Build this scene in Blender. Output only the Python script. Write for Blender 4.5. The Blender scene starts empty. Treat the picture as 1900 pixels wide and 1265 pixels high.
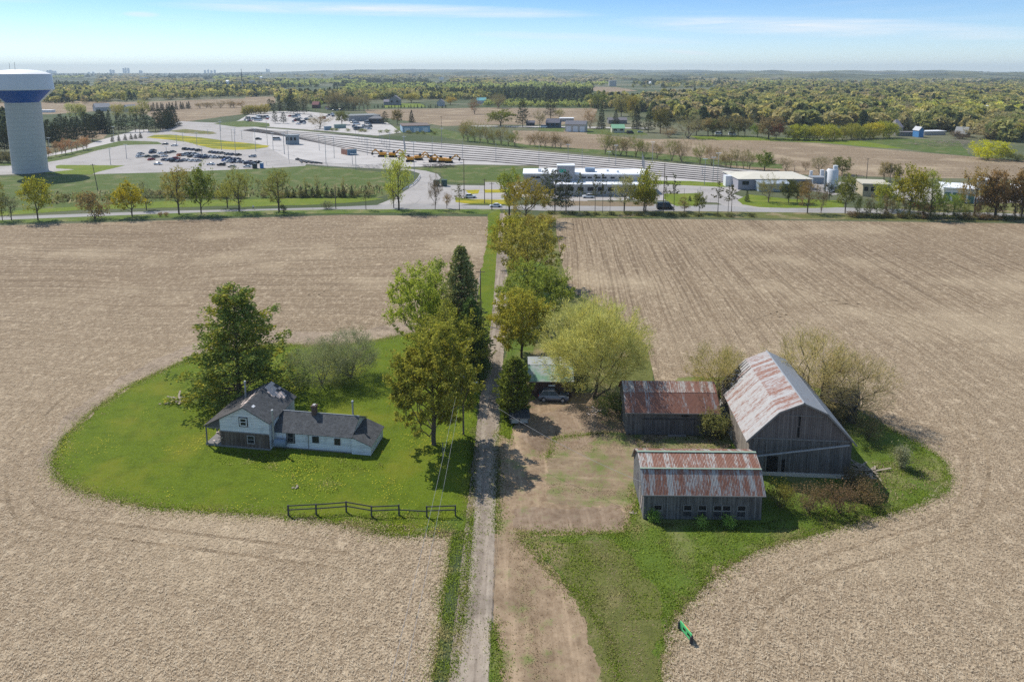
import bpy, math, random
import numpy as np
from mathutils import Vector, noise as mnoise
from mathutils.geometry import tessellate_polygon

SC = bpy.context.scene
COL = SC.collection
R = math.radians
# ------------------------------------------------------------------ camera
F, PPY, CH, PIT = 1280.0, 342.0, 50.0, R(9.33)
cam = bpy.data.cameras.new("camera")
cam.sensor_fit = 'HORIZONTAL'; cam.sensor_width = 36.0
cam.lens = F / 1900 * 36
cam.shift_y = -(632.5 - PPY) / 1900
cam.clip_start = 0.5; cam.clip_end = 60000
camo = bpy.data.objects.new("camera", cam); COL.objects.link(camo)
camo.location = (0, 0, CH); camo.rotation_euler = (R(90) - PIT, 0, 0)
SC.camera = camo
# ------------------------------------------------------------------ sun, sky, exposure
SUN_AZ, SUN_EL = R(-49), R(50)          # azimuth from +Y towards +X
sdir = Vector((math.sin(SUN_AZ) * math.cos(SUN_EL), math.cos(SUN_AZ) * math.cos(SUN_EL), math.sin(SUN_EL)))
sl = bpy.data.lights.new("sun", 'SUN'); sl.energy = 4.0; sl.angle = R(0.5); sl.color = (1, 0.95, 0.88)
so = bpy.data.objects.new("sun", sl); COL.objects.link(so)
so.rotation_euler = sdir.to_track_quat('Z', 'Y').to_euler(); so.location = (0, 0, 200)
W = bpy.data.worlds.new("World"); SC.world = W; W.use_nodes = True
nt = W.node_tree; nt.nodes.clear()
def wn(t): return nt.nodes.new(t)
wout = wn('ShaderNodeOutputWorld'); wbg = wn('ShaderNodeBackground'); sky = wn('ShaderNodeTexSky')
sky.sky_type = 'NISHITA'; sky.sun_disc = False; sky.sun_elevation = SUN_EL; sky.sun_rotation = SUN_AZ
sky.altitude = 200; sky.air_density = 1.0; sky.dust_density = 0.2; sky.ozone_density = 2.5
wbg.inputs[1].default_value = 0.14
# thin cirrus streaks, laid out by direction in the sky dome
tc = wn('ShaderNodeTexCoord'); sep = wn('ShaderNodeSeparateXYZ'); nt.links.new(tc.outputs['Generated'], sep.inputs[0])
mp = wn('ShaderNodeMapping'); mp.inputs['Scale'].default_value = (5, 5, 90); mp.inputs['Rotation'].default_value = (0, R(1.8), 0)
nt.links.new(tc.outputs['Generated'], mp.inputs[0])
cn = wn('ShaderNodeTexNoise'); cn.inputs['Scale'].default_value = 1.0; cn.inputs['Detail'].default_value = 9; cn.inputs['Roughness'].default_value = 0.62
cn.inputs['Distortion'].default_value = 0.5
nt.links.new(mp.outputs[0], cn.inputs['Vector'])
cr = wn('ShaderNodeMapRange'); cr.inputs[1].default_value = 0.53; cr.inputs[2].default_value = 0.80; cr.inputs[3].default_value = 0; cr.inputs[4].default_value = 0.62
nt.links.new(cn.outputs[0], cr.inputs[0])
hz = wn('ShaderNodeMapRange'); hz.inputs[1].default_value = 0.02; hz.inputs[2].default_value = 0.06
nt.links.new(sep.outputs[2], hz.inputs[0])
mm = wn('ShaderNodeMath'); mm.operation = 'MULTIPLY'; nt.links.new(cr.outputs[0], mm.inputs[0]); nt.links.new(hz.outputs[0], mm.inputs[1])
# clear sky a little richer in blue overhead, brighter near the horizon
el = wn('ShaderNodeMapRange'); el.inputs[1].default_value = 0.0; el.inputs[2].default_value = 0.11; nt.links.new(sep.outputs[2], el.inputs[0])
tcol = wn('ShaderNodeMix'); tcol.data_type = 'RGBA'; nt.links.new(el.outputs[0], tcol.inputs[0]); tcol.inputs[6].default_value = (.74, .86, 1.10, 1); tcol.inputs[7].default_value = (0.37, 0.55, .80, 1)
tint = wn('ShaderNodeMix'); tint.data_type = 'RGBA'; tint.blend_type = 'MULTIPLY'; tint.inputs[0].default_value = 1
el2 = wn('ShaderNodeMapRange'); el2.inputs[1].default_value = .12; el2.inputs[2].default_value = .32; nt.links.new(sep.outputs[2], el2.inputs[0])
tc2 = wn('ShaderNodeMix'); tc2.data_type = 'RGBA'; tc2.inputs[7].default_value = (1.0, .95, .88, 1); nt.links.new(el2.outputs[0], tc2.inputs[0]); nt.links.new(tcol.outputs[2], tc2.inputs[6])
nt.links.new(tc2.outputs[2], tint.inputs[7]); nt.links.new(sky.outputs[0], tint.inputs[6])
def wmath(op, a, b=0.0):
    o = wn('ShaderNodeMath'); o.operation = op
    for i, v in enumerate((a, b)):
        if isinstance(v, (int, float)): o.inputs[i].default_value = v
        else: nt.links.new(v, o.inputs[i])
    return o.outputs[0]
uu = wmath('DIVIDE', sep.outputs[0], wmath('MAXIMUM', sep.outputs[1], .05)); vv = wmath('DIVIDE', sep.outputs[2], wmath('MAXIMUM', sep.outputs[1], .05))
tot = None
for px0, px1, py0, py1, hw, st in [(255, 1130, 8, 28, 13, 1.0), (1120, 1960, 40, 64, 20, 1.15), (850, 1330, 62, 80, 9, .5), (1220, 1330, 93, 102, 5, .8), (225, 300, 26, 28, 6, .7), (1650, 1960, 62, 66, 12, .9), (-300, 120, -30, 2, 14, .6), (300, 700, 2, 12, 5, .5)]:
    def uv(px, py):
        a, b = (px - 950) / F, -(py - PPY) / F; yy = math.cos(PIT) + b * math.sin(PIT); return a / yy, (-math.sin(PIT) + b * math.cos(PIT)) / yy
    (u0, v0), (u1, v1) = uv(px0, py0), uv(px1, py1); uc, vc, sl_ = (u0 + u1) / 2, (v0 + v1) / 2, (v1 - v0) / (u1 - u0)
    du = wmath('SUBTRACT', uu, uc); dv = wmath('SUBTRACT', wmath('SUBTRACT', vv, vc), wmath('MULTIPLY', du, sl_))
    e = wmath('ADD', wmath('POWER', wmath('ABSOLUTE', wmath('DIVIDE', du, (u1 - u0) / 2)), 2.5), wmath('POWER', wmath('ABSOLUTE', wmath('DIVIDE', dv, hw / F)), 2.0))
    f = wmath('MULTIPLY', wmath('MAXIMUM', wmath('SUBTRACT', 1.0, e), 0.0), st); tot = f if tot is None else wmath('MAXIMUM', tot, f)
streak = wn('ShaderNodeMapRange'); streak.inputs[1].default_value = .34; streak.inputs[2].default_value = .66; streak.inputs[3].default_value = .15; nt.links.new(cn.outputs[0], streak.inputs[0])
cl = wmath('MINIMUM', wmath('ADD', wmath('MULTIPLY', tot, wmath('MULTIPLY', streak.outputs[0], .85)), wmath('MULTIPLY', mm.outputs[0], .25)), 1.0)
mx = wn('ShaderNodeMix'); mx.data_type = 'RGBA'
mx.inputs[7].default_value = (5.2, 5.6, 6.0, 1)
nt.links.new(cl, mx.inputs[0]); nt.links.new(tint.outputs[2], mx.inputs[6])
nt.links.new(mx.outputs[2], wbg.inputs[0]); nt.links.new(wbg.outputs[0], wout.inputs[0])
SC.view_settings.view_transform = 'Standard'; SC.view_settings.look = 'None'
SC.view_settings.exposure = 0.32; SC.view_settings.gamma = 1
SC.cycles.max_bounces = 6; SC.cycles.diffuse_bounces = 3; SC.cycles.transparent_max_bounces = 8; SC.cycles.volume_bounces = 0
SC.cycles.use_denoising = False

# ------------------------------------------------------------------ photo pixel -> ground point
def G(px, py, z=0.0):
    u, v = px - 950, py - PPY
    dz = -F * math.sin(PIT) - v * math.cos(PIT)
    t = (z - CH) / dz
    return (u * t, (F * math.cos(PIT) - v * math.sin(PIT)) * t)
def proj(x, y, z):
    z -= CH
    f = y * math.cos(PIT) - z * math.sin(PIT); u = y * math.sin(PIT) + z * math.cos(PIT)
    return 950 + F * x / f, PPY - F * u / f
def hgt(x, y, py):
    lo, hi = 0, 90
    for _ in range(40):
        m = (lo + hi) / 2
        if proj(x, y, m)[1] > py: lo = m
        else: hi = m
    return lo
def mpp(x, y, z=0): return (y * math.cos(PIT) - (z - CH) * math.sin(PIT)) / F   # metres per photo pixel
def cvt(ox, oy, s): return lambda x, y: (ox + x / s, oy + y / s)
cA = cvt(0, 100, 3.798); cB = cvt(450, 100, 3.798); cC = cvt(900, 100, 3.798); cD = cvt(1400, 100, 3.798)
cP = cvt(230, 220, 6.327); cY = cvt(500, 210, 5.278); cS = cvt(940, 280, 5.278); cI = cvt(1280, 270, 5.9375); cJ = cvt(1580, 270, 5.9375)

# ------------------------------------------------------------------ node helper
class NT:
    def __init__(s, name):
        s.m = bpy.data.materials.new(name); s.m.use_nodes = True; s.t = s.m.node_tree; s.t.nodes.clear()
        s.out = s.t.nodes.new('ShaderNodeOutputMaterial'); s._co = None
    def n(s, typ, ins=None, **props):
        o = s.t.nodes.new(typ)
        for k, v in props.items(): setattr(o, k, v)
        for k, v in (ins or {}).items(): s.set(o.inputs[k], v)
        return o
    def set(s, sock, v):
        if isinstance(v, bpy.types.NodeSocket): s.t.links.new(v, sock)
        elif isinstance(v, tuple) and len(v) == 3 and sock.type == 'RGBA': sock.default_value = (*v, 1)
        else: sock.default_value = v
    def co(s):
        if not s._co: s._co = s.t.nodes.new('ShaderNodeTexCoord').outputs['Object']
        return s._co
    def mapv(s, scale, rot=(0, 0, 0), vec=None):
        v = vec or s.co()
        if any(rot): v = s.n('ShaderNodeMapping', {'Vector': v, 'Rotation': rot}).outputs[0]
        return s.n('ShaderNodeMapping', {'Vector': v, 'Scale': scale}).outputs[0]
    def noise(s, scale, detail=4, rough=.55, vec=None, dist=0):
        return s.n('ShaderNodeTexNoise', {'Vector': vec or s.co(), 'Scale': scale, 'Detail': detail, 'Roughness': rough, 'Distortion': dist}).outputs[0]
    def ramp(s, fac, a, b, lo=0., hi=1.): return s.n('ShaderNodeMapRange', {0: fac, 1: a, 2: b, 3: lo, 4: hi}).outputs[0]
    def mix(s, f, a, b, mode='MIX'):
        o = s.n('ShaderNodeMix', data_type='RGBA', blend_type=mode); s.set(o.inputs[0], f); s.set(o.inputs[6], a); s.set(o.inputs[7], b); return o.outputs[2]
    def math(s, op, a, b=0.0, c=0.0):
        o = s.n('ShaderNodeMath', operation=op); s.set(o.inputs[0], a); s.set(o.inputs[1], b); s.set(o.inputs[2], c); return o.outputs[0]
    def bump(s, h, strength=.5, dist=.1): return s.n('ShaderNodeBump', {'Height': h, 'Strength': strength, 'Distance': dist}).outputs[0]
    def bsdf(s, col, rough=.9, metal=0., bump=None, spec=.3):
        p = s.n('ShaderNodeBsdfPrincipled', {'Base Color': col, 'Roughness': rough, 'Metallic': metal, 'Specular IOR Level': spec})
        if bump is not None: s.set(p.inputs['Normal'], bump)
        s.t.links.new(p.outputs[0], s.out.inputs[0]); return s.m
MT = {}
def plain(name, col, rough=.8, metal=0., var=.25, scale=3.0):
    if name in MT: return MT[name]
    N = NT(name); f = N.noise(scale, 5)
    c = N.mix(f, tuple(max(0, x * (1 - var)) for x in col), tuple(min(1, x * (1 + var)) for x in col))
    MT[name] = N.bsdf(c, rough, metal); return MT[name]

def mat_stubble(name, rowrot, warm, bend=30):
    N = NT(name)
    w = N.noise(.035, 3); big = N.noise(.012, 4)
    fleck1 = N.noise(1.0, 5, .72, N.mapv((4.5, 1.7, 4), (0, 0, .5))); fleck2 = N.noise(1.0, 5, .72, N.mapv((1.9, 5., 4), (0, 0, -.35)))
    fl = N.math('MULTIPLY_ADD', fleck1, .5, N.math('MULTIPLY', fleck2, .5))
    nv = N.n('ShaderNodeTexNoise', {'Vector': N.co(), 'Scale': .012, 'Detail': 2}).outputs[1]
    sc = N.n('ShaderNodeVectorMath', {0: nv, 1: (bend, bend, 0)}, operation='MULTIPLY'); ad = N.n('ShaderNodeVectorMath', {0: N.co(), 1: sc.outputs[0]}, operation='ADD')
    rows = N.noise(1.0, 4, .6, N.mapv((.006, .40, 1), (0, 0, rowrot), ad.outputs[0]))
    rows2 = N.noise(1.0, 5, .7, N.mapv((.014, 1.7, 1), (0, 0, rowrot), ad.outputs[0]))
    nearf = N.ramp(N.n('ShaderNodeSeparateXYZ', {0: N.co()}).outputs[1], 85, 150)
    trk = N.noise(1.0, 3, .6, N.mapv((.01, .9, 1), (0, 0, rowrot + .9), ad.outputs[0]))
    fine = N.noise(7.5, 3, .6)
    c = N.mix(N.ramp(fl, .43, .57), (.115, .083, .053), (.41, .315, .205))
    c = N.mix(N.ramp(fine, .46, .6, 0, .5), c, (.53, .42, .285))
    c = N.mix(N.math('MULTIPLY', N.ramp(rows, .46, .60, 0, .42), N.math('MULTIPLY_ADD', nearf, .75, .25)), c, (.24, .175, .11))
    c = N.mix(N.math('MULTIPLY', N.ramp(rows2, .47, .60, 0, .8), N.math('MULTIPLY_ADD', nearf, .8, .2)), c, (.13, .092, .058))
    c = N.mix(N.ramp(trk, .64, .72, 0, .2), c, (.15, .11, .07))
    c = N.mix(N.ramp(big, .42, .62, 0, .55), c, N.mix(1., c, (.76, .73, .72), 'MULTIPLY'))
    clod = N.noise(1., 6, .78, N.mapv((.9, .5, 1))); c = N.mix(N.math('MULTIPLY', N.ramp(clod, .49, .60, 0, .5), N.math('MULTIPLY_ADD', nearf, .45, .55)), c, (.18, .125, .075)); c = N.mix(N.ramp(clod, .46, .38, 0, .5), c, (.56, .45, .31))
    c = N.mix(N.ramp(w, .52, .70, 0, .38), c, (.54, .435, .29))
    return N.bsdf(c, .95, 0, N.bump(fl, .5, .07), .1)
def mat_grass(name, a, b, dry=(.25, .2, .09), dryamt=.35, yellow=0.):
    N = NT(name)
    n1 = N.noise(3.5, 6, .7); n2 = N.noise(.12, 5, .6); n3 = N.noise(.5, 5, .65); st = N.noise(1, 4, .6, N.mapv((.25, 2.2, 1), (0, 0, .15)))
    c = N.mix(N.ramp(n1, .3, .7), a, b)
    c = N.mix(N.ramp(n3, .48, .7, 0, .5), c, tuple(x * .62 for x in a))
    c = N.mix(N.ramp(n2, .5, .68, 0, dryamt), c, dry)
    c = N.mix(N.ramp(st, .55, .7, 0, .25), c, tuple(min(1, x * 1.25) for x in b))
    if yellow > 0:
        y = N.math('MULTIPLY', N.ramp(N.noise(1, 3, .6, N.mapv((.035, .10, 1))), .46, .62), yellow); c = N.mix(y, c, (.42, .34, .015))
    return N.bsdf(c, .9, 0, N.bump(n1, .8, .15), .15)
def mat_dirt(name, a, b, green=0.0, streak=R(90)):
    N = NT(name)
    n1 = N.noise(1.2, 7, .72); n2 = N.noise(.16, 5, .6); st = N.noise(1, 5, .6, N.mapv((.05, .9, 1), (0, 0, streak)))
    c = N.mix(N.ramp(n1, .35, .65), a, b)
    c = N.mix(N.ramp(st, .5, .68, 0, .5), c, tuple(min(1, x * 1.45) for x in b))
    c = N.mix(N.ramp(n2, .5, .66, 0, .55), c, tuple(x * .6 for x in a))
    if green:
        g = N.noise(.3, 7, .75); c = N.mix(N.ramp(g, .62 - .25 * green, .74 - .2 * green, 0, .85), c, N.mix(N.noise(4, 4, .7), (.075, .13, .018), (.16, .2, .05)))
    return N.bsdf(c, .95, 0, N.bump(n1, .7, .12), .1)
def mat_pave(name, a, b, cracks=True):
    N = NT(name)
    n1 = N.noise(1.6, 7, .7); n2 = N.noise(.07, 5, .6)
    c = N.mix(n1, a, b); c = N.mix(N.ramp(n2, .45, .65, 0, .5), c, tuple(x * .78 for x in a))
    if cracks:
        v = N.n('ShaderNodeTexVoronoi', {'Vector': N.co(), 'Scale': .09}, feature='DISTANCE_TO_EDGE').outputs[0]
        c = N.mix(N.ramp(v, .0, .012, .35, 0), c, (.08, .08, .08))
    return N.bsdf(c, .85, 0, None, .2)
def mat_rust(name, axis, amount=.5, tint=(.50, .50, .49), green=0.0):
    N = NT(name)
    s = N.n('ShaderNodeSeparateXYZ', {0: N.co()}); a = s.outputs[axis]
    pan = N.n('ShaderNodeTexWhiteNoise', {'W': N.math('FLOOR', N.math('DIVIDE', a, .66))}, noise_dimensions='1D').outputs[0]
    sub = N.n('ShaderNodeTexWhiteNoise', {'W': N.math('FLOOR', N.math('DIVIDE', a, .17))}, noise_dimensions='1D').outputs[0]
    sv = (7.5, .5, .5) if axis == 0 else (.5, 7.5, .5)
    st = N.noise(1, 6, .72, N.mapv(sv)); blot = N.noise(1., 7, .8, N.mapv((4.2, 1.6, 1.6) if axis == 0 else (1.6, 4.2, 1.6))); big = N.noise(.25, 3)
    v = N.math('ADD', N.math('MULTIPLY', pan, .13), N.math('MULTIPLY', st, .50)); v = N.math('ADD', v, N.math('MULTIPLY', blot, .62))
    v = N.math('ADD', v, N.math('MULTIPLY', big, .2)); v = N.math('ADD', v, N.math('MULTIPLY', sub, .05))
    m = N.ramp(v, .81 - .16 * amount, .895 - .16 * amount)
    rust = N.mix(N.noise(3.3, 5, .7), (.15, .055, .035), (.31, .14, .085))
    met = N.mix(N.noise(2.5, 7, .75), tuple(x * .5 for x in tint), tuple(x * .95 for x in tint))
    if green: met = N.mix(N.ramp(N.noise(.8, 5, .6), .4, .6, 0, green), met, (.12, .26, .16))
    c = N.mix(m, met, rust)
    ridge = N.math('SINE', N.math('MULTIPLY', a, 2 * math.pi / .17)); c = N.mix(N.ramp(ridge, .6, 1, 0, .3), c, (.12, .09, .08))
    return N.bsdf(c, .6, .15, N.bump(ridge, .5, .03), .4)
def mat_boards(name, axis, a, b, horiz=False, width=.22, wear=.5, pale=(.35, .36, .37)):
    N = NT(name)
    s = N.n('ShaderNodeSeparateXYZ', {0: N.co()}); u = s.outputs[axis]
    f = N.math('DIVIDE', u, width); cell = N.math('FLOOR', f); fr = N.math('FRACT', f)
    tone = N.n('ShaderNodeTexWhiteNoise', {'W': cell}, noise_dimensions='1D').outputs[0]
    sv = [7., 7., 7.]; sv[2] = .5
    if horiz: sv = [.6, .6, 7.]
    st = N.noise(1, 6, .7, N.mapv(tuple(sv))); big = N.noise(.7, 6, .7)
    c = N.mix(tone, a, b); c = N.mix(N.ramp(st, .5, .72, 0, wear), c, pale); c = N.mix(N.ramp(big, .5, .68, 0, .5), c, tuple(x * .55 for x in a))
    gap = N.ramp(N.math('ABSOLUTE', N.math('SUBTRACT', fr, .5)), .44, .49)
    c = N.mix(N.math('MULTIPLY', gap, .8), c, (.012, .012, .013))
    return N.bsdf(c, .9, 0, N.bump(N.math('SUBTRACT', st, gap), .5, .03), .15)
def mat_shingle(name, a, b):
    N = NT(name)
    br = N.n('ShaderNodeTexBrick', {'Vector': N.mapv((1, 1, 1)), 'Color1': a, 'Color2': b, 'Mortar': tuple(x * .4 for x in a), 'Scale': 3.2, 'Mortar Size': .02, 'Row Height': .45, 'Brick Width': .9})
    st = N.noise(1.3, 6, .7); c = N.mix(N.ramp(st, .45, .7, 0, .6), br.outputs[0], tuple(min(1, x * 1.45) for x in b)); fine = N.noise(9, 4, .7)
    c = N.mix(N.ramp(fine, .5, .75, 0, .5), c, tuple(x * .4 for x in a))
    return N.bsdf(c, .95, 0, N.bump(fine, .6, .04), .15)
def mat_leaf(name, attr=False, trans=.45, clump=.45):
    N = NT(name)
    if attr: base = N.n('ShaderNodeAttribute', attribute_name='tint').outputs[0]
    else: base = N.n('ShaderNodeObjectInfo').outputs['Color']
    rnd = N.n('ShaderNodeNewGeometry').outputs['Random Per Island']
    cl = N.noise(.55 if not attr else .12, 4, .6)
    c = N.mix(N.ramp(rnd, 0, 1, 0, 1), N.mix(1., base, (.62, .68, .6), 'MULTIPLY'), N.mix(1., base, (1.45, 1.35, 1.2), 'MULTIPLY'))
    c = N.mix(N.ramp(cl, .42, .66, 0, clump), c, N.mix(1., base, (1.35, 1.12, .8), 'MULTIPLY'))
    d = N.n('ShaderNodeBsdfDiffuse', {0: c}); t = N.n('ShaderNodeBsdfTranslucent', {0: N.mix(1., c, (1.15, 1.15, .8), 'MULTIPLY')})
    m = N.n('ShaderNodeMixShader', {0: trans, 1: d.outputs[0], 2: t.outputs[0]}); N.t.links.new(m.outputs[0], N.out.inputs[0]); return N.m
LEAF = mat_leaf('leaf'); LEAFMASS = mat_leaf('leaf_mass', True, .4, .25); NEEDLE = mat_leaf('needle', False, .22, .55)
BARK = plain('bark', (.095, .075, .058), .95, 0, .4, 2); BARKL = plain('bark_pale', (.20, .175, .14), .95, 0, .35, 2)
def mat_objcol(name, rough=.3, metal=0.):
    N = NT(name); c = N.n('ShaderNodeObjectInfo').outputs['Color']; f = N.noise(2.2, 3)
    return N.bsdf(N.mix(N.ramp(f, .3, .8, 0, .25), c, N.mix(1., c, (.75, .74, .72), 'MULTIPLY')), rough, metal, None, .5)
PAINT = mat_objcol('car_paint', .28, .2); FLATP = mat_objcol('painted_surface', .75)
GLASS = plain('dark_glass', (.02, .025, .03), .08, 0, .2); RUB = plain('rubber', (.02, .02, .02), .85); STEEL = plain('galvanised_steel', (.38, .39, .40), .5, .4)
DARKM = plain('dark_metal', (.06, .06, .065), .6, .3); WHITE = plain('white_paint', (.72, .73, .74), .6, 0, .08); CONC = plain('concrete', (.46, .45, .43), .9, 0, .15, .5)
WOODP = plain('pole_wood', (.16, .125, .095), .95, 0, .35, 4); GREYW = plain('grey_wood', (.20, .19, .18), .95, 0, .35, 5); BLACK = plain('black_void', (.008, .008, .009), .9)

# ------------------------------------------------------------------ object helpers
def tag(o, label=None, cat=None, group=None, kind=None):
    if label: o['label'] = label
    if cat: o['category'] = cat
    if group: o['group'] = group
    if kind: o['kind'] = kind
    return o
def empty(name, loc=(0, 0, 0), rz=0.):
    o = bpy.data.objects.new(name, None); COL.objects.link(o); o.location = loc; o.rotation_euler = (0, 0, rz); o.empty_display_size = .3; return o
def link(name, me, parent=None, loc=None, rz=0):
    o = bpy.data.objects.new(name, me); COL.objects.link(o)
    if parent: o.parent = parent
    if loc is not None: o.location = loc
    if rz: o.rotation_euler = (0, 0, rz)
    return o
def copy_tree(o, parent=None):
    c = o.copy(); COL.objects.link(c); c.parent = parent
    for ch in list(o.children): copy_tree(ch, c)
    return c
class MB:
    def __init__(s): s.v = []; s.f = []; s.m = []
    def add(s, vs, fs, m=0):
        n = len(s.v); s.v += [tuple(map(float, p)) for p in vs]; s.f += [tuple(i + n for i in f) for f in fs]; s.m += [m] * len(fs); return s
    def box(s, a, b, m=0):
        (x0, y0, z0), (x1, y1, z1) = a, b
        return s.add([(x0, y0, z0), (x1, y0, z0), (x1, y1, z0), (x0, y1, z0), (x0, y0, z1), (x1, y0, z1), (x1, y1, z1), (x0, y1, z1)],
                     [(0, 3, 2, 1), (4, 5, 6, 7), (0, 1, 5, 4), (1, 2, 6, 5), (2, 3, 7, 6), (3, 0, 4, 7)], m)
    def obox(s, p, q, w, h, m=0):   # beam from p to q
        p, q = Vector(p), Vector(q); d = (q - p).normalized(); up = Vector((0, 0, 1)) if abs(d.z) < .95 else Vector((1, 0, 0))
        a = d.cross(up).normalized() * (w / 2); b = a.cross(d).normalized() * (h / 2)
        return s.add([p - a - b, p + a - b, p + a + b, p - a + b, q - a - b, q + a - b, q + a + b, q - a + b],
                     [(0, 1, 2, 3), (4, 7, 6, 5), (0, 4, 5, 1), (1, 5, 6, 2), (2, 6, 7, 3), (3, 7, 4, 0)], m)
    def tube(s, p, q, r0, r1=None, n=8, m=0, caps=True):
        r1 = r0 if r1 is None else r1; p, q = Vector(p), Vector(q); d = (q - p).normalized(); up = Vector((0, 0, 1)) if abs(d.z) < .9 else Vector((1, 0, 0))
        a = d.cross(up).normalized(); b = a.cross(d); vs = []
        for c, r in ((p, r0), (q, r1)):
            for i in range(n):
                t = 2 * math.pi * i / n; vs.append(c + a * (r * math.cos(t)) + b * (r * math.sin(t)))
        fs = [(i, i + n, (i + 1) % n + n, (i + 1) % n) for i in range(n)]
        if caps: fs += [tuple(range(n)), tuple(range(2 * n - 1, n - 1, -1))]
        return s.add(vs, fs, m)
    def lathe(s, prof, n=32, m=0, c=(0, 0)):
        vs = []; fs = []
        for r, z in prof:
            for i in range(n):
                t = 2 * math.pi * i / n; vs.append((c[0] + r * math.cos(t), c[1] + r * math.sin(t), z))
        for k in range(len(prof) - 1):
            for i in range(n): fs.append((k * n + i, k * n + (i + 1) % n, (k + 1) * n + (i + 1) % n, (k + 1) * n + i))
        return s.add(vs, fs, m)
    def slab(s, quad, t, m=0):      # planar polygon given thickness t along its normal (downwards/back)
        q = [Vector(p) for p in quad]; nrm = (q[1] - q[0]).cross(q[2] - q[0]).normalized() * t; n = len(q)
        vs = q + [p - nrm for p in q]; fs = [tuple(range(n)), tuple(range(2 * n - 1, n - 1, -1))]
        fs += [(i, i + n, (i + 1) % n + n, (i + 1) % n) for i in range(n)]
        return s.add(vs, fs, m)
    def build(s, name, mats, parent=None, loc=None, rz=0, smooth=False):
        me = bpy.data.meshes.new(name); me.from_pydata(s.v, [], s.f)
        for m in (mats if isinstance(mats, (list, tuple)) else [mats]): me.materials.append(m)
        me.polygons.foreach_set('material_index', s.m)
        if smooth: me.polygons.foreach_set('use_smooth', [True] * len(s.f))
        me.update(); return link(name, me, parent, loc, rz)
def np_mesh(name, parts, mats):     # parts: list of (verts Nx3, faces MxK)
    me = bpy.data.meshes.new(name); V = []; L = []; S = []; M = []; off = 0
    for i, (v, f) in enumerate(parts):
        v = np.asarray(v, np.float32); f = np.asarray(f, np.int32)
        if not len(f): continue
        V.append(v); L.append((f + off).ravel()); S.append(np.full(len(f), f.shape[1], np.int32)); M.append(np.full(len(f), i, np.int32)); off += len(v)
    V = np.concatenate(V); L = np.concatenate(L); S = np.concatenate(S); M = np.concatenate(M)
    me.vertices.add(len(V)); me.vertices.foreach_set('co', V.ravel())
    me.loops.add(len(L)); me.loops.foreach_set('vertex_index', L)
    st = np.concatenate([[0], np.cumsum(S)[:-1]]).astype(np.int32)
    me.polygons.add(len(S)); me.polygons.foreach_set('loop_start', st); me.polygons.foreach_set('loop_total', S)
    for m in mats: me.materials.append(m)
    me.polygons.foreach_set('material_index', M); me.update(calc_edges=True); return me

# ------------------------------------------------------------------ ground sheets
def ragged(poly, amp, step, seed=0.):
    out = []
    n = len(poly)
    for i in range(n):
        a = Vector((*poly[i][:2], 0)); b = Vector((*poly[(i + 1) % n][:2], 0)); L = (b - a).length; k = max(1, int(L / step)); d = (b - a).normalized() if L > 0 else Vector((1, 0, 0))
        nr = Vector((-d.y, d.x, 0))
        for j in range(k):
            p = a + (b - a) * (j / k)
            if amp > 0:
                s = 1 / (amp * 5); w = mnoise.noise(Vector((p.x * s, p.y * s, seed))) + .6 * mnoise.noise(Vector((p.x * s * 3.1, p.y * s * 3.1, seed + 9))) + .5 * mnoise.noise(Vector((p.x * s * 9, p.y * s * 9, seed + 5)))
                p = p + nr * (w * amp)
            out.append((p.x, p.y))
    return out
LV = [0]
def smooth_poly(P, it=2):
    for _ in range(it):
        Q = []
        for i in range(len(P)):
            a, b = P[i], P[(i + 1) % len(P)]; Q.append((a[0] * .75 + b[0] * .25, a[1] * .75 + b[1] * .25)); Q.append((a[0] * .25 + b[0] * .75, a[1] * .25 + b[1] * .75))
        P = Q
    return P
def sheet(name, world, m, z, amp=0., step=5., sm=0, thick=0.):
    if sm: world = smooth_poly(world, sm)
    P = ragged(world, amp, step, z * 77 + len(world)) if amp > 0 else [tuple(p[:2]) for p in world]
    tri = tessellate_polygon([[Vector((x, y, 0)) for x, y in P]])
    vs = [(x, y, z) for x, y in P]; fs = []
    for t in tri:
        a, b, c = (Vector(vs[i]) for i in t)
        fs.append(tuple(t) if (b - a).cross(c - a).z > 0 else (t[0], t[2], t[1]))
    me = bpy.data.meshes.new(name); me.from_pydata(vs, [], fs); me.materials.append(m)
    return tag(link(name, me), kind='structure')
NSH = [0]
def psheet(name, px, m, z, amp=0., step=5., sm=0):
    NSH[0] += 1; z += NSH[0] * .0004
    return sheet(name, [G(*p) for p in px], m, z, amp, step, sm)

GB = NT('land'); n_ = GB.noise(.0022, 6, .6); n2_ = GB.noise(.012, 6, .65)
c_ = GB.mix(GB.ramp(n_, .42, .58), (.07, .09, .04), (.20, .185, .12)); c_ = GB.mix(GB.ramp(n2_, .4, .65, 0, .7), c_, (.055, .08, .03))
LAND = GB.bsdf(c_, .95, 0, None, .1)
b = MB(); b.add([(-26000, -300, -.06), (26000, -300, -.06), (26000, 15000, -.06), (-26000, 15000, -.06)], [(0, 1, 2, 3)])
tag(b.build('ground', LAND), kind='structure')
STUB = mat_stubble('corn_stubble', 0.0, 1.0); STUBR = mat_stubble('corn_stubble_rows', R(94), 1.05, 4); STUBF = mat_stubble('far_stubble', R(8), .95)
LAWN = mat_grass('lawn_grass', (.070, .108, .004), (.140, .188, .010), (.22, .20, .02), .45)
ROUGH = mat_grass('rough_grass', (.06, .10, .01), (.14, .195, .028), (.28, .24, .12), .75)
MEAD = mat_grass('meadow_grass', (.05, .085, .014), (.12, .155, .035), (.20, .18, .085), .8)
VERG = mat_grass('verge_grass', (.10, .15, .01), (.17, .215, .02), (.3, .27, .06), .4)
DAND = mat_grass('dandelion_grass', (.12, .15, .01), (.2, .21, .02), (.3, .27, .06), .3, .95)
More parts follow.
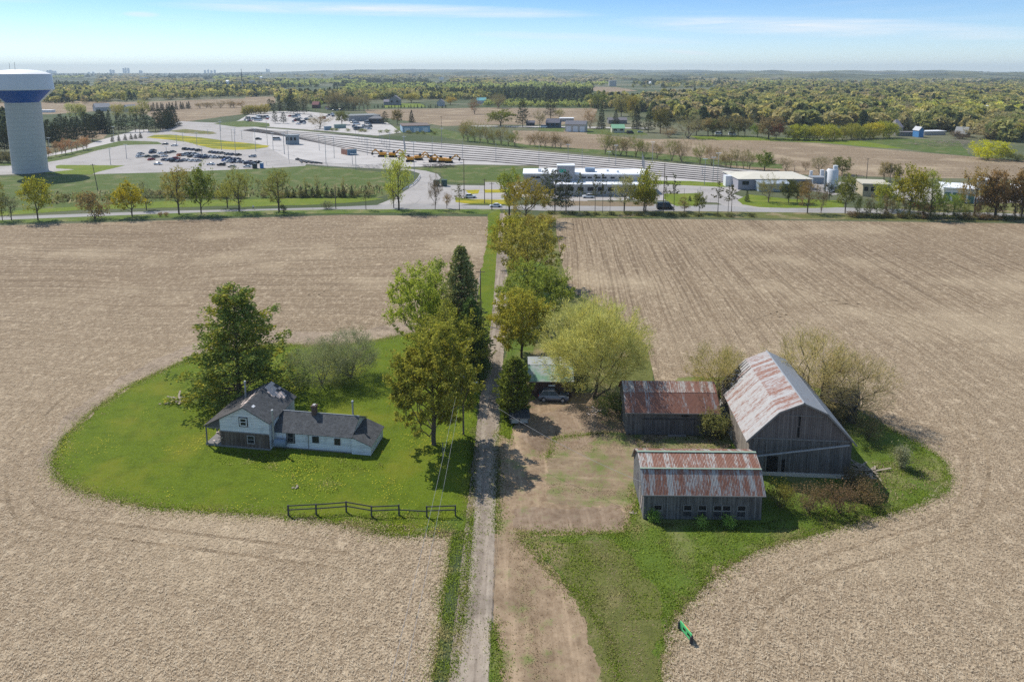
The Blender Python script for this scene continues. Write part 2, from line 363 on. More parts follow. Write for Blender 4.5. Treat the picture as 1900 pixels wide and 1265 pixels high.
DRIVE = mat_dirt('gravel', (.19, .15, .115), (.33, .275, .215)); DIRT = mat_dirt('dirt', (.21, .145, .09), (.37, .275, .18), .35, R(88))
DIRTG = mat_dirt('grassy_dirt', (.20, .145, .09), (.33, .25, .165), .62, R(5)); ASPH = mat_pave('pale_asphalt', (.33, .305, .28), (.43, .40, .37))
CONCR = mat_pave('yard_concrete', (.42, .39, .36), (.53, .50, .47), False); ROADM = mat_pave('road_asphalt', (.28, .265, .25), (.36, .345, .33)); BALL = mat_dirt('ballast', (.07, .058, .05), (.12, .10, .09))
DIRTD = mat_dirt('bare_soil', (.19, .13, .085), (.31, .235, .165), .12, R(85)); WEED = mat_grass('weedy_grass', (.085, .10, .022), (.17, .17, .05), (.29, .22, .13), 1.0)

# near fields
sheet('field', [(-420, 12), (-6.5, 12), (-6.5, 60), (-7.3, 235), (-60, 238), (-180, 219), (-420, 195)], STUB, -.03)
sheet('field', [(6, 12), (330, 12), (420, 215), (200, 222), (110, 228), G(1032, 404), G(1032, 430), G(1040, 480), G(1058, 540), G(1130, 575), G(1200, 640), G(1215, 705), (12, 90), (8, 60)], STUBR, -.03)
sheet('grass', [(-1, 60), (20, 100), G(1215, 690), G(1200, 630), G(1130, 565), G(1070, 545), G(1040, 480), G(1035, 404), (-.5, 243), (-1.5, 140)], WEED, -.035, .6, .6)
# verge between fields and road, left + right
psheet('grass_verge', [(-120, 418), (120, 411), (350, 403), (560, 397), (700, 395), (905, 397), (930, 394), (920, 384), (600, 386), (300, 392), (0, 402), (-120, 408)], ROUGH, -.02, .8, 1.5)
psheet('grass_verge', [(1005, 404), (1300, 403), (1500, 407), (1900, 412), (2050, 414), (2050, 398), (1900, 395), (1500, 393), (1010, 392)], WEED, -.02, .8, 1.5)
# lawn round the house
lawn = [(884, 770), (900, 690), (905, 640), (908, 590), (905, 555), (898, 600), (880, 640), (800, 615), (742, 622), (700, 631), (640, 640), (590, 642), (545, 640), (480, 640), (400, 650), (335, 672), (290, 692), (228, 722), (168, 765), (118, 812), (97, 852), (104, 885), (140, 907), (200, 926), (280, 942), (400, 950), (530, 958), (600, 966), (640, 973), (700, 988), (762, 994), (830, 985), (876, 975), (880, 900)]
psheet('lawn', lawn, LAWN, -.015, .8, .3, 1)
psheet('grass_strip', [(905, 398), (926, 388), (935, 400), (932, 450), (925, 520), (917, 590), (908, 660), (890, 700), (872, 640), (885, 560), (893, 500), (905, 440)], LAWN, -.02, .35, .4)
psheet('grass_strip', [(760, 985), (885, 945), (880, 1010), (868, 1100), (850, 1180), (836, 1262), (825, 1330), (770, 1330), (800, 1262), (815, 1200), (820, 1150), (818, 1105), (833, 1050), (838, 1000)], ROUGH, -.010, .75, .2)
psheet('grass_strip', [(930, 700), (945, 640), (948, 560), (950, 480), (975, 470), (1010, 490), (1030, 560), (1010, 600), (985, 660), (975, 790), (955, 830), (925, 830)], ROUGH, -.020, .5, .4)
# faint paired tyre tracks across the stubble
TYRE = mat_dirt('tyre_track', (.16, .115, .072), (.33, .25, .16), 0, .3)
def tyres(px):
    P = [Vector((*G(*p), 0)) for p in px]; Q = []
    for i in range(len(P) - 1):
        a = P[max(i - 1, 0)]; d = P[min(i + 2, len(P) - 1)]
        for k in range(8):
            t = k / 8; b_, c_ = P[i], P[i + 1]; Q.append(.5 * ((2 * b_) + (c_ - a) * t + (2 * a - 5 * b_ + 4 * c_ - d) * t * t + (3 * b_ - a - 3 * c_ + d) * t ** 3))
    Q.append(P[-1])
    for off in (-1.1, 1.1):
        L_, R_ = [], []
        for i, q in enumerate(Q):
            d = (Q[min(i + 1, len(Q) - 1)] - Q[max(i - 1, 0)]).normalized(); n = Vector((-d.y, d.x, 0)); L_.append(tuple((q + n * (off - .22))[:2])); R_.append(tuple((q + n * (off + .22))[:2]))
        sheet('tyre_track', L_ + R_[::-1], TYRE, -.0285, .07, .5)
for px in ([(1100, 425), (1230, 500), (1420, 575), (1640, 640), (1800, 740)], [(1400, 600), (1480, 572), (1580, 560), (1700, 575)], [(1790, 760), (1815, 860), (1780, 960), (1650, 1010), (1500, 1060), (1400, 1130), (1360, 1265)], [(30, 880), (60, 960), (220, 985), (420, 1010), (640, 1040)], [(40, 800), (130, 720), (280, 650), (500, 600), (700, 590)], [(560, 560), (660, 500), (760, 440)], [(0, 620), (240, 575), (480, 545), (720, 540), (860, 500)], [(1250, 425), (1450, 520), (1700, 600), (1900, 690)]): tyres(px)
# worked soil ring (headland) round the lawn
cxl, cyl = [sum(v) / len(lawn) for v in zip(*[G(*p) for p in lawn[7:31]])]
ringp = [(cxl + (x - cxl) * 1.09, cyl + (y - cyl) * 1.13) for x, y in [G(*p) for p in lawn[7:31]]]
SOILR = mat_dirt('worked_soil', (.20, .15, .105), (.38, .30, .215), 0, 0.2)
sheet('field_edge', ringp, SOILR, -.022, .7, .5, 1)
# farmyard on the right
psheet('grass', [(960, 985), (1150, 988), (1185, 925), (1190, 700), (1500, 700), (1640, 790), (1700, 818), (1745, 850), (1762, 885), (1750, 912), (1700, 937), (1640, 953), (1560, 978), (1480, 997), (1400, 1022), (1340, 1052), (1300, 1092), (1268, 1122), (1250, 1148), (1236, 1182), (1228, 1265), (1220, 1340), (1150, 1340), (1130, 1180), (1060, 1100), (1000, 1040)], ROUGH, -.018, .9, .25, 1)
psheet('dirt_yard', [(918, 800), (960, 770), (985, 735), (1060, 725), (1160, 735), (1200, 800), (1350, 800), (1350, 850), (1190, 870), (1185, 930), (1160, 988), (1000, 992), (1010, 1040), (1080, 1110), (1130, 1180), (1150, 1265), (1160, 1340), (905, 1340), (905, 1200), (918, 1000)], DIRT, -.008, .4, .3)
psheet('grassy_patch', [(1015, 850), (1030, 812), (1130, 802), (1350, 808), (1350, 832), (1190, 862), (1182, 900), (1170, 935), (1090, 945), (1020, 930)], DIRTG, -.003, 1.1, .16)
psheet('grassy_patch', [(985, 1005), (1140, 1000), (1220, 1100), (1225, 1265), (1225, 1340), (1130, 1340), (1120, 1265), (1090, 1160), (1040, 1060)], WEED, -.003, .6, .2)
psheet('soil_strip', [(955, 945), (1150, 938), (1158, 968), (1150, 986), (1000, 988), (950, 978)], DIRTD, .001, .5, .2)
psheet('soil_strip', [(1000, 770), (1060, 748), (1110, 765), (1120, 800), (1080, 830), (1000, 835), (960, 810)], DIRTD, .001, .5, .2)
psheet('grass_strip', [(903, 1150), (914, 1150), (922, 1200), (930, 1265), (938, 1340), (902, 1340), (905, 1240)], ROUGH, .001, .2, .2)
psheet('grass_strip', [(925, 805), (937, 745), (955, 730), (968, 745), (955, 790), (945, 815)], LAWN, .001, .3, .25)
# driveway
dr = [(-5.3, 45), (-5.25, 60), (-5.15, 80), (-5.05, 90), (-4.95, 100), (-4.3, 125), (-4.1, 145), (-4.2, 180), (-4.3, 241)]
sheet('driveway', dr + [(x, y) for x, y in reversed([(-1.7, 45), (-1.8, 60), (-2., 80), (-2.1, 90), (-1.95, 100), (-1.7, 125), (-1.5, 145), (-1.2, 180), (-.4, 241)])], DRIVE, .006, .12, .3)
TRK = mat_dirt('wheel_track', (.25, .205, .16), (.38, .32, .25))
for x0 in (-4.45, -2.55):
    sheet('wheel_track', [(x0, 46), (x0 + .12, 80), (x0 + .15, 100), (x0 + .7, 130), (x0 + .9, 170), (x0 + 1.4, 170), (x0 + 1.25, 130), (x0 + .75, 100), (x0 + .7, 80), (x0 + .6, 46)], TRK, .010, .12, .3)
# ---- beyond the road (work in photo pixels, drawn where they lie on the ground)
psheet('meadow', [(-150, 402), (0, 396), (160, 388), (500, 381), (690, 372), (757, 345), (772, 323), (700, 318), (560, 306), (425, 312), (230, 320), (85, 326), (-150, 330)], MEAD, -.04, 1.2, 3)
psheet('grass_verge', [cA(*p) for p in [(-300, 1160), (0, 1140), (560, 1100), (1140, 1085), (1900, 1060), (1900, 1025), (1140, 1040), (560, 1075), (0, 1110), (-300, 1130)]] , VERG, -.03, .6, 2)
psheet('grass_verge', [cB(*p) for p in [(-10, 1080), (190, 1070), (560, 1062), (860, 1040), (1000, 1020), (800, 1015), (200, 1020), (-10, 1028)]], VERG, -.025, .6, 2)
psheet('meadow', [cB(*p) for p in [(1200, 810), (1400, 840), (1420, 905), (1640, 915), (1850, 905), (2100, 900), (2100, 800), (1900, 790), (1600, 785), (1400, 790)]], MEAD, -.04, 1, 3)
psheet('road', [(-160, 411), (0, 408.3), (160, 402), (300, 396.5), (500, 390.5), (640, 388.5), (700, 388.5), (930, 388), (1010, 391), (1300, 392), (1600, 396), (1900, 402), (2060, 405), (2060, 396), (1900, 393), (1600, 386.5), (1450, 381), (1200, 379), (1010, 379), (930, 382), (830, 380), (770, 378), (690, 381), (600, 385), (500, 387.5), (300, 391.5), (160, 396.5), (0, 402.3), (-160, 405)], ROADM, -.01)
psheet('road', [(700, 380), (735, 366), (757, 350), (775, 330), (779, 322), (763, 317), (700, 313), (620, 309), (560, 304), (520, 301), (470, 303), (420, 300), (420, 296), (520, 296), (560, 298), (620, 303), (700, 306), (790, 317), (812, 323), (818, 330), (810, 338), (820, 343), (935, 345), (935, 372), (850, 381)], ASPH, -.015)
for pts in ([(1570, 960), (1670, 958), (1660, 985), (1600, 990)], [(1700, 957), (1900, 955), (1900, 978), (1710, 980)], [(1500, 1010), (1620, 1025), (1900, 1030), (1900, 1060), (1600, 1058), (1500, 1045)]):
    psheet('grass_island', [cB(*p) for p in pts], DAND, -.004, .3, 1.5)
# parking lot and islands
psheet('parking_lot', [cA(*p) for p in [(-200, 860), (100, 850), (330, 835), (680, 848), (1160, 835), (1600, 818), (1900, 805), (2150, 790), (2200, 720), (2300, 640), (1900, 560), (1560, 530), (1300, 500), (1240, 515), (1100, 560), (960, 530), (820, 590), (500, 680), (300, 730), (60, 790), (-200, 800)]], ASPH, -.03)
psheet('grass_island', [cA(*p) for p in [(-200, 790), (0, 785), (100, 790), (300, 770), (470, 740), (690, 680), (860, 645), (1000, 640), (1150, 638), (1110, 620), (900, 612), (750, 622), (560, 670), (320, 730), (100, 760), (-200, 770)]], MEAD, -.01, .4, 2)
psheet('grass_island', [cA(*p) for p in [(1030, 590), (1090, 572), (1200, 570), (1420, 590), (1600, 615), (1750, 630), (1900, 648), (1880, 660), (1800, 672), (1660, 678), (1500, 668), (1400, 645), (1320, 622), (1180, 605)]], DAND, -.01, .4, 2)
psheet('grass_island', [cA(*p) for p in [(390, 790), (420, 783), (880, 787), (700, 830), (640, 850), (330, 845), (310, 838), (530, 815), (400, 808)]], VERG, -.01, .3, 2)
psheet('parking_lot', [(300, 237), (330, 225), (400, 228), (480, 236), (505, 248), (500, 262), (455, 254), (400, 248), (340, 245), (295, 243)], ASPH, -.026)
psheet('scrub_island', [cA(*p) for p in [(1190, 545), (1300, 530), (1500, 550), (1530, 562), (1480, 568), (1300, 560)]], WEED, -.01, .4, 2)
# rail yard
psheet('rail_yard', [(470, 236), (560, 243), (633, 250), (760, 262), (900, 272), (1100, 290), (1400, 316), (1460, 322), (1430, 346), (1200, 345), (1000, 330), (1000, 307), (925, 306), (860, 305), (800, 309), (740, 310), (640, 305), (540, 298), (500, 275), (470, 262)], CONCR, -.02)
psheet('station_yard', [(1065, 345), (1080, 372), (1240, 372), (1330, 376), (1345, 382), (1430, 388), (1420, 378), (1360, 360), (1380, 350), (1480, 352), (1520, 356), (1545, 362), (1600, 356), (1700, 374), (1950, 392), (1950, 375), (1800, 362), (1700, 345), (1500, 335), (1300, 338), (1200, 338)], ASPH, -.013)
psheet('station_yard', [(900, 338), (1000, 338), (1090, 345), (1090, 375), (925, 362), (925, 352), (900, 352)], ASPH, -.013)
psheet('grass_verge', [cS(*p) for p in [(380, 500), (700, 490), (1260, 500), (1450, 500), (1450, 540), (1260, 545), (380, 535)]], plain('dry_bank', (.20, .15, .09), .95, 0, .35, .6), -.005, .4, 1.5)
psheet('grass_verge', [cS(*p) for p in [(1540, 420), (1870, 415), (1900, 440), (1900, 500), (1830, 540), (1660, 540), (1540, 470)]], VERG, -.004, .4, 1.5)
psheet('grass_verge', [cI(*p) for p in [(520, 600), (640, 540), (760, 550), (1080, 590), (1500, 600), (1690, 612), (1700, 680), (1400, 690), (1000, 688), (760, 680), (580, 650)]], VERG, -.004, .4, 1.5)
psheet('grass_verge', [cJ(*p) for p in [(300, 640), (640, 690), (900, 640), (1400, 620), (1950, 640), (2000, 760), (1500, 740), (900, 740), (700, 720)]], WEED, -.004, .4, 1.5)
psheet('grass_verge', [(1200, 335), (1280, 336), (1345, 340), (1400, 345), (1340, 347), (1200, 341)], VERG, -.004, .4, 1.5)
# grassy bank along the tracks, far side
psheet('grass_bank', [cC(*p) for p in [(-900, 540), (-400, 570), (0, 640), (600, 690), (1100, 740), (1900, 800), (2100, 810), (2100, 780), (1700, 750), (1100, 690), (700, 670), (300, 640), (0, 600), (-300, 530), (-900, 500)]], MEAD, -.045, 2, 5)
# tracks
L0 = [(505, 243.5), (640, 251), (760, 263), (900, 275), (1100, 292), (1400, 320.5)]; L1 = [(555, 258), (690, 285), (760, 291), (900, 299), (1100, 316), (1420, 344)]
def lerp2(a, b, t): return (a[0] + (b[0] - a[0]) * t, a[1] + (b[1] - a[1]) * t)
RAIL = plain('rail_steel', (.15, .12, .10), .4, .5)
for k in range(7):
    t = k / 6; c = [G(*lerp2(a, b_, t)) for a, b_ in zip(L0, L1)]
    if k < 6: c = [G(470 - 4 * k, 239 + k * .6)] + c
    w = 1.3; lo = [(x, y - w) for x, y in c]; hi = [(x, y + w) for x, y in c]
    sheet('rail_bed', lo + hi[::-1], BALL, .0)
    mb = MB()
    for i in range(len(c) - 1):
        for o in (-.75, .75): mb.obox((c[i][0], c[i][1] + o, .12), (c[i + 1][0], c[i + 1][1] + o, .12), .14, .18)
    tag(mb.build('rail_track', RAIL), kind='structure')
# mid and far fields
def ffield(pts, m=STUBF, nm='field', z=-.05, amp=2.): psheet(nm, pts, m, z, amp, 12)
ffield([cC(*p) for p in [(0, 380), (790, 385), (760, 470), (540, 500), (0, 500), (-280, 510), (-800, 440), (-850, 395)]])
ffield([cC(*p) for p in [(200, 540), (600, 545), (1100, 600), (1450, 600), (2000, 610), (2000, 760), (1400, 720), (700, 690), (200, 630)]], STUBF, 'field', -.052)
ffield([(1280, 260), (1420, 262), (1520, 266), (1640, 277), (1750, 286), (1860, 296), (2000, 302), (2000, 345), (1860, 332), (1700, 330), (1500, 325), (1400, 315), (1290, 300)], STUBF, 'field', -.047)
ffield([(1310, 253), (1380, 252), (1450, 256), (1620, 262), (1690, 270), (1700, 277), (1640, 275), (1520, 265), (1420, 261), (1330, 260)], VERG, 'grass_verge', -.046)
ffield([(1600, 262), (1650, 256), (1780, 262), (1800, 290), (1700, 280)], MEAD, 'grass_verge', -.043)
ffield([(-100, 190), (60, 190), (150, 188), (250, 190), (380, 185), (500, 182), (510, 192), (420, 206), (350, 222), (290, 222), (270, 212), (200, 205), (100, 212), (-100, 215)])
ffield([(285, 212), (345, 202), (500, 196), (500, 206), (420, 216), (330, 228), (290, 228)])
ffield([(100, 240), (130, 236), (200, 240), (195, 258), (110, 258)])
ffield([(455, 180), (510, 180), (512, 190), (450, 192)])
ffield([cC(*p) for p in [(740, 232), (930, 236), (1000, 248), (1080, 262), (850, 275), (700, 250)]])
ffield([cD(*p) for p in [(250, 190), (410, 188), (408, 212), (330, 222)]], VERG); ffield([cD(*p) for p in [(560, 225), (760, 232), (700, 238), (560, 236)]])
ffield([cD(*p) for p in [(820, 150), (1000, 152), (990, 160), (820, 162)]])
ffield([cB(*p) for p in [(1000, 350), (1260, 352), (1300, 375), (1000, 380)]], VERG)
ffield([cD(*p) for p in [(1780, 520), (2000, 520), (2000, 560), (1780, 560)]], VERG)
ffield([cC(*p) for p in [(370, 520), (560, 525), (560, 550), (370, 545)]], MEAD, 'grass_verge', -.04); ffield([cC(*p) for p in [(720, 530), (1100, 535), (1150, 575), (720, 565)]], MEAD, 'grass_verge', -.04)
ffield([cC(*p) for p in [(1440, 580), (1900, 585), (1900, 608), (1500, 605)]], VERG, 'grass_verge', -.041)
psheet('road', [cC(*p) for p in [(-100, 512), (700, 522), (1150, 528), (1150, 521), (700, 514), (-100, 505)]], CONCR, -.035)
psheet('scrap_yard', [(440, 225), (470, 208), (560, 206), (640, 215), (720, 228), (745, 246), (700, 252), (600, 243), (500, 236)], CONCR, -.036, 1, 4)
psheet('grass_verge', [(395, 230), (450, 224), (500, 229), (500, 235), (440, 236)], MEAD, -.034, 1, 4)
psheet('road', [(180, 262), (215, 252), (250, 243), (275, 240), (278, 247), (245, 252), (222, 262), (130, 283), (80, 292), (80, 288), (150, 274)], CONCR, -.02)

# far hills and ridges
def ridge(name, dist, prof, m, z0=-.05, depth=900, seed=1, rough=6):
    xs = np.arange(-500, 2420, 6); me_v = []; fs = []; rng = np.random.RandomState(seed)
    rows = [(-1, 0), (-.55, .25), (-.25, .7), (0, 1), (.4, .8), (1, 0)]
    for j, (dy, hh) in enumerate(rows):
        for i, x in enumerate(xs):
            pyt = np.interp(x, [p[0] for p in prof], [p[1] for p in prof]); w = mnoise.noise(Vector((x * .02, seed * 3.3, j * .3))) * rough + mnoise.noise(Vector((x * .15, seed, j))) * rough * .35
            X = (x - 950) / F * dist; z = max(0, CH + (132 - pyt) * dist / 1297 + w)
            me_v.append((X * (1 + dy * depth / dist), dist + dy * depth, z0 + z * hh))
    n = len(xs)
    for j in range(len(rows) - 1):
        for i in range(n - 1): fs.append((j * n + i, j * n + i + 1, (j + 1) * n + i + 1, (j + 1) * n + i))
    mb = MB(); mb.add(me_v, fs); return tag(mb.build(name, m, smooth=True), kind='structure')
HN = NT('wooded_hill'); a_ = HN.noise(.0035, 7, .7); b_ = HN.noise(.0009, 5, .6)
hc = HN.mix(HN.ramp(a_, .35, .65), (.02, .03, .016), (.16, .165, .08)); hc = HN.mix(HN.ramp(b_, .56, .62, 0, .6), hc, (.20, .17, .12))
HILL = HN.bsdf(hc, .95, 0, HN.bump(a_, 1, 12), .05)
ridge('hills', 11500, [(-500, 138), (100, 137.5), (400, 136), (520, 133.5), (700, 129.5), (1000, 129.5), (1300, 131), (1400, 132.5), (1700, 134), (2400, 134)], HILL, seed=2, rough=14)
ridge('hills', 7000, [(-500, 141), (300, 141), (500, 139), (800, 135.5), (1000, 134), (1200, 135), (1400, 133), (1500, 131.5), (1600, 130.5), (1720, 132.5), (1900, 134), (2400, 133)], HILL, seed=5, depth=900, rough=16)
ridge('hills', 4300, [(-500, 150), (400, 149), (700, 145), (900, 143), (1100, 143), (1300, 140), (1450, 136), (1600, 138), (1750, 136), (1900, 136), (2400, 136)], HILL, seed=8, depth=600, rough=13)

# haze: one closed box of even air
b = MB(); b.box((-26500, -400, -1.2), (26500, 15200, 175))
HZ = bpy.data.materials.new('haze_air'); HZ.use_nodes = True; HZ.node_tree.nodes.clear()
ho = HZ.node_tree.nodes.new('ShaderNodeOutputMaterial'); hv = HZ.node_tree.nodes.new('ShaderNodeVolumePrincipled')
hv.inputs['Density'].default_value = 0.000085; hv.inputs['Color'].default_value = (.80, .93, 1, 1); hv.inputs['Anisotropy'].default_value = 0.0
HZ.node_tree.links.new(hv.outputs[0], ho.inputs['Volume'])
hzo = tag(b.build('haze', HZ), kind='stuff')

# ================================================================== trees
def tubes_np(P0, P1, r0, r1, n):
    P0 = np.asarray(P0, float); P1 = np.asarray(P1, float); d = P1 - P0; L = np.linalg.norm(d, axis=1, keepdims=True) + 1e-9; d /= L
    up = np.where(np.abs(d[:, 2:3]) < .9, [[0, 0, 1.]], [[1., 0, 0]]); a = np.cross(d, up); a /= np.linalg.norm(a, axis=1, keepdims=True) + 1e-9; b = np.cross(a, d)
    t = np.arange(n) * 2 * np.pi / n; cs, sn = np.cos(t), np.sin(t); K = len(P0)
    ring = a[:, None, :] * cs[None, :, None] + b[:, None, :] * sn[None, :, None]
    V = np.concatenate([P0[:, None] + ring * np.asarray(r0)[:, None, None], P1[:, None] + ring * np.asarray(r1)[:, None, None]], 1).reshape(-1, 3)
    i = np.arange(n); q = np.stack([i, (i + 1) % n, (i + 1) % n + n, i + n], 1); return V, (q[None] + (np.arange(K) * 2 * n)[:, None, None]).reshape(-1, 4)
def cards(rng, C, lw, lh, upbias=0., dirs=None):
    K = len(C)
    if dirs is None:
        d = rng.normal(size=(K, 3)); d[:, 2] *= (1 - upbias * .6)
    else: d = dirs + rng.normal(size=(K, 3)) * .35
    d /= np.linalg.norm(d, axis=1, keepdims=True) + 1e-9; e = rng.normal(size=(K, 3)); e = np.cross(d, e); e /= np.linalg.norm(e, axis=1, keepdims=True) + 1e-9
    w = (lw * rng.uniform(.6, 1.35, K))[:, None] * .5; h = (lh * rng.uniform(.6, 1.35, K))[:, None] * .5
    V = np.stack([C - d * h - e * w * .5, C - d * h * .2 + e * w, C + d * h, C - e * w * .8 + d * h * .1], 1).reshape(-1, 3)
    return V, np.arange(K * 4).reshape(K, 4)
def broadleaf(seed, H, Rw, h0, nt=160, lobes=9, leaves=6000, leaf=.22, spread=.5, stems=1, droop=0., trunk_r=None, twigs=0, vase=0., thin=1.0, inner=.35):
    rng = np.random.RandomState(seed); c = (H - h0) / 2; zc = h0 + c
    lob = rng.normal(size=(lobes, 3)); lob /= np.linalg.norm(lob, axis=1, keepdims=True); lob *= rng.uniform(.35, .72, (lobes, 1)); lr = rng.uniform(.28, .5, lobes)
    lob[:, 2] = lob[:, 2] * .9 + .05
    k = rng.randint(0, lobes, nt); u = rng.normal(size=(nt, 3)); u /= np.linalg.norm(u, axis=1, keepdims=True)
    T = lob[k] + u * (lr[k] * rng.uniform(.3, 1, nt) ** .5)[:, None]
    core = rng.rand(nt) < inner; T[core] = u[core] * (rng.uniform(.2, .95, core.sum()) ** .6)[:, None]
    ln = np.linalg.norm(T, axis=1); T *= np.minimum(1, 1.02 / ln)[:, None]
    if vase: T[:, :2] *= (1 + vase * T[:, 2:3])
    T = T * [Rw * 1.18, Rw * 1.18, c * 1.04] + [0, 0, zc]; T[:, 2] = np.maximum(T[:, 2], h0 * .75 + .2)
    if droop: T[:, 2] -= droop * (np.hypot(T[:, 0], T[:, 1]) / Rw) ** 2 * c * .5
    N = []; par = []; plen = []
    for s in range(stems):
        off = rng.normal(size=2) * (.03 if stems == 1 else Rw * .12); top = h0 + (H - h0) * (.5 if stems == 1 else .4); m = max(4, int(top / .9)); lean = rng.normal(size=2) * (.04 if stems == 1 else .45)
        for i in range(m):
            if s and i == 0: continue
            t = i / (m - 1); z = t * top; w = rng.normal(size=2) * .05 * (i > 0); off = off * (i > 0) if i == 0 else off
            N.append([off[0] * (1 if stems > 1 else t) + lean[0] * z * .5 + w[0], off[1] * (1 if stems > 1 else t) + lean[1] * z * .5 + w[1], z])
            par.append(-1 if i == 0 else (0 if (s and i == 1) else len(N) - 2)); plen.append(z)
    N = np.array(N); par = list(par); plen = list(plen); tips = []
    for ti in np.argsort(np.linalg.norm(T - [0, 0, h0 + .2 * (H - h0)], axis=1)):
        t = T[ti]; d = t - N; L = np.linalg.norm(d, axis=1); cost = L + .28 * np.array(plen) + np.where(d[:, 2] < .25 * L, (.25 * L - d[:, 2]) * 1.3, 0) + np.where(N[:, 2] < h0 * .7, 4, 0)
        j = int(np.argmin(cost)); Lj = L[j]; m = max(1, int(math.ceil(Lj / max(.9, H * .07)))); p0 = N[j].copy(); last = j
        for i in range(1, m + 1):
            f = i / m; p = p0 + (t - p0) * f; p[2] += math.sin(f * math.pi) * Lj * .10 * (1 - droop * 2) ; p += rng.normal(size=3) * Lj * .035 * (i < m)
            N = np.vstack([N, p]); par.append(last); plen.append(plen[last] + Lj / m); last = len(N) - 1
        tips.append(last)
    par = np.array(par); n = len(N); acc = np.zeros(n); haschild = np.zeros(n, bool); haschild[par[par >= 0]] = True; acc[~haschild] = 1.
    for i in range(n - 1, -1, -1):
        if par[i] >= 0: acc[par[i]] += acc[i]
    rt = trunk_r or H * .02; rad = rt * (acc / acc.max()) ** .5; rad = np.maximum(rad, .012 * H / 12 * thin)
    e = np.where(par >= 0)[0]; r0 = np.minimum(rad[par[e]], rad[e] * 1.5); big = rad[e] > .05 * H / 12
    v1, f1 = tubes_np(N[par[e][big]], N[e[big]], r0[big], rad[e][big], 6); v2, f2 = tubes_np(N[par[e][~big]], N[e[~big]], r0[~big], rad[e][~big], 3)
    tv = np.concatenate([v1, v2]); tf = np.concatenate([f1, f2 + len(v1)])
    outer = [i for i in range(n) if acc[i] <= 3 and N[i][2] > h0 * .8]
    src = N[np.array(outer)]; k = rng.randint(0, len(src), leaves); sc = rng.uniform(.5, 1.3, len(src))[k][:, None]
    C = src[k] + rng.normal(size=(leaves, 3)) * spread * sc; C[:, 2] = np.maximum(C[:, 2], .1)
    parts = [cards(rng, C, leaf, leaf * 1.2)]
    tw = None
    if twigs:
        k = rng.randint(0, len(src), twigs); C = src[k] + rng.normal(size=(twigs, 3)) * spread * .9; dd = C - [0, 0, zc - c * .6]; dd /= np.linalg.norm(dd, axis=1, keepdims=True)
        q = cards(rng, C, .05 * H / 12, .95 * H / 12, dirs=dd); parts[0] = (np.concatenate([parts[0][0], q[0]]), np.concatenate([parts[0][1], q[1] + len(parts[0][0])]))
    return (tv, tf), parts[0]
def conifer(seed, H, Rw, h0, whorl=.7, per=6, cardn=16, card=.5, prof=None, irregular=.2, rise=.1, flat=.35, trunk_r=None, inner=.22):
    rng = np.random.RandomState(seed); P0 = []; P1 = []; r0 = []; r1 = []; C = []; D = []
    zs = np.arange(h0, H * .985, whorl); rt = trunk_r or H * .017; m = 10
    bend = rng.normal(size=2) * .02 * H
    tx = lambda z: np.array([bend[0] * (z / H) ** 2, bend[1] * (z / H) ** 2, z])
    for i in range(m): P0.append(tx(H * i / m)); P1.append(tx(H * (i + 1) / m)); r0.append(rt * (1 - i / m * .93)); r1.append(rt * (1 - (i + 1) / m * .93))
    for z in zs:
        t = (z - h0) / (H - h0); w = prof(t) if prof else (1 - t) ** .8
        k = max(2, int(per + rng.randint(-1, 2))); a0 = rng.rand() * 6.28
        for j in range(k):
            a = a0 + j * 6.283 / k + rng.normal() * .35; L = Rw * w * rng.uniform(1 - irregular, 1 + irregular * .4) + .12; zz = z + rng.uniform(-.4, .4) * whorl
            el = rise + rng.normal() * .08; d = np.array([math.cos(a) * math.cos(el), math.sin(a) * math.cos(el), math.sin(el)]); b = tx(min(zz, H * .98)); e = b + d * L
            P0.append(b); P1.append(e); r0.append(rt * .22 * (.4 + w)); r1.append(.01)
            nc = max(3, int(cardn * (.35 + w))); f = rng.uniform(inner, 1.03, nc) ** .8; lat = rng.normal(size=nc) * (.28 * L * (1.05 - f) + .1 * Rw * .4); sd = np.array([-d[1], d[0], 0])
            pt = b + d * (L * f)[:, None] + sd * lat[:, None]; pt[:, 2] += rng.normal(size=nc) * flat * card - np.abs(lat) * .15 + (f ** 2) * L * .06
            C.append(pt); D.append(np.tile(d, (nc, 1)) * .9 + sd * np.sign(lat)[:, None] * .5 + [0, 0, .12])
    C = np.concatenate(C); D = np.concatenate(D); top = tx(H * .97) + rng.normal(size=(10, 3)) * [.12, .12, .3]; C = np.concatenate([C, top]); D = np.concatenate([D, np.tile([0, 0, 1.], (10, 1))])
    return tubes_np(P0, P1, r0, r1, 5), cards(rng, C, card * .55, card, dirs=D)
def tree_obj(name, data, tint, bark, leafm, loc, rz=0.):
    root = empty(name, loc, rz); tint = (tint[0] * 1.42, tint[1] * 1.62, tint[2] * 1.75)
    tr = link('trunk', np_mesh('trunk', [data[0]], [bark]), root); cr = link('crown', np_mesh('crown', [data[1]], [leafm]), root); cr.color = (*tint, 1); return root
ORD = ['first', 'second', 'third', 'fourth', 'fifth', 'sixth', 'seventh', 'eighth', 'ninth', 'tenth', 'eleventh', 'twelfth', 'thirteenth', 'fourteenth', 'fifteenth', 'sixteenth', 'seventeenth', 'eighteenth', 'nineteenth', 'twentieth'] + ['twenty-' + w for w in 'first second third fourth fifth sixth seventh eighth ninth'.split()] + ['thirtieth'] + ['thirty-' + w for w in 'first second third fourth fifth sixth seventh eighth ninth'.split()] + ['fortieth'] + ['forty-' + w for w in 'first second third fourth fifth sixth seventh eighth ninth'.split()] + ['fiftieth'] + ['fifty-' + w for w in 'first second third fourth fifth sixth seventh eighth ninth'.split()] + ['sixtieth'] + ['sixty-' + w for w in 'first second third fourth fifth sixth seventh eighth ninth'.split()]
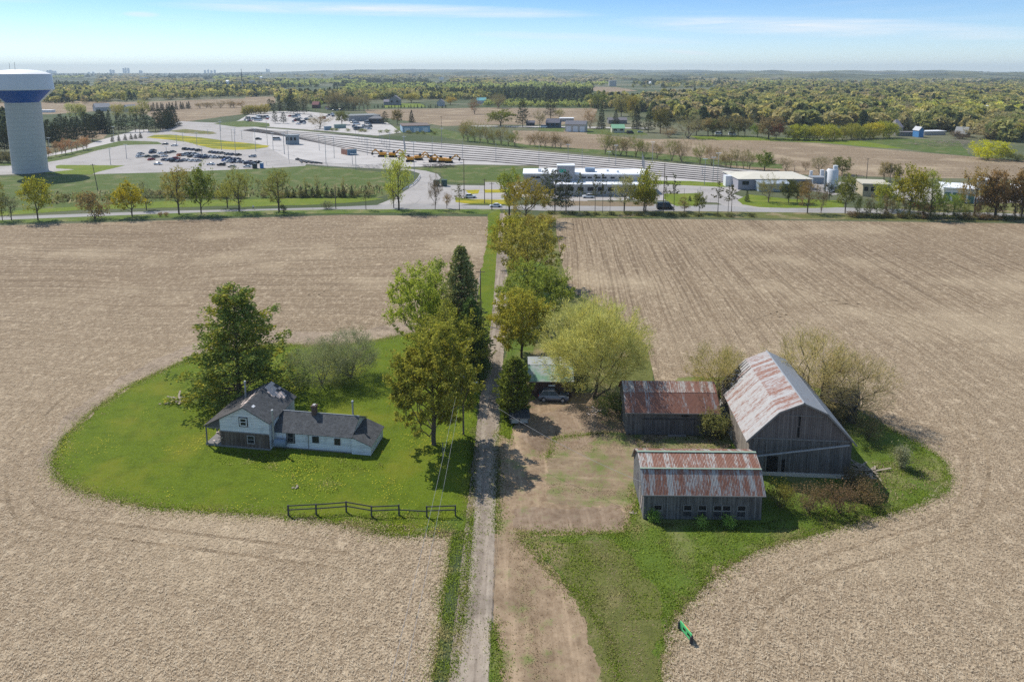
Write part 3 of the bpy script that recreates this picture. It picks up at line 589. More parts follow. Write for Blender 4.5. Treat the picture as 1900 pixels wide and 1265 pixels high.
def spot(bx, by, ty, wpx):
    x, y = G(bx, by); return x, y, hgt(x, y, ty), wpx * mpp(x, y) / 2
YG = (.22, .24, .035); GR = (.10, .135, .03); ORG = (.23, .165, .03); OLV = (.13, .135, .03); PALE = (.25, .29, .09); BRN = (.20, .145, .08); DKG = (.028, .042, .016); GRY = (.16, .17, .12); RED = (.16, .07, .05); WIL = (.34, .31, .045); DARKB = (.05, .055, .03)
# ---- near trees, one by one
def near(name, bx, by, ty, w, h0f, tint, label, cat='tree', bark=BARK, **k):
    x, y, H, Rw = spot(bx, by, ty, w); k.setdefault('seed', int(bx * 7 + by)); d = broadleaf(H=H, Rw=Rw, h0=H * h0f, **k)
    return tag(tree_obj(name, d, tint, bark, LEAF, (x, y, 0)), label, cat)
def nearc(name, bx, by, ty, w, h0f, tint, label, cat='tree', **k):
    x, y, H, Rw = spot(bx, by, ty, w); k.setdefault('seed', int(bx * 7 + by)); d = conifer(H=H, Rw=Rw, h0=H * h0f, **k)
    return tag(tree_obj(name, d, tint, BARK, NEEDLE, (x, y, 0)), label, cat)
near('maple_tree', 805, 824, 602, 160, .1, (.215, .19, .038), 'large maple with olive brown new leaves, left of the driveway beside the utility pole', nt=460, lobes=16, leaves=30000, leaf=.27, spread=.32, inner=.3)
near('maple_tree', 838, 716, 553, 122, .1, (.21, .195, .04), 'olive maple rising just behind the large maple left of the driveway', nt=260, lobes=12, leaves=11000, leaf=.25, spread=.32)
near('maple_tree', 784, 655, 484, 128, .1, (.26, .27, .05), 'yellow green leafing tree at the top edge of the house lawn', nt=340, lobes=13, leaves=15000, leaf=.25, spread=.31)
near('poplar_tree', 812, 640, 474, 52, .2, (.23, .25, .07), 'slim light green tree between the yellow green tree and the dark spruce', nt=120, lobes=7, leaves=4200, leaf=.25, spread=.31)
nearc('spruce_tree', 858, 684, 453, 118, .04, (.19, .18, .075), 'tall dark spruce left of the driveway with a pointed top', whorl=.55, per=10, cardn=34, card=.55, irregular=.35, rise=-.05, prof=lambda t: (1 - t) ** .62)
nearc('cedar_tree', 874, 704, 550, 80, .02, (.085, .115, .035), 'low dark cedar at the lawn edge by the driveway, below the tall spruce', whorl=.45, per=8, cardn=24, card=.42, irregular=.3, prof=lambda t: (1 - t) ** .5)
near('maple_tree', 968, 664, 538, 116, .12, (.27, .23, .045), 'orange green maple right of the driveway beside the green roofed shed', nt=340, lobes=13, leaves=17000, leaf=.25, spread=.31)
near('maple_tree', 992, 600, 476, 142, .14, (.19, .20, .045), 'broad olive green maple right of the driveway, behind the orange green one', nt=340, lobes=14, leaves=14000, leaf=.28, spread=.34)
near('maple_tree', 978, 530, 400, 122, .12, (.25, .205, .05), 'wide rusty olive tree halfway along the right side of the driveway', nt=300, lobes=14, leaves=12500, leaf=.31, spread=.38)
near('maple_tree', 948, 495, 392, 76, .12, (.23, .20, .03), 'yellow olive tree hugging the right edge of the driveway far up', nt=200, lobes=10, leaves=7500, leaf=.31, spread=.38)
near('maple_tree', 976, 412, 326, 92, .14, (.225, .165, .03), 'rounded orange olive tree at the road end of the driveway', nt=240, lobes=10, leaves=8500, leaf=.3, spread=.42)
near('maple_tree', 1000, 440, 396, 60, .1, (.215, .16, .035), 'small orange brown tree right of the driveway near the road junction', nt=160, lobes=8, leaves=5000, leaf=.28, spread=.38)
near('maple_tree', 945, 400, 308, 44, .2, (.20, .21, .04), 'green yellow tree at the junction, left behind the rounded orange olive tree', nt=160, lobes=8, leaves=4500, leaf=.3, spread=.38)
near('willow_tree', 1102, 738, 556, 196, .1, (.36, .315, .12), 'very large pale green willow behind the green roofed shed and yard', nt=620, lobes=18, leaves=25000, leaf=.15, spread=.5, stems=4, twigs=14000, trunk_r=.28, inner=.45, bark=BARK)
nearc('juniper_tree', 953, 772, 664, 78, .03, (.12, .13, .025), 'dense rounded evergreen between the driveway and the parked silver car', whorl=.4, per=9, cardn=30, card=.42, irregular=.3, prof=lambda t: (1 - t ** 2.2) ** .7 * (.7 + .3 * min(1, t * 4)), rise=.3)
near('pear_tree', 1332, 758, 638, 118, .12, (.29, .225, .10), 'thin brown budding tree between the rusty shed and the big barn', nt=340, lobes=10, leaves=3000, leaf=.13, spread=.45, stems=2, twigs=7000, inner=.5)
near('elm_tree', 1500, 770, 612, 150, .1, (.33, .25, .12), 'wide sparse brown tree behind the big barn roof', nt=420, lobes=12, leaves=3500, leaf=.12, spread=.5, stems=3, twigs=6500, inner=.5)
near('elm_tree', 1578, 778, 652, 140, .08, (.29, .22, .12), 'sparse leafless brown tree right of the big barn around the ruined shed', nt=380, lobes=12, leaves=2200, leaf=.12, spread=.5, stems=3, twigs=6000, inner=.5)
near('shrub', 1322, 812, 757, 50, .02, (.17, .155, .06), 'yellow green bush growing in the gap between rusty shed and big barn', 'bush', nt=120, lobes=6, leaves=2600, leaf=.18, spread=.3, stems=4)
near('shrub', 1300, 790, 718, 66, .02, (.10, .085, .06), 'dark tangled leafless bush overgrowing the right end of the rusty shed roof', 'bush', nt=220, lobes=6, leaves=500, leaf=.12, spread=.35, stems=5, twigs=4000)
near('apple_tree', 596, 714, 634, 112, .03, (.19, .19, .11), 'grey green leafless apple tree right behind the house, nearer of the two', nt=360, lobes=9, leaves=6500, leaf=.13, spread=.45, stems=4, twigs=9000, inner=.5, bark=BARKL)
near('apple_tree', 652, 700, 606, 104, .03, (.19, .185, .12), 'grey apple tree at the lawn edge, farther and right of its neighbour', nt=360, lobes=9, leaves=5500, leaf=.13, spread=.45, stems=4, twigs=9000, inner=.5, bark=BARKL)
PINEL = mat_leaf('pine_needles', False, .2, 0.)
pn = PINEL.node_tree; oi = [n for n in pn.nodes if n.type == 'OBJECT_INFO'][0]; mxp = pn.nodes.new('ShaderNodeMix'); mxp.data_type = 'RGBA'; nz = pn.nodes.new('ShaderNodeTexNoise'); nz.inputs['Scale'].default_value = .62; nz.inputs['Detail'].default_value = 4
tcp = pn.nodes.new('ShaderNodeTexCoord'); rg = pn.nodes.new('ShaderNodeMapRange'); rg.inputs[1].default_value = .49; rg.inputs[2].default_value = .62
pn.links.new(tcp.outputs['Object'], nz.inputs['Vector']); pn.links.new(nz.outputs[0], rg.inputs[0]); pn.links.new(rg.outputs[0], mxp.inputs[0]); mxp.inputs[7].default_value = (.42, .38, .06, 1)
for lk in list(pn.links):
    if lk.from_node == oi: pn.links.new(mxp.outputs[2], lk.to_socket)
pn.links.new(oi.outputs['Color'], mxp.inputs[6])
pine_ = nearc('pine_tree', 444, 740, 531, 266, .04, (.15, .17, .045), 'huge spreading white pine with yellowish tips behind the farmhouse', whorl=1.35, per=10, cardn=190, card=.5, irregular=.5, rise=.08, flat=.55, trunk_r=.42, inner=.25, prof=lambda t: (1.02 - t) ** .7 * (.76 + .24 * math.sin(t * 21)) + .08)
[c for c in pine_.children if c.name.startswith('crown')][0].data.materials[0] = PINEL
for bx, by, ty, w, tint, lab in [(1448, 940, 888, 50, (.16, .13, .03), 'yellow brown bush at the corner of the front shed'), (1500, 948, 895, 62, (.16, .105, .06), 'rusty brown brush under the barn gable, left clump'), (1556, 950, 893, 66, (.15, .09, .055), 'rusty brown brush under the barn gable, middle clump'), (1612, 935, 888, 60, (.17, .11, .06), 'rusty brown brush under the barn gable, right clump'), (1585, 905, 868, 44, (.12, .08, .05), 'brown twiggy bush against the right foot of the barn'),
                             (1610, 815, 768, 60, (.10, .085, .05), 'brown brush on the right side of the barn below the ruined shed'), (1556, 790, 745, 50, (.09, .08, .05), 'dark brush against the back right corner of the barn'), (1212, 964, 946, 9, (.16, .22, .05), 'small green sapling at the left foot of the front shed'), (1302, 974, 966, 7, (.2, .25, .06), 'low leafy weed clump in front of the shed wall'), (1352, 973, 965, 6, (.2, .26, .06), 'small leafy weed near the right end of the front shed')]:
    near('shrub', bx, by, ty, w, .02, tint, lab, 'bush', nt=130, lobes=7, leaves=1500, leaf=.13, spread=.3, stems=7, twigs=2600 if w > 30 else 300)
for bx, by, ty, w, tint, lab in [(1125, 770, 735, 60, (.12, .13, .045), 'low green brush under the pale willow, left'), (1150, 765, 725, 50, (.10, .12, .04), 'low green brush under the pale willow beside the rusty shed'), (1075, 720, 690, 40, (.09, .09, .05), 'dark brush at the right end of the green roofed shed'), (1672, 868, 815, 26, (.22, .2, .13), 'thin leafless sapling in the grass right of the barn'),
                             (885, 690, 655, 40, (.05, .08, .02), 'dark undergrowth at the driveway edge under the spruce')]:
    near('shrub', bx, by, ty, w, .02, tint, lab, 'bush', nt=110, lobes=6, leaves=1600, leaf=.15, spread=.35, stems=5, twigs=1200)

# ---- middle distance prototypes (unit height 12 m, radius 5 m)
PROTO = {}
def protos():
    def reg(kind, data, bark, lm): PROTO.setdefault(kind, []).append((np_mesh('trunk', [data[0]], [bark]), np_mesh('crown', [data[1]], [lm]), data))
    for s in range(4): reg('maple', broadleaf(100 + s, 12, 5, 1.6, nt=110, lobes=9, leaves=3200, leaf=.38, spread=.5), BARK, LEAF)
    for s in range(4): reg('sparse', broadleaf(200 + s, 12, 4.6, 1.8, nt=150, lobes=8, leaves=2200, leaf=.28, spread=.45, twigs=900, trunk_r=.26), BARK, LEAF)
    for s in range(3): reg('bare', broadleaf(300 + s, 12, 4.6, .8, nt=190, lobes=8, leaves=800, leaf=.2, spread=.4, twigs=2600, stems=3, vase=.25), plain('twig_bark', (.20, .155, .115), .95, 0, .3), LEAF)
    for s in range(3): reg('spruce', conifer(400 + s, 12, 3.4, .5, whorl=.55, per=7, cardn=9, card=.6, irregular=.3, rise=-.1), BARK, NEEDLE)
    for s in range(3): reg('pine', conifer(500 + s, 12, 4.2, 1.6, whorl=.8, per=6, cardn=13, card=.6, irregular=.5, rise=.15, prof=lambda t: (1 - t ** 1.6) ** .6), BARK, NEEDLE)
    for s in range(4): reg('tallpine', conifer(550 + s, 12, 2.6, 5.6, whorl=.75, per=4, cardn=10, card=.55, irregular=.6, rise=.1, prof=lambda t: (1 - t ** 1.5) ** .5 * (.55 + .45 * math.sin(t * 13 + 1)), trunk_r=.13), BARK, NEEDLE)
    for s in range(3): reg('willow', broadleaf(600 + s, 12, 6.4, .5, nt=120, lobes=10, leaves=3600, leaf=.38, spread=.6, droop=.3, stems=2), BARK, LEAF)
    for s in range(3): reg('bush', broadleaf(700 + s, 12, 7, .4, nt=80, lobes=7, leaves=1500, leaf=.6, spread=.9, stems=5, twigs=500), BARK, LEAF)
    for s in range(2): reg('narrow', broadleaf(800 + s, 12, 2.2, 1.2, nt=90, lobes=7, leaves=900, leaf=.28, spread=.4, twigs=500, trunk_r=.14), BARK, LEAF)
protos()
BR = {'maple': 5, 'sparse': 4.6, 'bare': 4.6, 'spruce': 3.4, 'pine': 4.2, 'tallpine': 2.6, 'willow': 6.4, 'bush': 7, 'narrow': 2.2}
KN = {'maple': 'broadleaf_tree', 'sparse': 'budding_tree', 'bare': 'leafless_tree', 'spruce': 'spruce_tree', 'pine': 'pine_tree', 'tallpine': 'pine_tree', 'willow': 'willow_tree', 'bush': 'shrub', 'narrow': 'young_tree'}
TRNG = random.Random(5)
NTREE = [0]
def put(kind, bx, by, ty, w, tint, label, group=None, name=None, cat=None):
    x, y, H, Rw = spot(bx, by, ty, w); tm, cm, _ = TRNG.choice(PROTO[kind]); nm = name or KN[kind]
    root = empty(nm, (x, y, 0), TRNG.uniform(0, 6.28)); j = TRNG.uniform(.9, 1.1)
    s = Rw / BR[kind]; root.scale = (s, s, H / 12); link('trunk', tm, root); c = link('crown', cm, root)
    tint = tuple(x * 1.42 for x in tint); c.color = (tint[0] * j * TRNG.uniform(.92, 1.08), tint[1] * j, tint[2] * j, 1); NTREE[0] += 1
    return tag(root, label, cat or ('bush' if kind == 'bush' else 'tree'), group)
# trees along the main road, left
def T(cv, sc, b, t, l, r): (bx, by), ty, w = cv(b[0], b[1]), cv(0, t)[1], (r - l) / sc; return bx, by, ty, w
z4 = 3.798
for kind, cv, b, t, l, r, tint, lab in [
    ('narrow', cA, (18, 1175), 900, -20, 60, OLV, 'thin dark young tree at the far left edge of the roadside'), ('narrow', cA, (82, 1172), 950, 20, 120, GRY, 'thin greyish young tree left of the first yellow green roadside tree'),
    ('maple', cA, (268, 1172), 850, 95, 300, (.24, .24, .035), 'yellow green roadside tree in front of the water tower'), ('bush', cA, (670, 1162), 968, 595, 792, BRN, 'low brown twiggy roadside tree left of the bright round one'),
    ('maple', cA, (932, 1147), 880, 785, 988, (.27, .25, .025), 'bright yellow green round tree beside the road'), ('narrow', cA, (1032, 1100), 890, 985, 1090, GRY, 'bare thin tree right of the bright round roadside tree'),
    ('sparse', cA, (1262, 1132), 780, 1130, 1330, (.23, .21, .055), 'yellow brown roadside tree, left of a darker leaning pair'), ('maple', cA, (1418, 1127), 760, 1320, 1510, (.13, .15, .03), 'dark green roadside tree in front of the parked cars'),
    ('sparse', cA, (1602, 1085), 880, 1530, 1670, (.2, .2, .05), 'small pale tree behind the roadside, left of the grey trunked one'), ('sparse', cA, (1685, 1112), 790, 1575, 1770, (.2, .2, .06), 'grey trunked sparse tree at the roadside near the pedestrian'),
    ('sparse', cB, (258, 1112), 800, 125, 340, (.19, .19, .06), 'broad vase shaped roadside tree with thin leaves'), ('bush', cB, (290, 1115), 1060, 270, 320, DKG, 'small dark bush at the foot of the vase shaped tree'),
    ('bush', cB, (598, 1092), 1030, 550, 640, GRY, 'small grey bush on the grass verge'), ('tallpine', cB, (870, 1097), 930, 820, 925, (.08, .09, .04), 'small dark pine by the mouth of the side road'),
    ('sparse', cB, (1102, 1102), 680, 985, 1200, (.30, .31, .07), 'tall slim yellow green poplar at the side road junction'), ('narrow', cB, (1065, 1085), 860, 1000, 1100, (.28, .29, .05), 'short yellow green tree left of the tall poplar'),
    ('bare', cB, (1357, 1097), 830, 1305, 1405, (.13, .10, .08), 'leafless dark trunked tree in the middle of the side road junction'), ('narrow', cB, (1440, 1090), 960, 1410, 1470, BRN, 'thin leafless sapling right of the leafless junction tree'),
    ('tallpine', cB, (1528, 1102), 920, 1460, 1585, (.12, .12, .045), 'scraggly small pine by the car park corner'),
    ('bush', cA, (1130, 1145), 1112, 1112, 1148, BRN, 'small round brown bush on the verge, left of a pair'), ('bush', cA, (1172, 1145), 1112, 1155, 1192, BRN, 'small round brown bush beside its twin on the verge'),
    # right of the junction
    ('pine', cC, (425, 1010), 800, 370, 480, (.06, .07, .035), 'slim dark pine in front of the station wing, leftmost'), ('pine', cC, (492, 1112), 815, 405, 590, (.06, .07, .04), 'dark dense pine in front of the station tower'),
    ('pine', cC, (570, 1112), 825, 500, 665, (.06, .07, .045), 'dark pine right of the station tower'), ('tallpine', cC, (665, 1112), 840, 615, 720, (.08, .09, .04), 'thin tall pine right of the two dense pines'),
    ('tallpine', cC, (775, 1117), 850, 725, 830, (.085, .085, .04), 'thin tall pine before the white car at the station'), ('tallpine', cC, (828, 1122), 845, 790, 870, (.075, .08, .04), 'thin tall pine close right of another before the station'),
    ('tallpine', cC, (880, 1122), 950, 850, 915, (.08, .08, .04), 'short thin pine before the station wall'), ('sparse', cC, (980, 1112), 840, 885, 1065, (.26, .25, .12), 'pale thinly leafed tree in front of the station'),
    ('maple', cC, (1132, 1112), 775, 1065, 1250, (.22, .215, .035), 'tall yellow green maple at the right end of the station'), ('maple', cC, (1120, 1110), 925, 1050, 1270, (.21, .20, .035), 'broad low yellow green maple under the tall one by the black van'),
    ('tallpine', cC, (1268, 1102), 860, 1235, 1310, (.08, .085, .045), 'thin tall pine beside the black van'), ('tallpine', cC, (1330, 1112), 850, 1285, 1395, (.08, .085, .045), 'thin tall pine just right of the black van'),
    ('narrow', cC, (1405, 1110), 1000, 1365, 1450, BRN, 'small brown sapling right of the black van'), ('maple', cC, (1508, 1122), 970, 1475, 1580, (.15, .16, .05), 'small green tree left of the station entrance road'),
    ('tallpine', cC, (1640, 1122), 900, 1580, 1700, (.085, .085, .045), 'thin tall pine at the station entrance, leftmost of three'), ('tallpine', cC, (1712, 1122), 930, 1670, 1750, (.08, .08, .045), 'thin tall pine at the station entrance, middle of three'), ('tallpine', cC, (1736, 1112), 925, 1700, 1810, (.085, .085, .045), 'thin tall pine at the station entrance, rightmost of three'),
    ('spruce', cC, (1845, 1042), 962, 1822, 1868, (.05, .07, .03), 'tiny spruce on the grass by the entrance road'), ('spruce', cC, (1442, 1035), 1000, 1425, 1460, (.05, .07, .03), 'tiny spruce left of the station entrance'),
    ('bare', cD, (98, 1045), 835, 25, 190, (.2, .2, .08), 'leaning vase shaped bare tree before the beige roofed building'), ('maple', cD, (240, 1050), 880, 195, 320, (.075, .09, .03), 'dark green tree before the beige roofed building'),
    ('maple', cD, (300, 1050), 890, 240, 350, (.12, .12, .045), 'olive tree right of the dark green tree'), ('sparse', cD, (372, 1122), 880, 305, 455, (.17, .13, .065), 'brownish roadside tree before the beige roofed building'),
    ('bare', cD, (468, 1122), 895, 430, 515, (.17, .13, .09), 'narrow grey brown bare tree left of the silo'), ('narrow', cD, (525, 1040), 875, 488, 562, (.02, .03, .015), 'narrow black green cedar in front of the silo'),
    ('maple', cD, (638, 1125), 838, 595, 755, (.15, .17, .045), 'tall green roadside tree right of the silo'), ('maple', cD, (930, 1100), 900, 800, 1010, (.2, .22, .04), 'yellow green tree in front of the tan building'),
    ('maple', cD, (1092, 1142), 785, 985, 1225, (.2, .2, .03), 'biggest olive yellow roadside tree on the right'), ('sparse', cD, (1240, 1142), 795, 1195, 1380, (.27, .29, .06), 'light yellow green tree right of the biggest roadside tree'),
    ('maple', cD, (1408, 1100), 985, 1355, 1475, (.19, .28, .07), 'fresh green low tree before the white industrial building'), ('maple', cD, (1290, 1100), 975, 1240, 1345, (.17, .25, .06), 'fresh green small tree left of its low twin'),
    ('sparse', cD, (1545, 1142), 780, 1440, 1650, (.24, .165, .06), 'orange brown roadside tree with sparse leaves'), ('maple', cD, (1690, 1152), 830, 1590, 1800, (.115, .075, .035), 'dark rusty brown roadside tree'),
    ('sparse', cD, (1700, 1150), 795, 1600, 1810, (.22, .14, .06), 'orange topped tree behind the dark rusty roadside tree'), ('maple', cD, (1832, 1150), 820, 1740, 1910, (.12, .08, .035), 'dark brown tree at the right end of the roadside row'),
    ('sparse', cD, (1880, 1150), 790, 1780, 1990, (.2, .13, .05), 'orange brown tree cut by the right edge of the photo'), ('bush', cD, (1200, 1098), 1055, 1130, 1290, (.13, .06, .045), 'reddish brown bush row beside the red car'),
    # beyond the tracks
    ('maple', cC, (110, 510), 390, 10, 215, (.13, .155, .045), 'rounded green tree beyond the tracks, left of the tall pine'), ('pine', cC, (265, 515), 325, 205, 325, (.04, .05, .03), 'tall dark pine left of the blue roofed house'), ('pine', cC, (462, 455), 325, 405, 515, (.045, .05, .035), 'dark pine behind the dark blue house'),
    ('bare', cC, (385, 520), 380, 350, 430, (.21, .18, .12), 'pale leafless tree left of the dark blue house'), ('sparse', cC, (525, 460), 385, 490, 560, (.22, .22, .1), 'pale tree behind the dark blue house'), ('bare', cC, (740, 525), 375, 685, 795, (.24, .17, .11), 'brown leafless tree right of the beige garage'),
    ('spruce', cC, (820, 528), 355, 785, 860, (.035, .05, .03), 'dark pointed spruce left of the green roofed outbuilding'), ('spruce', cC, (920, 500), 392, 885, 955, (.035, .05, .03), 'dark spruce behind the green roofed outbuilding'), ('spruce', cC, (1068, 530), 360, 1020, 1110, (.035, .045, .03), 'tallest dark spruce right of the green roofed outbuilding'),
    ('pine', cC, (1150, 555), 430, 1100, 1210, (.05, .06, .03), 'dark bushy evergreen right of the tallest spruce'), ('maple', cC, (1235, 560), 380, 1160, 1300, (.12, .12, .045), 'olive tree right of the dark bushy evergreen'), ('pine', cC, (1280, 550), 400, 1230, 1350, (.045, .055, .03), 'dark evergreen behind the olive tree'),
    ('bare', cC, (1290, 590), 515, 1215, 1340, (.21, .15, .09), 'brown round leafless bush tree at the field corner'), ('bare', cC, (1428, 595), 410, 1330, 1540, (.19, .17, .11), 'large spreading leafless tree at the far field corner'),
    ('maple', cC, (1240, 400), 290, 1180, 1300, (.26, .2, .07), 'golden crowned tree standing out of the far wood'), ('maple', cC, (1040, 450), 290, 980, 1090, (.22, .2, .06), 'yellow olive tree behind the tallest spruce'), ('maple', cC, (960, 440), 280, 880, 1010, (.16, .15, .07), 'tall grey olive tree beyond the green roofed outbuilding'), ('maple', cC, (800, 400), 265, 730, 860, (.16, .18, .06), 'green grey tree at the edge of the far wood'),
    ('sparse', cC, (1040, 460), 400, 1000, 1085, (.26, .24, .13), 'cream coloured small tree left of the tallest spruce'), ('bare', cC, (95, 380), 270, 45, 155, (.15, .14, .09), 'rounded grey leafless tree at the edge of the far field'),
    ('bare', cB, (1635, 425), 300, 1590, 1680, (.14, .08, .05), 'lone red brown tree in the middle of the far field'), ('maple', cB, (1190, 345), 275, 1145, 1265, (.28, .23, .07), 'golden tree right of the grey gabled house'), ('maple', cB, (1465, 360), 302, 1425, 1515, (.3, .25, .07), 'golden tree beyond the far field'), ('bare', cB, (1800, 385), 272, 1750, 1860, (.16, .14, .09), 'rounded grey tree at the right end of the far field'),
    ('pine', cB, (1005, 495), 405, 975, 1045, (.06, .06, .035), 'dark pine right of the dark hipped house'), ('maple', cB, (1090, 500), 390, 1040, 1135, (.15, .13, .06), 'brown olive tree beside the dark hipped house'), ('spruce', cB, (1192, 485), 395, 1165, 1220, (.04, .05, .035), 'dark spruce above the blue industrial building'), ('maple', cB, (700, 500), 400, 650, 760, (.12, .13, .05), 'olive tree left of the long grey building'),
    ('bare', cB, (545, 530), 415, 480, 640, (.2, .17, .12), 'wide brown leafless tree over the scrap yard'), ('pine', cB, (230, 490), 400, 200, 260, (.04, .05, .04), 'dark evergreen in the scrap yard, left'), ('pine', cB, (290, 490), 410, 262, 325, (.04, .05, .04), 'dark evergreen in the scrap yard, right'),
    ('spruce', cB, (345, 370), 248, 305, 390, (.035, .045, .03), 'dark spruce behind the red roofed house'), ('spruce', cB, (508, 340), 250, 485, 535, (.035, .045, .03), 'slender spruce above the red roofed house'), ('bare', cB, (430, 400), 265, 380, 490, (.2, .17, .12), 'tall grey bare tree left of the red roofed house'),
    ('maple', cB, (345, 350), 322, 312, 372, (.3, .36, .05), 'lime green small tree left of the red roofed house'), ('maple', cB, (550, 370), 325, 530, 575, (.24, .27, .05), 'yellow green small tree right of the red roofed house'),
    # right side mid distance
    ('maple', cD, (70, 825), 680, -10, 140, (.12, .16, .03), 'round green tree beyond the tracks near the beige roof'), ('bare', cD, (222, 825), 725, 175, 275, (.19, .15, .1), 'brown leafless tree above the beige roof'), ('bare', cD, (360, 820), 755, 330, 390, (.19, .14, .1), 'small brown leafless tree above the beige roof'),
    ('bare', cD, (458, 845), 712, 395, 520, (.18, .16, .09), 'bare olive tree left of the silo'), ('maple', cD, (615, 850), 720, 545, 680, (.13, .135, .045), 'olive tree behind the silo'), ('sparse', cD, (910, 895), 750, 850, 965, (.22, .18, .09), 'pale brown tree behind the tan building'), ('maple', cD, (990, 900), 768, 935, 1045, (.13, .13, .05), 'olive tree behind the tan building'),
    ('maple', cD, (100, 600), 430, 15, 205, (.2, .15, .09), 'brown round tree at the left of the willow row'), ('maple', cD, (152, 605), 482, 102, 210, RED, 'dark red leafed round tree at the far field edge'), ('maple', cD, (20, 590), 490, -30, 65, (.14, .2, .04), 'small green tree left of the dark red tree'),
    ('willow', cD, (1640, 745), 588, 1515, 1770, (.38, .39, .02), 'bright lime yellow willow at the far right field edge'), ('willow', cD, (1760, 745), 640, 1690, 1820, (.27, .27, .04), 'duller willow leaning on the bright lime willow'), ('bush', cD, (1855, 755), 700, 1800, 1920, (.17, .17, .07), 'olive bush right of the bright lime willow'),
    ('bare', cD, (1040, 480), 330, 950, 1130, (.26, .25, .22), 'silvery bare tree rising from the right hand wood'), ('bush', cD, (1650, 600), 480, 1500, 1800, (.21, .19, .13), 'wide grey brown thicket behind the scrap heap'), ('bush', cD, (1440, 600), 545, 1390, 1520, (.12, .09, .07), 'dark brown brush beside the scrap heap')]:
    put(kind, *T(cv, z4, b, t, l, r), tint, lab)
# rows whose members only differ by their place
def row(desc, kind, pts, n, hpx, wpx, tint, group, jit=.35, side='row', kinds=None, tints=None):
    xs = []
    for i in range(n):
        t = (i + .5 + TRNG.uniform(-jit, jit)) / n * (len(pts) - 1); k = min(int(t), len(pts) - 2); xs.append(lerp2(pts[k], pts[k + 1], t - k))
    xs.sort()
    for i, p in enumerate(xs):
        h = hpx * TRNG.uniform(.78, 1.18); w = wpx * TRNG.uniform(.8, 1.25); kd = TRNG.choice(kinds) if kinds else kind; tn = TRNG.choice(tints) if tints else tint
        put(kd, p[0], p[1], p[1] - h, w, tn, f'{ORD[i]} from the left {desc}', group)
row('of the small dark spruces in the brush behind the road', 'spruce', [cB(300, 1010), cB(780, 1012)], 11, 20, 13, (.045, .06, .03), 'small spruces in the roadside brush')
row('of the pink budding trees lining the parking lot road', 'sparse', [cA(335, 735), cA(640, 668)], 8, 27, 15, (.30, .18, .13), 'pink budding trees by the parking lot')
row('of the brown bare trees beyond the tracks, left stretch', 'bare', [cB(1530, 610), cC(220, 655)], 9, 38, 24, (.20, .19, .08), 'bare trees along the tracks, left stretch', tints=[(.19, .19, .07), (.2, .17, .09), (.16, .17, .06)])
row('of the brown bare trees beyond the tracks, middle stretch', 'bare', [cC(300, 650), cC(600, 668)], 8, 28, 18, (.22, .165, .11), 'bare trees along the tracks, middle stretch')
row('of the mixed bare trees beyond the tracks, right stretch', 'bare', [cC(830, 705), cC(1120, 735), cC(1620, 790)], 11, 42, 28, BRN, 'bare trees along the tracks, right stretch', tints=[(.21, .16, .1), (.17, .155, .08), (.19, .19, .07)])
row('of the bare trees right of the rail yard', 'bare', [cC(1640, 800), cC(1880, 815)], 6, 38, 20, (.2, .18, .09), 'bare trees right of the rail yard')
row('of the dark conifers behind the water tower', 'pine', [cA(-60, 620), cA(300, 600), cA(600, 560), cA(740, 560), cA(1120, 545), cA(1230, 505)], 36, 38, 24, (.032, .045, .026), 'dark conifers behind the water tower', kinds=['pine', 'spruce', 'pine'])
row('of the dark conifers in the belt nearest the tower', 'pine', [cA(-60, 700), cA(80, 690), cA(320, 650), cA(420, 650), cA(520, 600), cA(700, 620)], 13, 42, 24, (.035, .045, .028), 'dark conifers nearest the tower', kinds=['pine', 'spruce'])
row('of the small trees edging the parking lot access road', 'spruce', [cA(780, 622), cA(1015, 590)], 6, 11, 8, (.035, .045, .03), 'small trees at the access road')
row('of the pale willows above the conifers behind the tower', 'sparse', [cA(480, 470), cA(620, 470)], 4, 34, 16, (.34, .34, .14), 'pale willows behind the tower')
row('of the yellow olive trees above the dark conifer belt', 'sparse', [cA(770, 480), cA(1060, 450)], 5, 33, 22, (.26, .26, .1), 'yellow olive trees by the far houses')
row('of the dark conifers in the square block by the far field', 'spruce', [cA(1030, 408), cA(1350, 385)], 14, 15, 8, (.03, .04, .03), 'conifer block by the far field')
row('of the low brown trees beside the far field', 'bare', [cA(1370, 385), cA(1740, 378)], 7, 13, 17, (.19, .14, .08), 'low brown trees by the far field')
row('of the yellowish trees left of the scrap yard', 'willow', [cA(1720, 430), cB(160, 420)], 7, 18, 20, (.26, .23, .08), 'yellowish trees left of the scrap yard')
row('of the dark trees above the scrap yard', 'pine', [cB(180, 410), cB(440, 425)], 9, 25, 18, (.04, .05, .03), 'dark trees above the scrap yard')
row('of the tall grey bare trees behind the long grey building', 'bare', [cB(590, 395), cB(890, 400)], 12, 36, 18, (.22, .19, .12), 'grey bare trees behind the long grey building')
row('of the dark trees in front of the tall grey bare trees', 'pine', [cB(620, 400), cB(800, 402)], 6, 14, 14, (.035, .045, .03), 'dark trees behind the long grey building')
row('of the tiny hedge spruces at the top of the far field', 'spruce', [cB(920, 382), cB(1440, 382)], 22, 6, 4, (.03, .045, .03), 'tiny hedge spruces at the far field')
row('of the yellow willows beyond the right hand field', 'willow', [cD(230, 605), cD(500, 612), cD(740, 600), cD(960, 590)], 15, 30, 36, WIL, 'yellow willows beyond the right hand field', tints=[(.34, .31, .04), (.28, .3, .05), (.22, .23, .05), (.30, .29, .05)])
row('of the olive trees behind the right hand track bushes', 'maple', [cC(1460, 575), cC(1880, 580)], 7, 34, 30, (.15, .14, .07), 'olive trees beyond the far lane', tints=[(.17, .15, .08), (.13, .14, .06), (.2, .16, .09)])
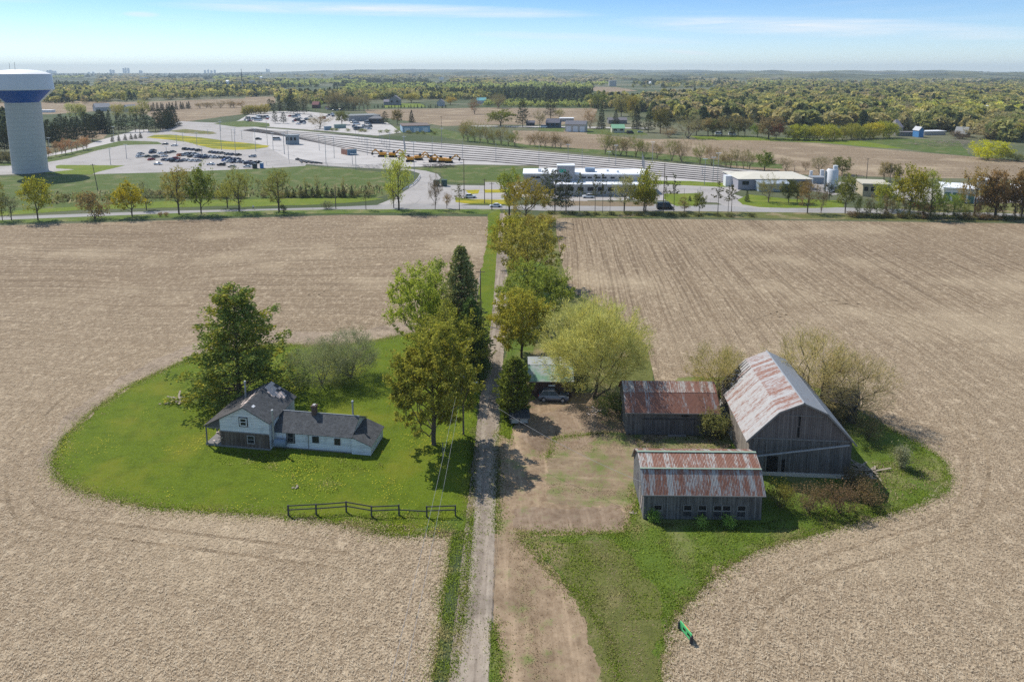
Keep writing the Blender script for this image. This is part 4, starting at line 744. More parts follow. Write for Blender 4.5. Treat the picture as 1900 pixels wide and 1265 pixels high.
row('of the young trees on the right roadside', 'narrow', [cD(690, 1138), cD(1500, 1150)], 22, 40, 11, (.15, .17, .05), 'young trees in the roadside row', tints=[(.15, .18, .05), (.17, .14, .08), (.2, .22, .06)])
row('of the young trees at the right end of the roadside', 'narrow', [cD(1520, 1150), cD(1900, 1158)], 7, 34, 11, (.14, .10, .06), 'young trees at the right end')
row('of the bushes under the right hand roadside row', 'bush', [cD(640, 1150), cD(1900, 1172)], 22, 12, 22, (.10, .085, .05), 'bushes under the roadside row', tints=[(.11, .09, .05), (.08, .09, .04), (.14, .1, .06)])
row('of the low bushes along the verge before the station', 'bush', [cC(430, 1128), cC(1900, 1148)], 14, 6, 17, (.09, .10, .04), 'low bushes on the verge before the station')
row('of the brown brush clumps behind the verge', 'bush', [cA(330, 1040), cA(1140, 1010), cB(0, 1015), cB(960, 1000)], 26, 13, 22, (.2, .175, .11), 'brush clumps behind the left verge', tints=[(.21, .18, .12), (.16, .15, .08), (.2, .21, .09)])
row('of the thin pale saplings in the meadow', 'narrow', [cA(980, 1000), cB(0, 960), cB(960, 960)], 12, 25, 9, (.25, .25, .12), 'pale saplings in the meadow')
row('of the small bushes along the yard bank left of the tracks', 'bush', [cB(580, 540), cB(1400, 570)], 12, 6, 12, (.17, .19, .09), 'small bushes on the railway bank')
row('of the big bushes just left of the tower foot', 'bush', [cA(-60, 765), cA(70, 770)], 3, 22, 26, (.11, .11, .07), 'bushes left of the tower')

# ---- far woods: one mass
def woods():
    rng = np.random.RandomState(11); V = []; Fq = []; Cc = []; off = 0
    def blob(kind, lod):
        s = rng.randint(1 << 20)
        if kind == 'c':
            n = lod; z = rng.uniform(.05, 1, n); r = (1 - z) ** .8 * .33; a = rng.uniform(0, 6.28, n); C = np.stack([np.cos(a) * r, np.sin(a) * r, z], 1)
            v, f = cards(np.random.RandomState(s), C, .28, .30)
        else:
            n = lod; lob = rng.normal(size=(6, 3)); lob /= np.linalg.norm(lob, axis=1, keepdims=True); lob *= .28; u = rng.normal(size=(n, 3)); u /= np.linalg.norm(u, axis=1, keepdims=True)
            C = lob[rng.randint(0, 6, n)] + u * .24; C = C * [1.0, 1.0, .95] + [0, 0, .56]; v, f = cards(np.random.RandomState(s), C, .30, .30)
        return v, f
    lib = {(k, l): [blob(k, l) for _ in range(5)] for k in 'cb' for l in (150, 60)}
    def addtree(x, y, H, W_, k, tint, lod):
        nonlocal off
        v, f = lib[(k, lod)][rng.randint(5)]; a = rng.uniform(0, 6.28); ca, sa = math.cos(a), math.sin(a); q = np.empty_like(v)
        q[:, 0] = (v[:, 0] * ca - v[:, 1] * sa) * W_ + x; q[:, 1] = (v[:, 0] * sa + v[:, 1] * ca) * W_ + y; q[:, 2] = v[:, 2] * H
        V.append(q); Fq.append(f + off); off += len(q); Cc.append(np.tile(tint, (len(q), 1)))
    PAL = {'mix': ([(.21, .215, .075), (.26, .23, .11), (.18, .19, .07), (.30, .28, .09), (.24, .20, .12), (.16, .18, .06)], .12), 'dark': ([(.06, .08, .045), (.08, .10, .05), (.05, .068, .04)], .9), 'green': ([(.23, .28, .09), (.27, .3, .10), (.2, .24, .08)], .1),
           'grey': ([(.24, .22, .17), (.27, .24, .18), (.21, .2, .13)], .1), 'gold': ([(.42, .38, .09), (.36, .37, .07), (.3, .3, .08)], .0)}
    def inside(px, py, P):
        c = False; j = len(P) - 1
        for i in range(len(P)):
            if (P[i][1] > py) != (P[j][1] > py) and px < (P[j][0] - P[i][0]) * (py - P[i][1]) / (P[j][1] - P[i][1]) + P[i][0]: c = not c
            j = i
        return c
    def region(px, n, pal, H=12, W_=9, lod=60, hv=.25):
        P = [G(*p) for p in px]; xs = [p[0] for p in P]; ys = [p[1] for p in P]; cols, pc = PAL[pal]; k = 0; tries = 0
        while k < n and tries < n * 30:
            tries += 1; x, y = rng.uniform(min(xs), max(xs)), rng.uniform(min(ys), max(ys))
            # favour the near side, which is what shows
            if rng.rand() > (min(ys) / y) ** 1.2: continue
            if not inside(x, y, P): continue
            k += 1; m = mnoise.noise(Vector((x * .006, y * .006, 3))); c = 1.65 * np.array(cols[int((rng.rand() * .35 + (m + .5) * .65) * len(cols)) % len(cols)]); c = c * .78 + np.array((1.0, .95, .8)) * c.mean() * .22; c = c * rng.uniform(.85, 1.15)
            con = rng.rand() < pc
            if not con and pc < .5 and m > .22 and rng.rand() < .7: con = True
            if con and pc < .5: c = np.array((.10, .125, .07)) * rng.uniform(.8, 1.3)
            if pal in ('mix',) and rng.rand() < .03: c = np.array((.40, .38, .10)) * rng.uniform(.8, 1.1)
            h = H * rng.uniform(1 - hv, 1 + hv); addtree(x, y, h, W_ * rng.uniform(.65, 1.5), 'c' if con else 'b', c, lod)
    # right hand wood
    region([(1205, 222), (1300, 232), (1420, 228), (1480, 236), (1600, 246), (1700, 240), (1790, 244), (1900, 240), (2050, 245), (2050, 170), (1700, 160), (1400, 168), (1230, 182)], 2100, 'mix', 14, 17, 150)
    region([(1640, 252), (1700, 244), (1790, 246), (1850, 262), (2050, 275), (2050, 240), (1800, 232), (1650, 236)], 260, 'mix', 12, 12, 150); region([(1400, 226), (1500, 232), (1560, 228), (1560, 212), (1400, 208)], 150, 'dark', 13, 10, 150); region([(1860, 236), (2050, 250), (2050, 220), (1880, 218)], 90, 'dark', 13, 11, 150)
    region([(1290, 216), (1400, 222), (1400, 200), (1290, 196)], 120, 'dark', 13, 10, 150); region([(1190, 205), (1290, 215), (1300, 190), (1200, 182)], 180, 'grey', 13, 11, 150)
    region([(1620, 226), (1900, 226), (1900, 204), (1640, 206)], 120, 'gold', 13, 13, 150); region([(1400, 182), (1900, 176), (2100, 176), (2100, 150), (1400, 156)], 900, 'mix', 15, 16, 60)
    # plantation and woods, centre
    region([(900, 198), (1095, 200), (1095, 190), (900, 189)], 330, 'green', 6, 5, 60); region([(900, 186), (1095, 188), (1100, 176), (880, 172)], 420, 'dark', 15, 11, 60)
    region([(640, 172), (900, 170), (1100, 172), (1100, 160), (650, 160)], 420, 'green', 13, 14, 60); region([(1090, 200), (1190, 214), (1200, 190), (1100, 182)], 110, 'mix', 13, 12, 150)
    region([(585, 194), (700, 186), (800, 185), (910, 187), (910, 172), (600, 174)], 520, 'mix', 13, 12, 60); region([(780, 184), (890, 184), (890, 178), (780, 177)], 100, 'dark', 14, 10, 60)
    region([(520, 192), (600, 194), (600, 178), (510, 178)], 150, 'mix', 13, 12, 60)
    # left wood
    region([(60, 190), (150, 193), (260, 188), (380, 183), (520, 178), (520, 166), (300, 164), (60, 168)], 1100, 'mix', 13, 13, 60); region([(-120, 195), (20, 192), (20, 170), (-120, 170)], 250, 'mix', 13, 13, 60)
    region([(380, 180), (520, 176), (520, 168), (380, 168)], 160, 'dark', 14, 12, 60)
    region([(-120, 262), (20, 260), (60, 250), (60, 226), (-120, 226)], 120, 'dark', 13, 10, 150)
    # far bands
    for y0, y1, n, H in [(163, 156, 1500, 12), (156, 149, 1500, 13), (149, 143, 1500, 15), (143.5, 139.5, 1300, 20)]:
        for px0 in range(-150, 2050, 110):
            if rng.rand() < .15: continue
            a = rng.uniform(-2, 2); L = rng.uniform(70, 190)
            region([(px0, y0 + a), (px0 + L, y0 + a + rng.uniform(-1, 1)), (px0 + L, max(y1, 138.6)), (px0, max(y1, 138.6))], n // 20, ['mix', 'dark', 'grey', 'green', 'mix', 'grey'][rng.randint(6)], H, 16 if y1 > 150 else 34, 60)
    V = np.concatenate(V); Fq = np.concatenate(Fq); Cc = np.concatenate(Cc).astype(np.float32)
    me = np_mesh('woods', [(V, Fq)], [LEAFMASS]); at = me.color_attributes.new('tint', 'FLOAT_COLOR', 'POINT'); at.data.foreach_set('color', np.concatenate([Cc, np.ones((len(Cc), 1), np.float32)], 1).ravel())
    tag(link('woods', me), kind='stuff'); print('woods quads', len(Fq), 'single trees', NTREE[0])
woods()

# ================================================================== farm buildings
SHING = mat_shingle('dark_shingles', (.065, .068, .071), (.10, .104, .108)); SHINGB = mat_shingle('brown_shingles', (.062, .058, .055), (.098, .092, .087))
CLAPB = mat_boards('pale_blue_boards', 2, (.56, .59, .62), (.68, .71, .74), True, .24, .6, (.60, .63, .66)); CLAPS = mat_boards('pale_blue_side_boards', 2, (.56, .59, .62), (.68, .71, .74), True, .24, .6, (.60, .63, .66))
BROWNB = mat_boards('brown_boards', 0, (.085, .065, .052), (.16, .125, .10), False, .2, .5, (.30, .27, .25))
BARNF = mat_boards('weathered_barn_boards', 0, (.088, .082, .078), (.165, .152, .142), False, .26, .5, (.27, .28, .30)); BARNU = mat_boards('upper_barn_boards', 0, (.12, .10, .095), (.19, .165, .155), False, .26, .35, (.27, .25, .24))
BARNL = mat_boards('barn_boards_painted_sun', 1, (.16, .135, .115), (.27, .235, .20), False, .26, .6, (.42, .38, .33)); SHEDF = mat_boards('grey_shed_boards', 0, (.075, .073, .072), (.155, .148, .142), False, .2, .6, (.30, .31, .33)); SHEDS = mat_boards('grey_shed_side_boards', 1, (.10, .10, .10), (.2, .2, .2), False, .2, .5, (.34, .34, .34))  # BARNL: brown side wall boards, colour lightened to stand in for sunlight
REDB = mat_boards('dark_red_boards', 0, (.07, .043, .036), (.11, .068, .055), False, .3, .25, (.10, .08, .07)); STONE = plain('pale_stone', (.50, .47, .42), .95, 0, .25, 2.5)
RUSTA = mat_rust('rusty_roof', 0, .72, (.46, .46, .44)); RUSTB = mat_rust('rustier_roof', 0, 1.2, (.45, .44, .43)); RUSTU = mat_rust('upper_rusty_roof', 0, .95, (.56, .54, .50)); RUSTP = mat_rust('pale_rusty_roof', 0, .8, (.55, .51, .45))
RB1 = mat_rust('barn_roof_pale', 1, .3, (.56, .54, .52)); RB2 = mat_rust('barn_roof_rusty', 1, .62, (.52, .51, .50)); RB3 = mat_rust('barn_roof_grey', 1, -.35, (.40, .42, .44)); GRN = mat_rust('green_roof', 0, -.6, (.42, .46, .45), .95); GRNU = mat_rust('grey_green_roof', 0, -.4, (.46, .48, .48), .2)
GRNT = plain('green_trim', (.26, .34, .26), .7)
def window(parent, x0, x1, z0, z1, y, frame=WHITE, fw=.09, outer=None, name='window', panes=2, sx=None):
    # on a wall facing -y at y; sx: wall facing +x instead (then x0,x1 run along y)
    def P(a, b_, m, mb): 
        if sx is None: mb.box((a[0], y - a[2], a[1]), (b_[0], y - b_[2], b_[1]), m)
        else: mb.box((sx + b_[2], a[0], a[1]), (sx + a[2], b_[0], b_[1]), m)
    mb = MB(); P((x0, z0, 0.02), (x1, z1, .05), 0, mb); g = mb.build(name, GLASS, parent)
    f = MB(); d0, d1 = .03, .09
    for (a, c) in [((x0 - fw, z0 - fw), (x1 + fw, z0)), ((x0 - fw, z1), (x1 + fw, z1 + fw)), ((x0 - fw, z0), (x0, z1)), ((x1, z0), (x1 + fw, z1))]: P((*a, d0), (*c, d1), 0, f)
    if panes > 1: zc = (z0 + z1) / 2; P((x0, zc - .03, .045), (x1, zc + .03, .085), 0, f)
    f.build('window_frame', frame, g)
    if outer:
        f = MB(); q = fw + .13
        for (a, c) in [((x0 - q, z0 - q), (x1 + q, z0 - fw)), ((x0 - q, z1 + fw), (x1 + q, z1 + q)), ((x0 - q, z0 - fw), (x0 - fw, z1 + fw)), ((x1 + fw, z0 - fw), (x1 + q, z1 + fw))]: P((*a, .02), (*c, .07), 0, f)
        f.build('window_trim', outer, g)
    return g
def roof_panel(name, m, p0, p1, q1, q0, parent, t=.07):   # corners as polygon, thickness below
    pts = [Vector(p) for p in (p0, p1, q1, q0)]
    n = (pts[1] - pts[0]).cross(pts[2] - pts[0])
    if n.z < 0: pts = pts[::-1]
    mb = MB(); mb.slab(pts, t); return mb.build(name, m, parent)

# ---- farmhouse
hs = tag(empty('farmhouse', (-32.3, 85.2, 0), R(-8.5)), 'abandoned pale blue farmhouse with dark patched roof, low wing and side porch', 'house')
W_, D_, EV, AP, AX = 7.06, 7.4, 4.05, 5.95, -3.5
b = MB(); b.add([(-W_, 0, 2.25), (0, 0, 2.25), (0, 0, EV), (AX, 0, AP - .06), (-W_, 0, EV)], [(0, 1, 2, 3, 4)]); b.add([(-W_, 0, .02), (0, 0, .02), (0, 0, 2.25), (-W_, 0, 2.25)], [(0, 1, 2, 3)], 1)
b.add([(-W_, D_, .02), (0, D_, .02), (0, D_, EV), (AX, D_, AP - .06), (-W_, D_, EV)], [(4, 3, 2, 1, 0)]); b.add([(0, 0, .02), (0, D_, .02), (0, D_, EV), (0, 0, EV)], [(0, 1, 2, 3)], 2); b.add([(-W_, 0, .02), (-W_, D_, .02), (-W_, D_, EV), (-W_, 0, EV)], [(3, 2, 1, 0)], 2)
b.build('wall', [CLAPB, BROWNB, CLAPS], hs)
b = MB(); b.box((-W_ - .05, -.06, 0), (.05, -.003, .22)); b.box((-W_, -.05, 2.2), (0, -.004, 2.32)); b.build('sill_board', GREYW, hs)
sl_ = (AP - EV) / (-AX); xr = .32; rr = roof_panel('roof', SHING, (AX, -.25, AP + .06), (xr, -.25, EV - xr * sl_ + .06), (xr, D_ + .3, EV - xr * sl_ + .06), (AX, D_ + .3, AP + .06), hs, .12)
sl2 = (AP - EV) / (W_ + AX); xl = -9.35; roof_panel('roof', SHINGB, (AX - .01, -.25, AP + .055), (xl, -.25, EV - (-W_ - xl) * sl2 + .06), (xl, D_ + .3, EV - (-W_ - xl) * sl2 + .06), (AX - .01, D_ + .3, AP + .055), hs, .12)
rng = random.Random(3); BAREW = plain('bare_roof_boards', (.62, .50, .43), .95, 0, .25, 3)
def onroofR(x, y, z=.0): return (x, y, AP + .075 - (x - AX) * sl_ + z)
b = MB()
for (x0, x1, y0, y1) in [(-3.45, -2.9, 5.6, 7.65), (-2.88, -2.2, 5.1, 7.0), (-2.18, -1.7, 4.9, 6.3), (-1.68, -1.1, 5.3, 6.9), (-2.2, -1.9, 7.0, 7.6), (-1.08, -.7, 5.8, 6.7)]:
    b.slab([onroofR(x0, y0), onroofR(x1, y0), onroofR(x1, y1), onroofR(x0, y1)], .05)
b.build('roof_patch', BAREW, hs)
b = MB()
for i in range(17):
    y = rng.uniform(-.2, 6); x = AX - .25 - abs(rng.gauss(.2, .35)); z = AP + .07 + (x - AX) * sl2; L = rng.uniform(.25, 1.); w = rng.uniform(.1, .3)
    b.slab([(x, y, z + .02), (x - w, y, z - w * sl2 + .02), (x - w, y + L, z - w * sl2 + .02), (x, y + L, z + .02)][::-1], .03)
b.build('roof_patch', BAREW, hs)
b = MB(); b.slab([onroofR(-2.8, .8), onroofR(-2.5, .8), onroofR(-2.5, 1.35), onroofR(-2.8, 1.35)], .05); b.build('roof_vent', WHITE, hs)
window(hs, -4.0, -3.2, 3.35, 4.25, 0, WHITE, .1, plain('dark_trim', (.05, .05, .06))); window(hs, -3.1, -2.2, .85, 1.85, 0, plain('faded_trim', (.30, .29, .28)), .1)
window(hs, 2.2, 3.0, 2.3, 3.3, 0, WHITE, .09, sx=0.0)
# porch on the left
b = MB()
for y in (0., 2.5, 5., 7.3): b.box((-9.2, y, 0), (-9.06, y + .14, 2.75))
b.build('porch_post', GREYW, hs); b = MB(); b.box((-9.25, -.05, .02), (-W_ - .01, D_, .32)); b.box((-9.22, 0, 2.55), (-W_ - .01, .1, 2.75)); b.build('porch_floor', GREYW, hs)
b = MB(); b.add([(-9.2, -.02, 2.72), (-W_ - .01, -.02, 2.72), (-W_ - .01, -.02, 3.95)], [(0, 1, 2)]); b.build('porch_gable', plain('dark_porch', (.09, .09, .095)), hs)
b = MB()
for i in range(11):
    x = rng.uniform(-8.9, -7.4); y = rng.uniform(.2, 2.6); b.obox((x, y, .4 + .05 * i), (x + rng.uniform(.5, 1.5), y + rng.uniform(-.9, .9), .5 + rng.uniform(.2, 1.5)), .16, .04)
tag(b.build('board_pile', BAREW), 'loose pale boards heaped on the porch at the left of the farmhouse', 'boards')
o = bpy.data.objects['board_pile']; o.location = (-32.3, 85.2, 0); o.rotation_euler = (0, 0, R(-8.5))
# low wing
WE, WR, y0w, y1w = 2.42, 3.85, .95, 6.3; yc = 3.62
b = MB(); b.add([(.02, y0w, .02), (11.1, y0w, .02), (11.1, y0w, WE), (.02, y0w, WE)], [(0, 1, 2, 3)]); b.add([(11.1, y0w, .02), (11.1, y1w, .02), (11.1, y1w, WE), (11.1, yc, WR - .05), (11.1, y0w, WE)], [(0, 1, 2, 3, 4)], 1)
b.add([(.02, y1w, .02), (11.1, y1w, .02), (11.1, y1w, WE), (.02, y1w, WE)], [(3, 2, 1, 0)]); b.build('wing_wall', [CLAPB, CLAPS], hs)
sw = (WR - WE) / (yc - y0w); e = .28
roof_panel('wing_roof', SHING, (.05, y0w - e, WE - e * sw + .05), (11.25, y0w - e, WE - e * sw + .05), (11.25, yc, WR + .05), (.05, yc, WR + .05), hs, .1)
roof_panel('wing_roof', SHING, (.05, y1w + e, WE - e * sw + .05), (11.25, y1w + e, WE - e * sw + .05), (11.25, yc + .01, WR + .045), (.05, yc + .01, WR + .045), hs, .1)
b = MB(); b.tube((.1, yc, WR + .07), (11.25, yc, WR + .07), .06, n=6); b.build('ridge_cap', STEEL, hs)
# lean-to at the far right end
b = MB(); b.add([(11.12, .75, .02), (13.75, .75, .02), (13.75, .75, 1.42), (11.12, .75, 2.5)], [(0, 1, 2, 3)]); b.add([(13.75, .75, .02), (13.75, 5.6, .02), (13.75, 5.6, 1.42), (13.75, .75, 1.42)], [(0, 1, 2, 3)], 1)
b.add([(11.12, 5.6, .02), (13.75, 5.6, .02), (13.75, 5.6, 1.42), (11.12, 5.6, 2.5)], [(3, 2, 1, 0)]); b.build('lean_to_wall', [CLAPB, CLAPS], hs)
roof_panel('lean_to_roof', SHING, (11.28, .55, 2.52), (13.95, .55, 1.42), (13.95, 5.8, 1.42), (11.28, 5.8, 2.52), hs, .09)
window(hs, 2.15, 2.9, .95, 2.15, y0w, GREYW, .09, plain('dark_trim', (.05, .05, .06))); window(hs, 5.65, 6.45, 1.15, 1.95, y0w, plain('dark_trim', (.05, .05, .06)), .06, panes=1); window(hs, 8.75, 9.45, 1.1, 1.9, y0w, plain('brown_trim', (.12, .07, .05)), .06, panes=1)
b = MB(); b.box((4.98, y0w - .05, .1), (5.06, y0w - .004, 2.3)); b.box((11.06, y0w - .06, .1), (11.16, y0w - .004, 2.3)); b.box((0.1, y0w - .07, 0), (11.1, y0w - .006, .14)); b.build('corner_board', GREYW, hs)
b = MB(); b.slab([(1.9, 1.6, WE + .74 * sw), (2.35, 1.6, WE + .74 * sw), (2.35, 2.2, WE + 1.34 * sw), (1.9, 2.2, WE + 1.34 * sw)], .05); b.build('roof_vent', WHITE, hs)
b = MB(); b.box((4.55, 3.2, 3.5), (5.15, 3.85, 5.0)); b.box((4.48, 3.12, 4.85), (5.22, 3.93, 5.05), 0); b.box((4.68, 3.3, 5.05), (5.02, 3.75, 5.16), 1); b.build('chimney', [plain('old_brick', (.11, .075, .06), .95, 0, .35, 6), CONC], hs)
b = MB(); b.tube((-.0, -.0, 0), (0, 0, 4.1), .13, n=10); b.tube((0, 0, 4.05), (0, 0, 4.2), .2, .15, n=10); o = b.build('stove_pipe', STEEL, hs, (.35, .45, 1.4))
b = MB(); b.tube((0, 0, 0), (0, 0, 2.3), .12, n=10); b.tube((0, 0, 2.25), (0, 0, 2.4), .19, .14, n=10); b.build('stove_pipe', STEEL, hs, (10.2, 3.9, 3.5)); b = MB(); b.tube((0, 0, 0), (0, 0, 2.6), .12, n=10); b.tube((0, 0, 2.55), (0, 0, 2.7), .19, .14, n=10); b.build('stove_pipe', STEEL, hs, (-6.0, 5.0, 4.4))
# oil tank
tk = tag(empty('oil_tank', (-32.3, 85.2, 0), R(-8.5)), 'blue grey oil tank on short legs in the corner between house and wing', 'tank')
b = MB(); n = 20
prof = [(math.cos(t) * .36, math.sin(t) * .55) for t in [2 * math.pi * i / n for i in range(n)]]
for x, s in ((.45, .85), (.55, 1), (2.0, 1), (2.1, .85)): b.v += [(x, .42 + p[0] * s, .95 + p[1] * s) for p in prof]
for k in range(3): b.f += [(k * n + i, k * n + (i + 1) % n, (k + 1) * n + (i + 1) % n, (k + 1) * n + i) for i in range(n)]
b.f += [tuple(range(n - 1, -1, -1)), tuple(range(3 * n, 4 * n))]; b.m = [0] * len(b.f); b.build('tank_body', plain('tank_paint', (.16, .21, .27), .5), tk, smooth=False)
for x in (.65, 1.85):
    for y in (.2, .6): b = MB(); b.tube((x, y, 0), (x, y, .5), .03, n=6); b.build('leg', DARKM, tk)
b = MB(); b.tube((1.7, .42, 1.45), (1.7, .42, 2.3), .03, n=6); b.tube((1.2, .42, 1.45), (1.5, .7, 1.75), .03, n=6); b.build('filler_pipe', STEEL, tk)

# ---- gambrel sheds
def gambrel(name, label, loc, rz, Wd, D, ev, bz, bo, rz_, wallm, sidem, m_low, m_up, ov=.28, trim=None, lean=0.):
    r = tag(empty(name, loc, rz), label, 'shed'); yc = D / 2
    prof = [(0, 0.02), (D, 0.02), (D, ev), (D - bo, bz), (yc, rz_), (bo, bz), (0, ev)]
    b = MB(); b.add([(lean, 0, .02), (Wd, 0, .02), (Wd, 0, ev), (0, 0, ev)], [(0, 1, 2, 3)]); b.add([(lean, D, .02), (Wd, D, .02), (Wd, D, ev), (0, D, ev)], [(3, 2, 1, 0)])
    for x, f in ((0, (6, 5, 4, 3, 2, 1, 0)), (Wd, (0, 1, 2, 3, 4, 5, 6))): b.add([(x + (lean if x == 0 and z < .1 else 0), y, z - .02) for y, z in prof], [f], 1)
    b.build('wall', [wallm, sidem], r); sl = (bz - ev) / bo
    for s in (0, 1):
        Y = (lambda y: y) if s == 0 else (lambda y: D - y)
        roof_panel('lower_roof', m_low, (-ov, Y(-.35), ev - .35 * sl + .05), (Wd + ov, Y(-.35), ev - .35 * sl + .05), (Wd + ov, Y(bo), bz + .05), (-ov, Y(bo), bz + .05), r)
        roof_panel('upper_roof', m_up, (-ov, Y(bo - .04), bz + .06), (Wd + ov, Y(bo - .04), bz + .06), (Wd + ov, Y(yc - .01), rz_ + .05), (-ov, Y(yc - .01), rz_ + .05), r)
    if trim is not None:
        b = MB(); b.box((-ov, bo - .12, bz + .08), (Wd + ov, bo + .1, bz + .13)); b.box((-ov, yc - .14, rz_ + .06), (Wd + ov, yc + .14, rz_ + .12)); b.build('roof_flashing', trim, r)
    b = MB(); b.box((-ov, -.40, ev - .35 * sl - .07), (Wd + ov, -.36, ev - .35 * sl + .06)); b.build('eave_board', GREYW, r)
    return r
sa = gambrel('shed', 'long weathered shed nearest the camera, rust striped roof with green trim', (14.85, 70.9, 0), R(-.9), 13.25, 7.2, 3.55, 5.25, 1.5, 6.1, SHEDF, SHEDS, RUSTA, RUSTU, trim=GRNT)
for i, x in enumerate((1.6, 4.95, 6.6, 8.3, 9.3, 11.0)):
    b = MB(); b.box((x - .42, -.03, 1.2), (x + .42, -.005, 1.75)); w = b.build('window', BLACK, sa)
    b = MB(); b.box((x - .5, -.09, 1.08), (x + .5, -.008, 1.19)); b.box((x - .5, -.07, 1.76), (x + .5, -.008, 1.83)); b.box((x - .5, -.07, 1.19), (x - .42, -.008, 1.76)); b.box((x + .42, -.07, 1.19), (x + .5, -.008, 1.76)); b.build('window_frame', GREYW, w)
    if i not in (0,): b = MB(); b.box((x - .45, -.032, .35 + .1 * (i % 2)), (x + .42, -.006, .98)); b.build('hatch', plain('dark_gap', (.03, .032, .036)), sa)
b = MB(); b.obox((-.06, .6, 2.9), (-.08, 1.3, .5), .16, .03); b.obox((-.06, 2.2, 2.6), (-.1, 1.6, .2), .16, .03); b.obox((-.06, 3.9, 3.4), (-.1, 3.2, 1.6), .2, .03); b.build('loose_plank', BAREW, sa)
sb = gambrel('shed', 'rusty red roofed shed with a wide sliding door, left of the big barn', (15.95, 89.3, 0), R(-1.2), 12.6, 7.4, 3.65, 5.3, 2.0, 6.2, SHEDF, SHEDS, RUSTB, RUSTP)
b = MB(); b.box((2.4, -.09, .08), (6.0, -.03, 2.35)); b.box((6.05, -.1, .08), (9.3, -.04, 2.35)); b.build('sliding_door', mat_boards('door_boards', 0, (.07, .07, .075), (.12, .12, .125), False, .3, .4, (.22, .22, .23)), sb); b = MB(); b.box((2.2, -.14, 2.36), (9.6, -.03, 2.46)); b.build('door_rail', DARKM, sb)
b = MB(); b.box((7.5, -.04, 2.75), (8.7, -.01, 2.95)); b.build('vent', BLACK, sb); b = MB(); b.box((5.7, -.5, .0), (8.2, -.1, .12)); b.build('door_step', GREYW, sb)
sc_ = gambrel('shed', 'green roofed dark shed beside the pale willow, behind the parked silver car', (2.75, 100.3, 0), R(-.5), 6.5, 8, 2.95, 4.25, 2.4, 4.8, REDB, REDB, GRN, GRNU, ov=.3)
b = MB(); b.box((2.9, -.04, 1.9), (3.9, -.01, 2.1)); b.build('sign_board', WHITE, sc_)
# ---- big barn
bn = tag(empty('barn', (29.6, 79.72, 0), R(-4.3)), 'big grey wooden barn with pale rust streaked metal roof and torn back corner', 'barn')
BW, BD, BE, BB, BX, BT = 12.4, 15.4, 5.05, 8.6, 3.35, 9.85
b = MB(); b.add([(0, 0, .5), (BW, 0, .5), (BW, 0, BE - .1), (0, 0, BE - .1)], [(0, 1, 2, 3)]); b.add([(0, .0, BE - .1), (BW, .0, BE - .1), (BW, .0, BE), (BW - BX, .0, BB), (BW / 2, 0, BT), (BX, 0, BB), (0, 0, BE)], [(0, 1, 2, 3, 4, 5, 6)], 1)
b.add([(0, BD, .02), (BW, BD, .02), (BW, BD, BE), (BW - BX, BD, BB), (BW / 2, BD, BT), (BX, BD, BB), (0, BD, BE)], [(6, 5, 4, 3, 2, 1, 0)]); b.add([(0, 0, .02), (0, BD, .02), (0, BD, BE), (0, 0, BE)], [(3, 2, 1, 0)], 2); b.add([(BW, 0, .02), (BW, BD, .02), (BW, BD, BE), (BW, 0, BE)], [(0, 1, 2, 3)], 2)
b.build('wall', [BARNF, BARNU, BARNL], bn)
MB().box((-.05, -.12, 0), (BW + .05, .0, .5)).build('foundation', STONE, bn); b = MB(); b.box((-.14, 8.2, 0), (-.01, BD, 1.5)); b.box((-.16, 9.6, 1.499), (-.012, BD, 2.3)); b.build('foundation', STONE, bn)
b = MB(); b.box((0, -.07, BE - .18), (BW, -.008, BE - .04)); b.box((BX + .6, -.06, BB - .55), (BW - BX - .4, -.007, BB - .46)); b.build('trim_board', GREYW, bn)
b = MB(); b.box((5.75, -.05, 5.25), (5.98, -.01, 6.6)); b.box((5.8, -.05, 6.75), (6.02, -.01, 8.1)); b.build('gap', BLACK, bn)
b = MB(); b.box((2.3, -.05, .5), (3.6, -.01, 2.6)); b.box((4.1, -.045, .5), (4.5, -.009, 2.2)); b.build('doorway', BLACK, bn); b = MB(); b.box((1.0, -.06, .5), (2.25, -.02, 3.1)); b.build('door', SHEDF, bn)
b = MB(); b.obox((2.1, -.09, .5), (2.1, -.09, 4.9), .12, .08); b.obox((7.2, -.07, .5), (7.2, -.07, 4.9), .1, .05); b.build('batten', GREYW, bn)
def bslope(side, u, v):   # u along depth, v 0 eave..1 break ..2 ridge ; outer skin point
    hx = [(-.45, BE - .45 * (BB - BE) / BX), (BX, BB), (BW / 2, BT)]; k = min(int(v), 1); f = v - k; x = hx[k][0] + (hx[k + 1][0] - hx[k][0]) * f; z = hx[k][1] + (hx[k + 1][1] - hx[k][1]) * f
    return (x if side == 0 else BW - x, u, z + .07)
def bpanel(name, m, side, u0, u1, v0, v1, dz=0.):
    pts = [bslope(side, u0, v0), bslope(side, u1, v0), bslope(side, u1, v1), bslope(side, u0, v1)]; pts = [(p[0], p[1], p[2] + dz) for p in pts]; return roof_panel(name, m, *pts, bn)
bpanel('lower_roof', RB1, 0, -.35, 12.2, 0, .5); bpanel('lower_roof', RB1, 0, -.35, 13.6, .5, 1, .01); bpanel('upper_roof', RB2, 0, -.35, BD + .3, .985, 2, .02)
bpanel('lower_roof', RB3, 1, -.35, BD + .3, 0, 1); bpanel('upper_roof', RB3, 1, -.35, BD + .3, .985, 2, .02); bpanel('upper_roof', RB1, 0, 13.6, BD + .3, .72, .985, .0)
b = MB(); b.tube((BW / 2, -.35, BT + .1), (BW / 2, BD + .3, BT + .1), .1, n=6); b.build('ridge_cap', STEEL, bn)
b = MB()
for u in (12.6, 13.3, 14.0, 14.7, 15.3): b.obox(bslope(0, u, 0), bslope(0, u, .98), .09, .12)
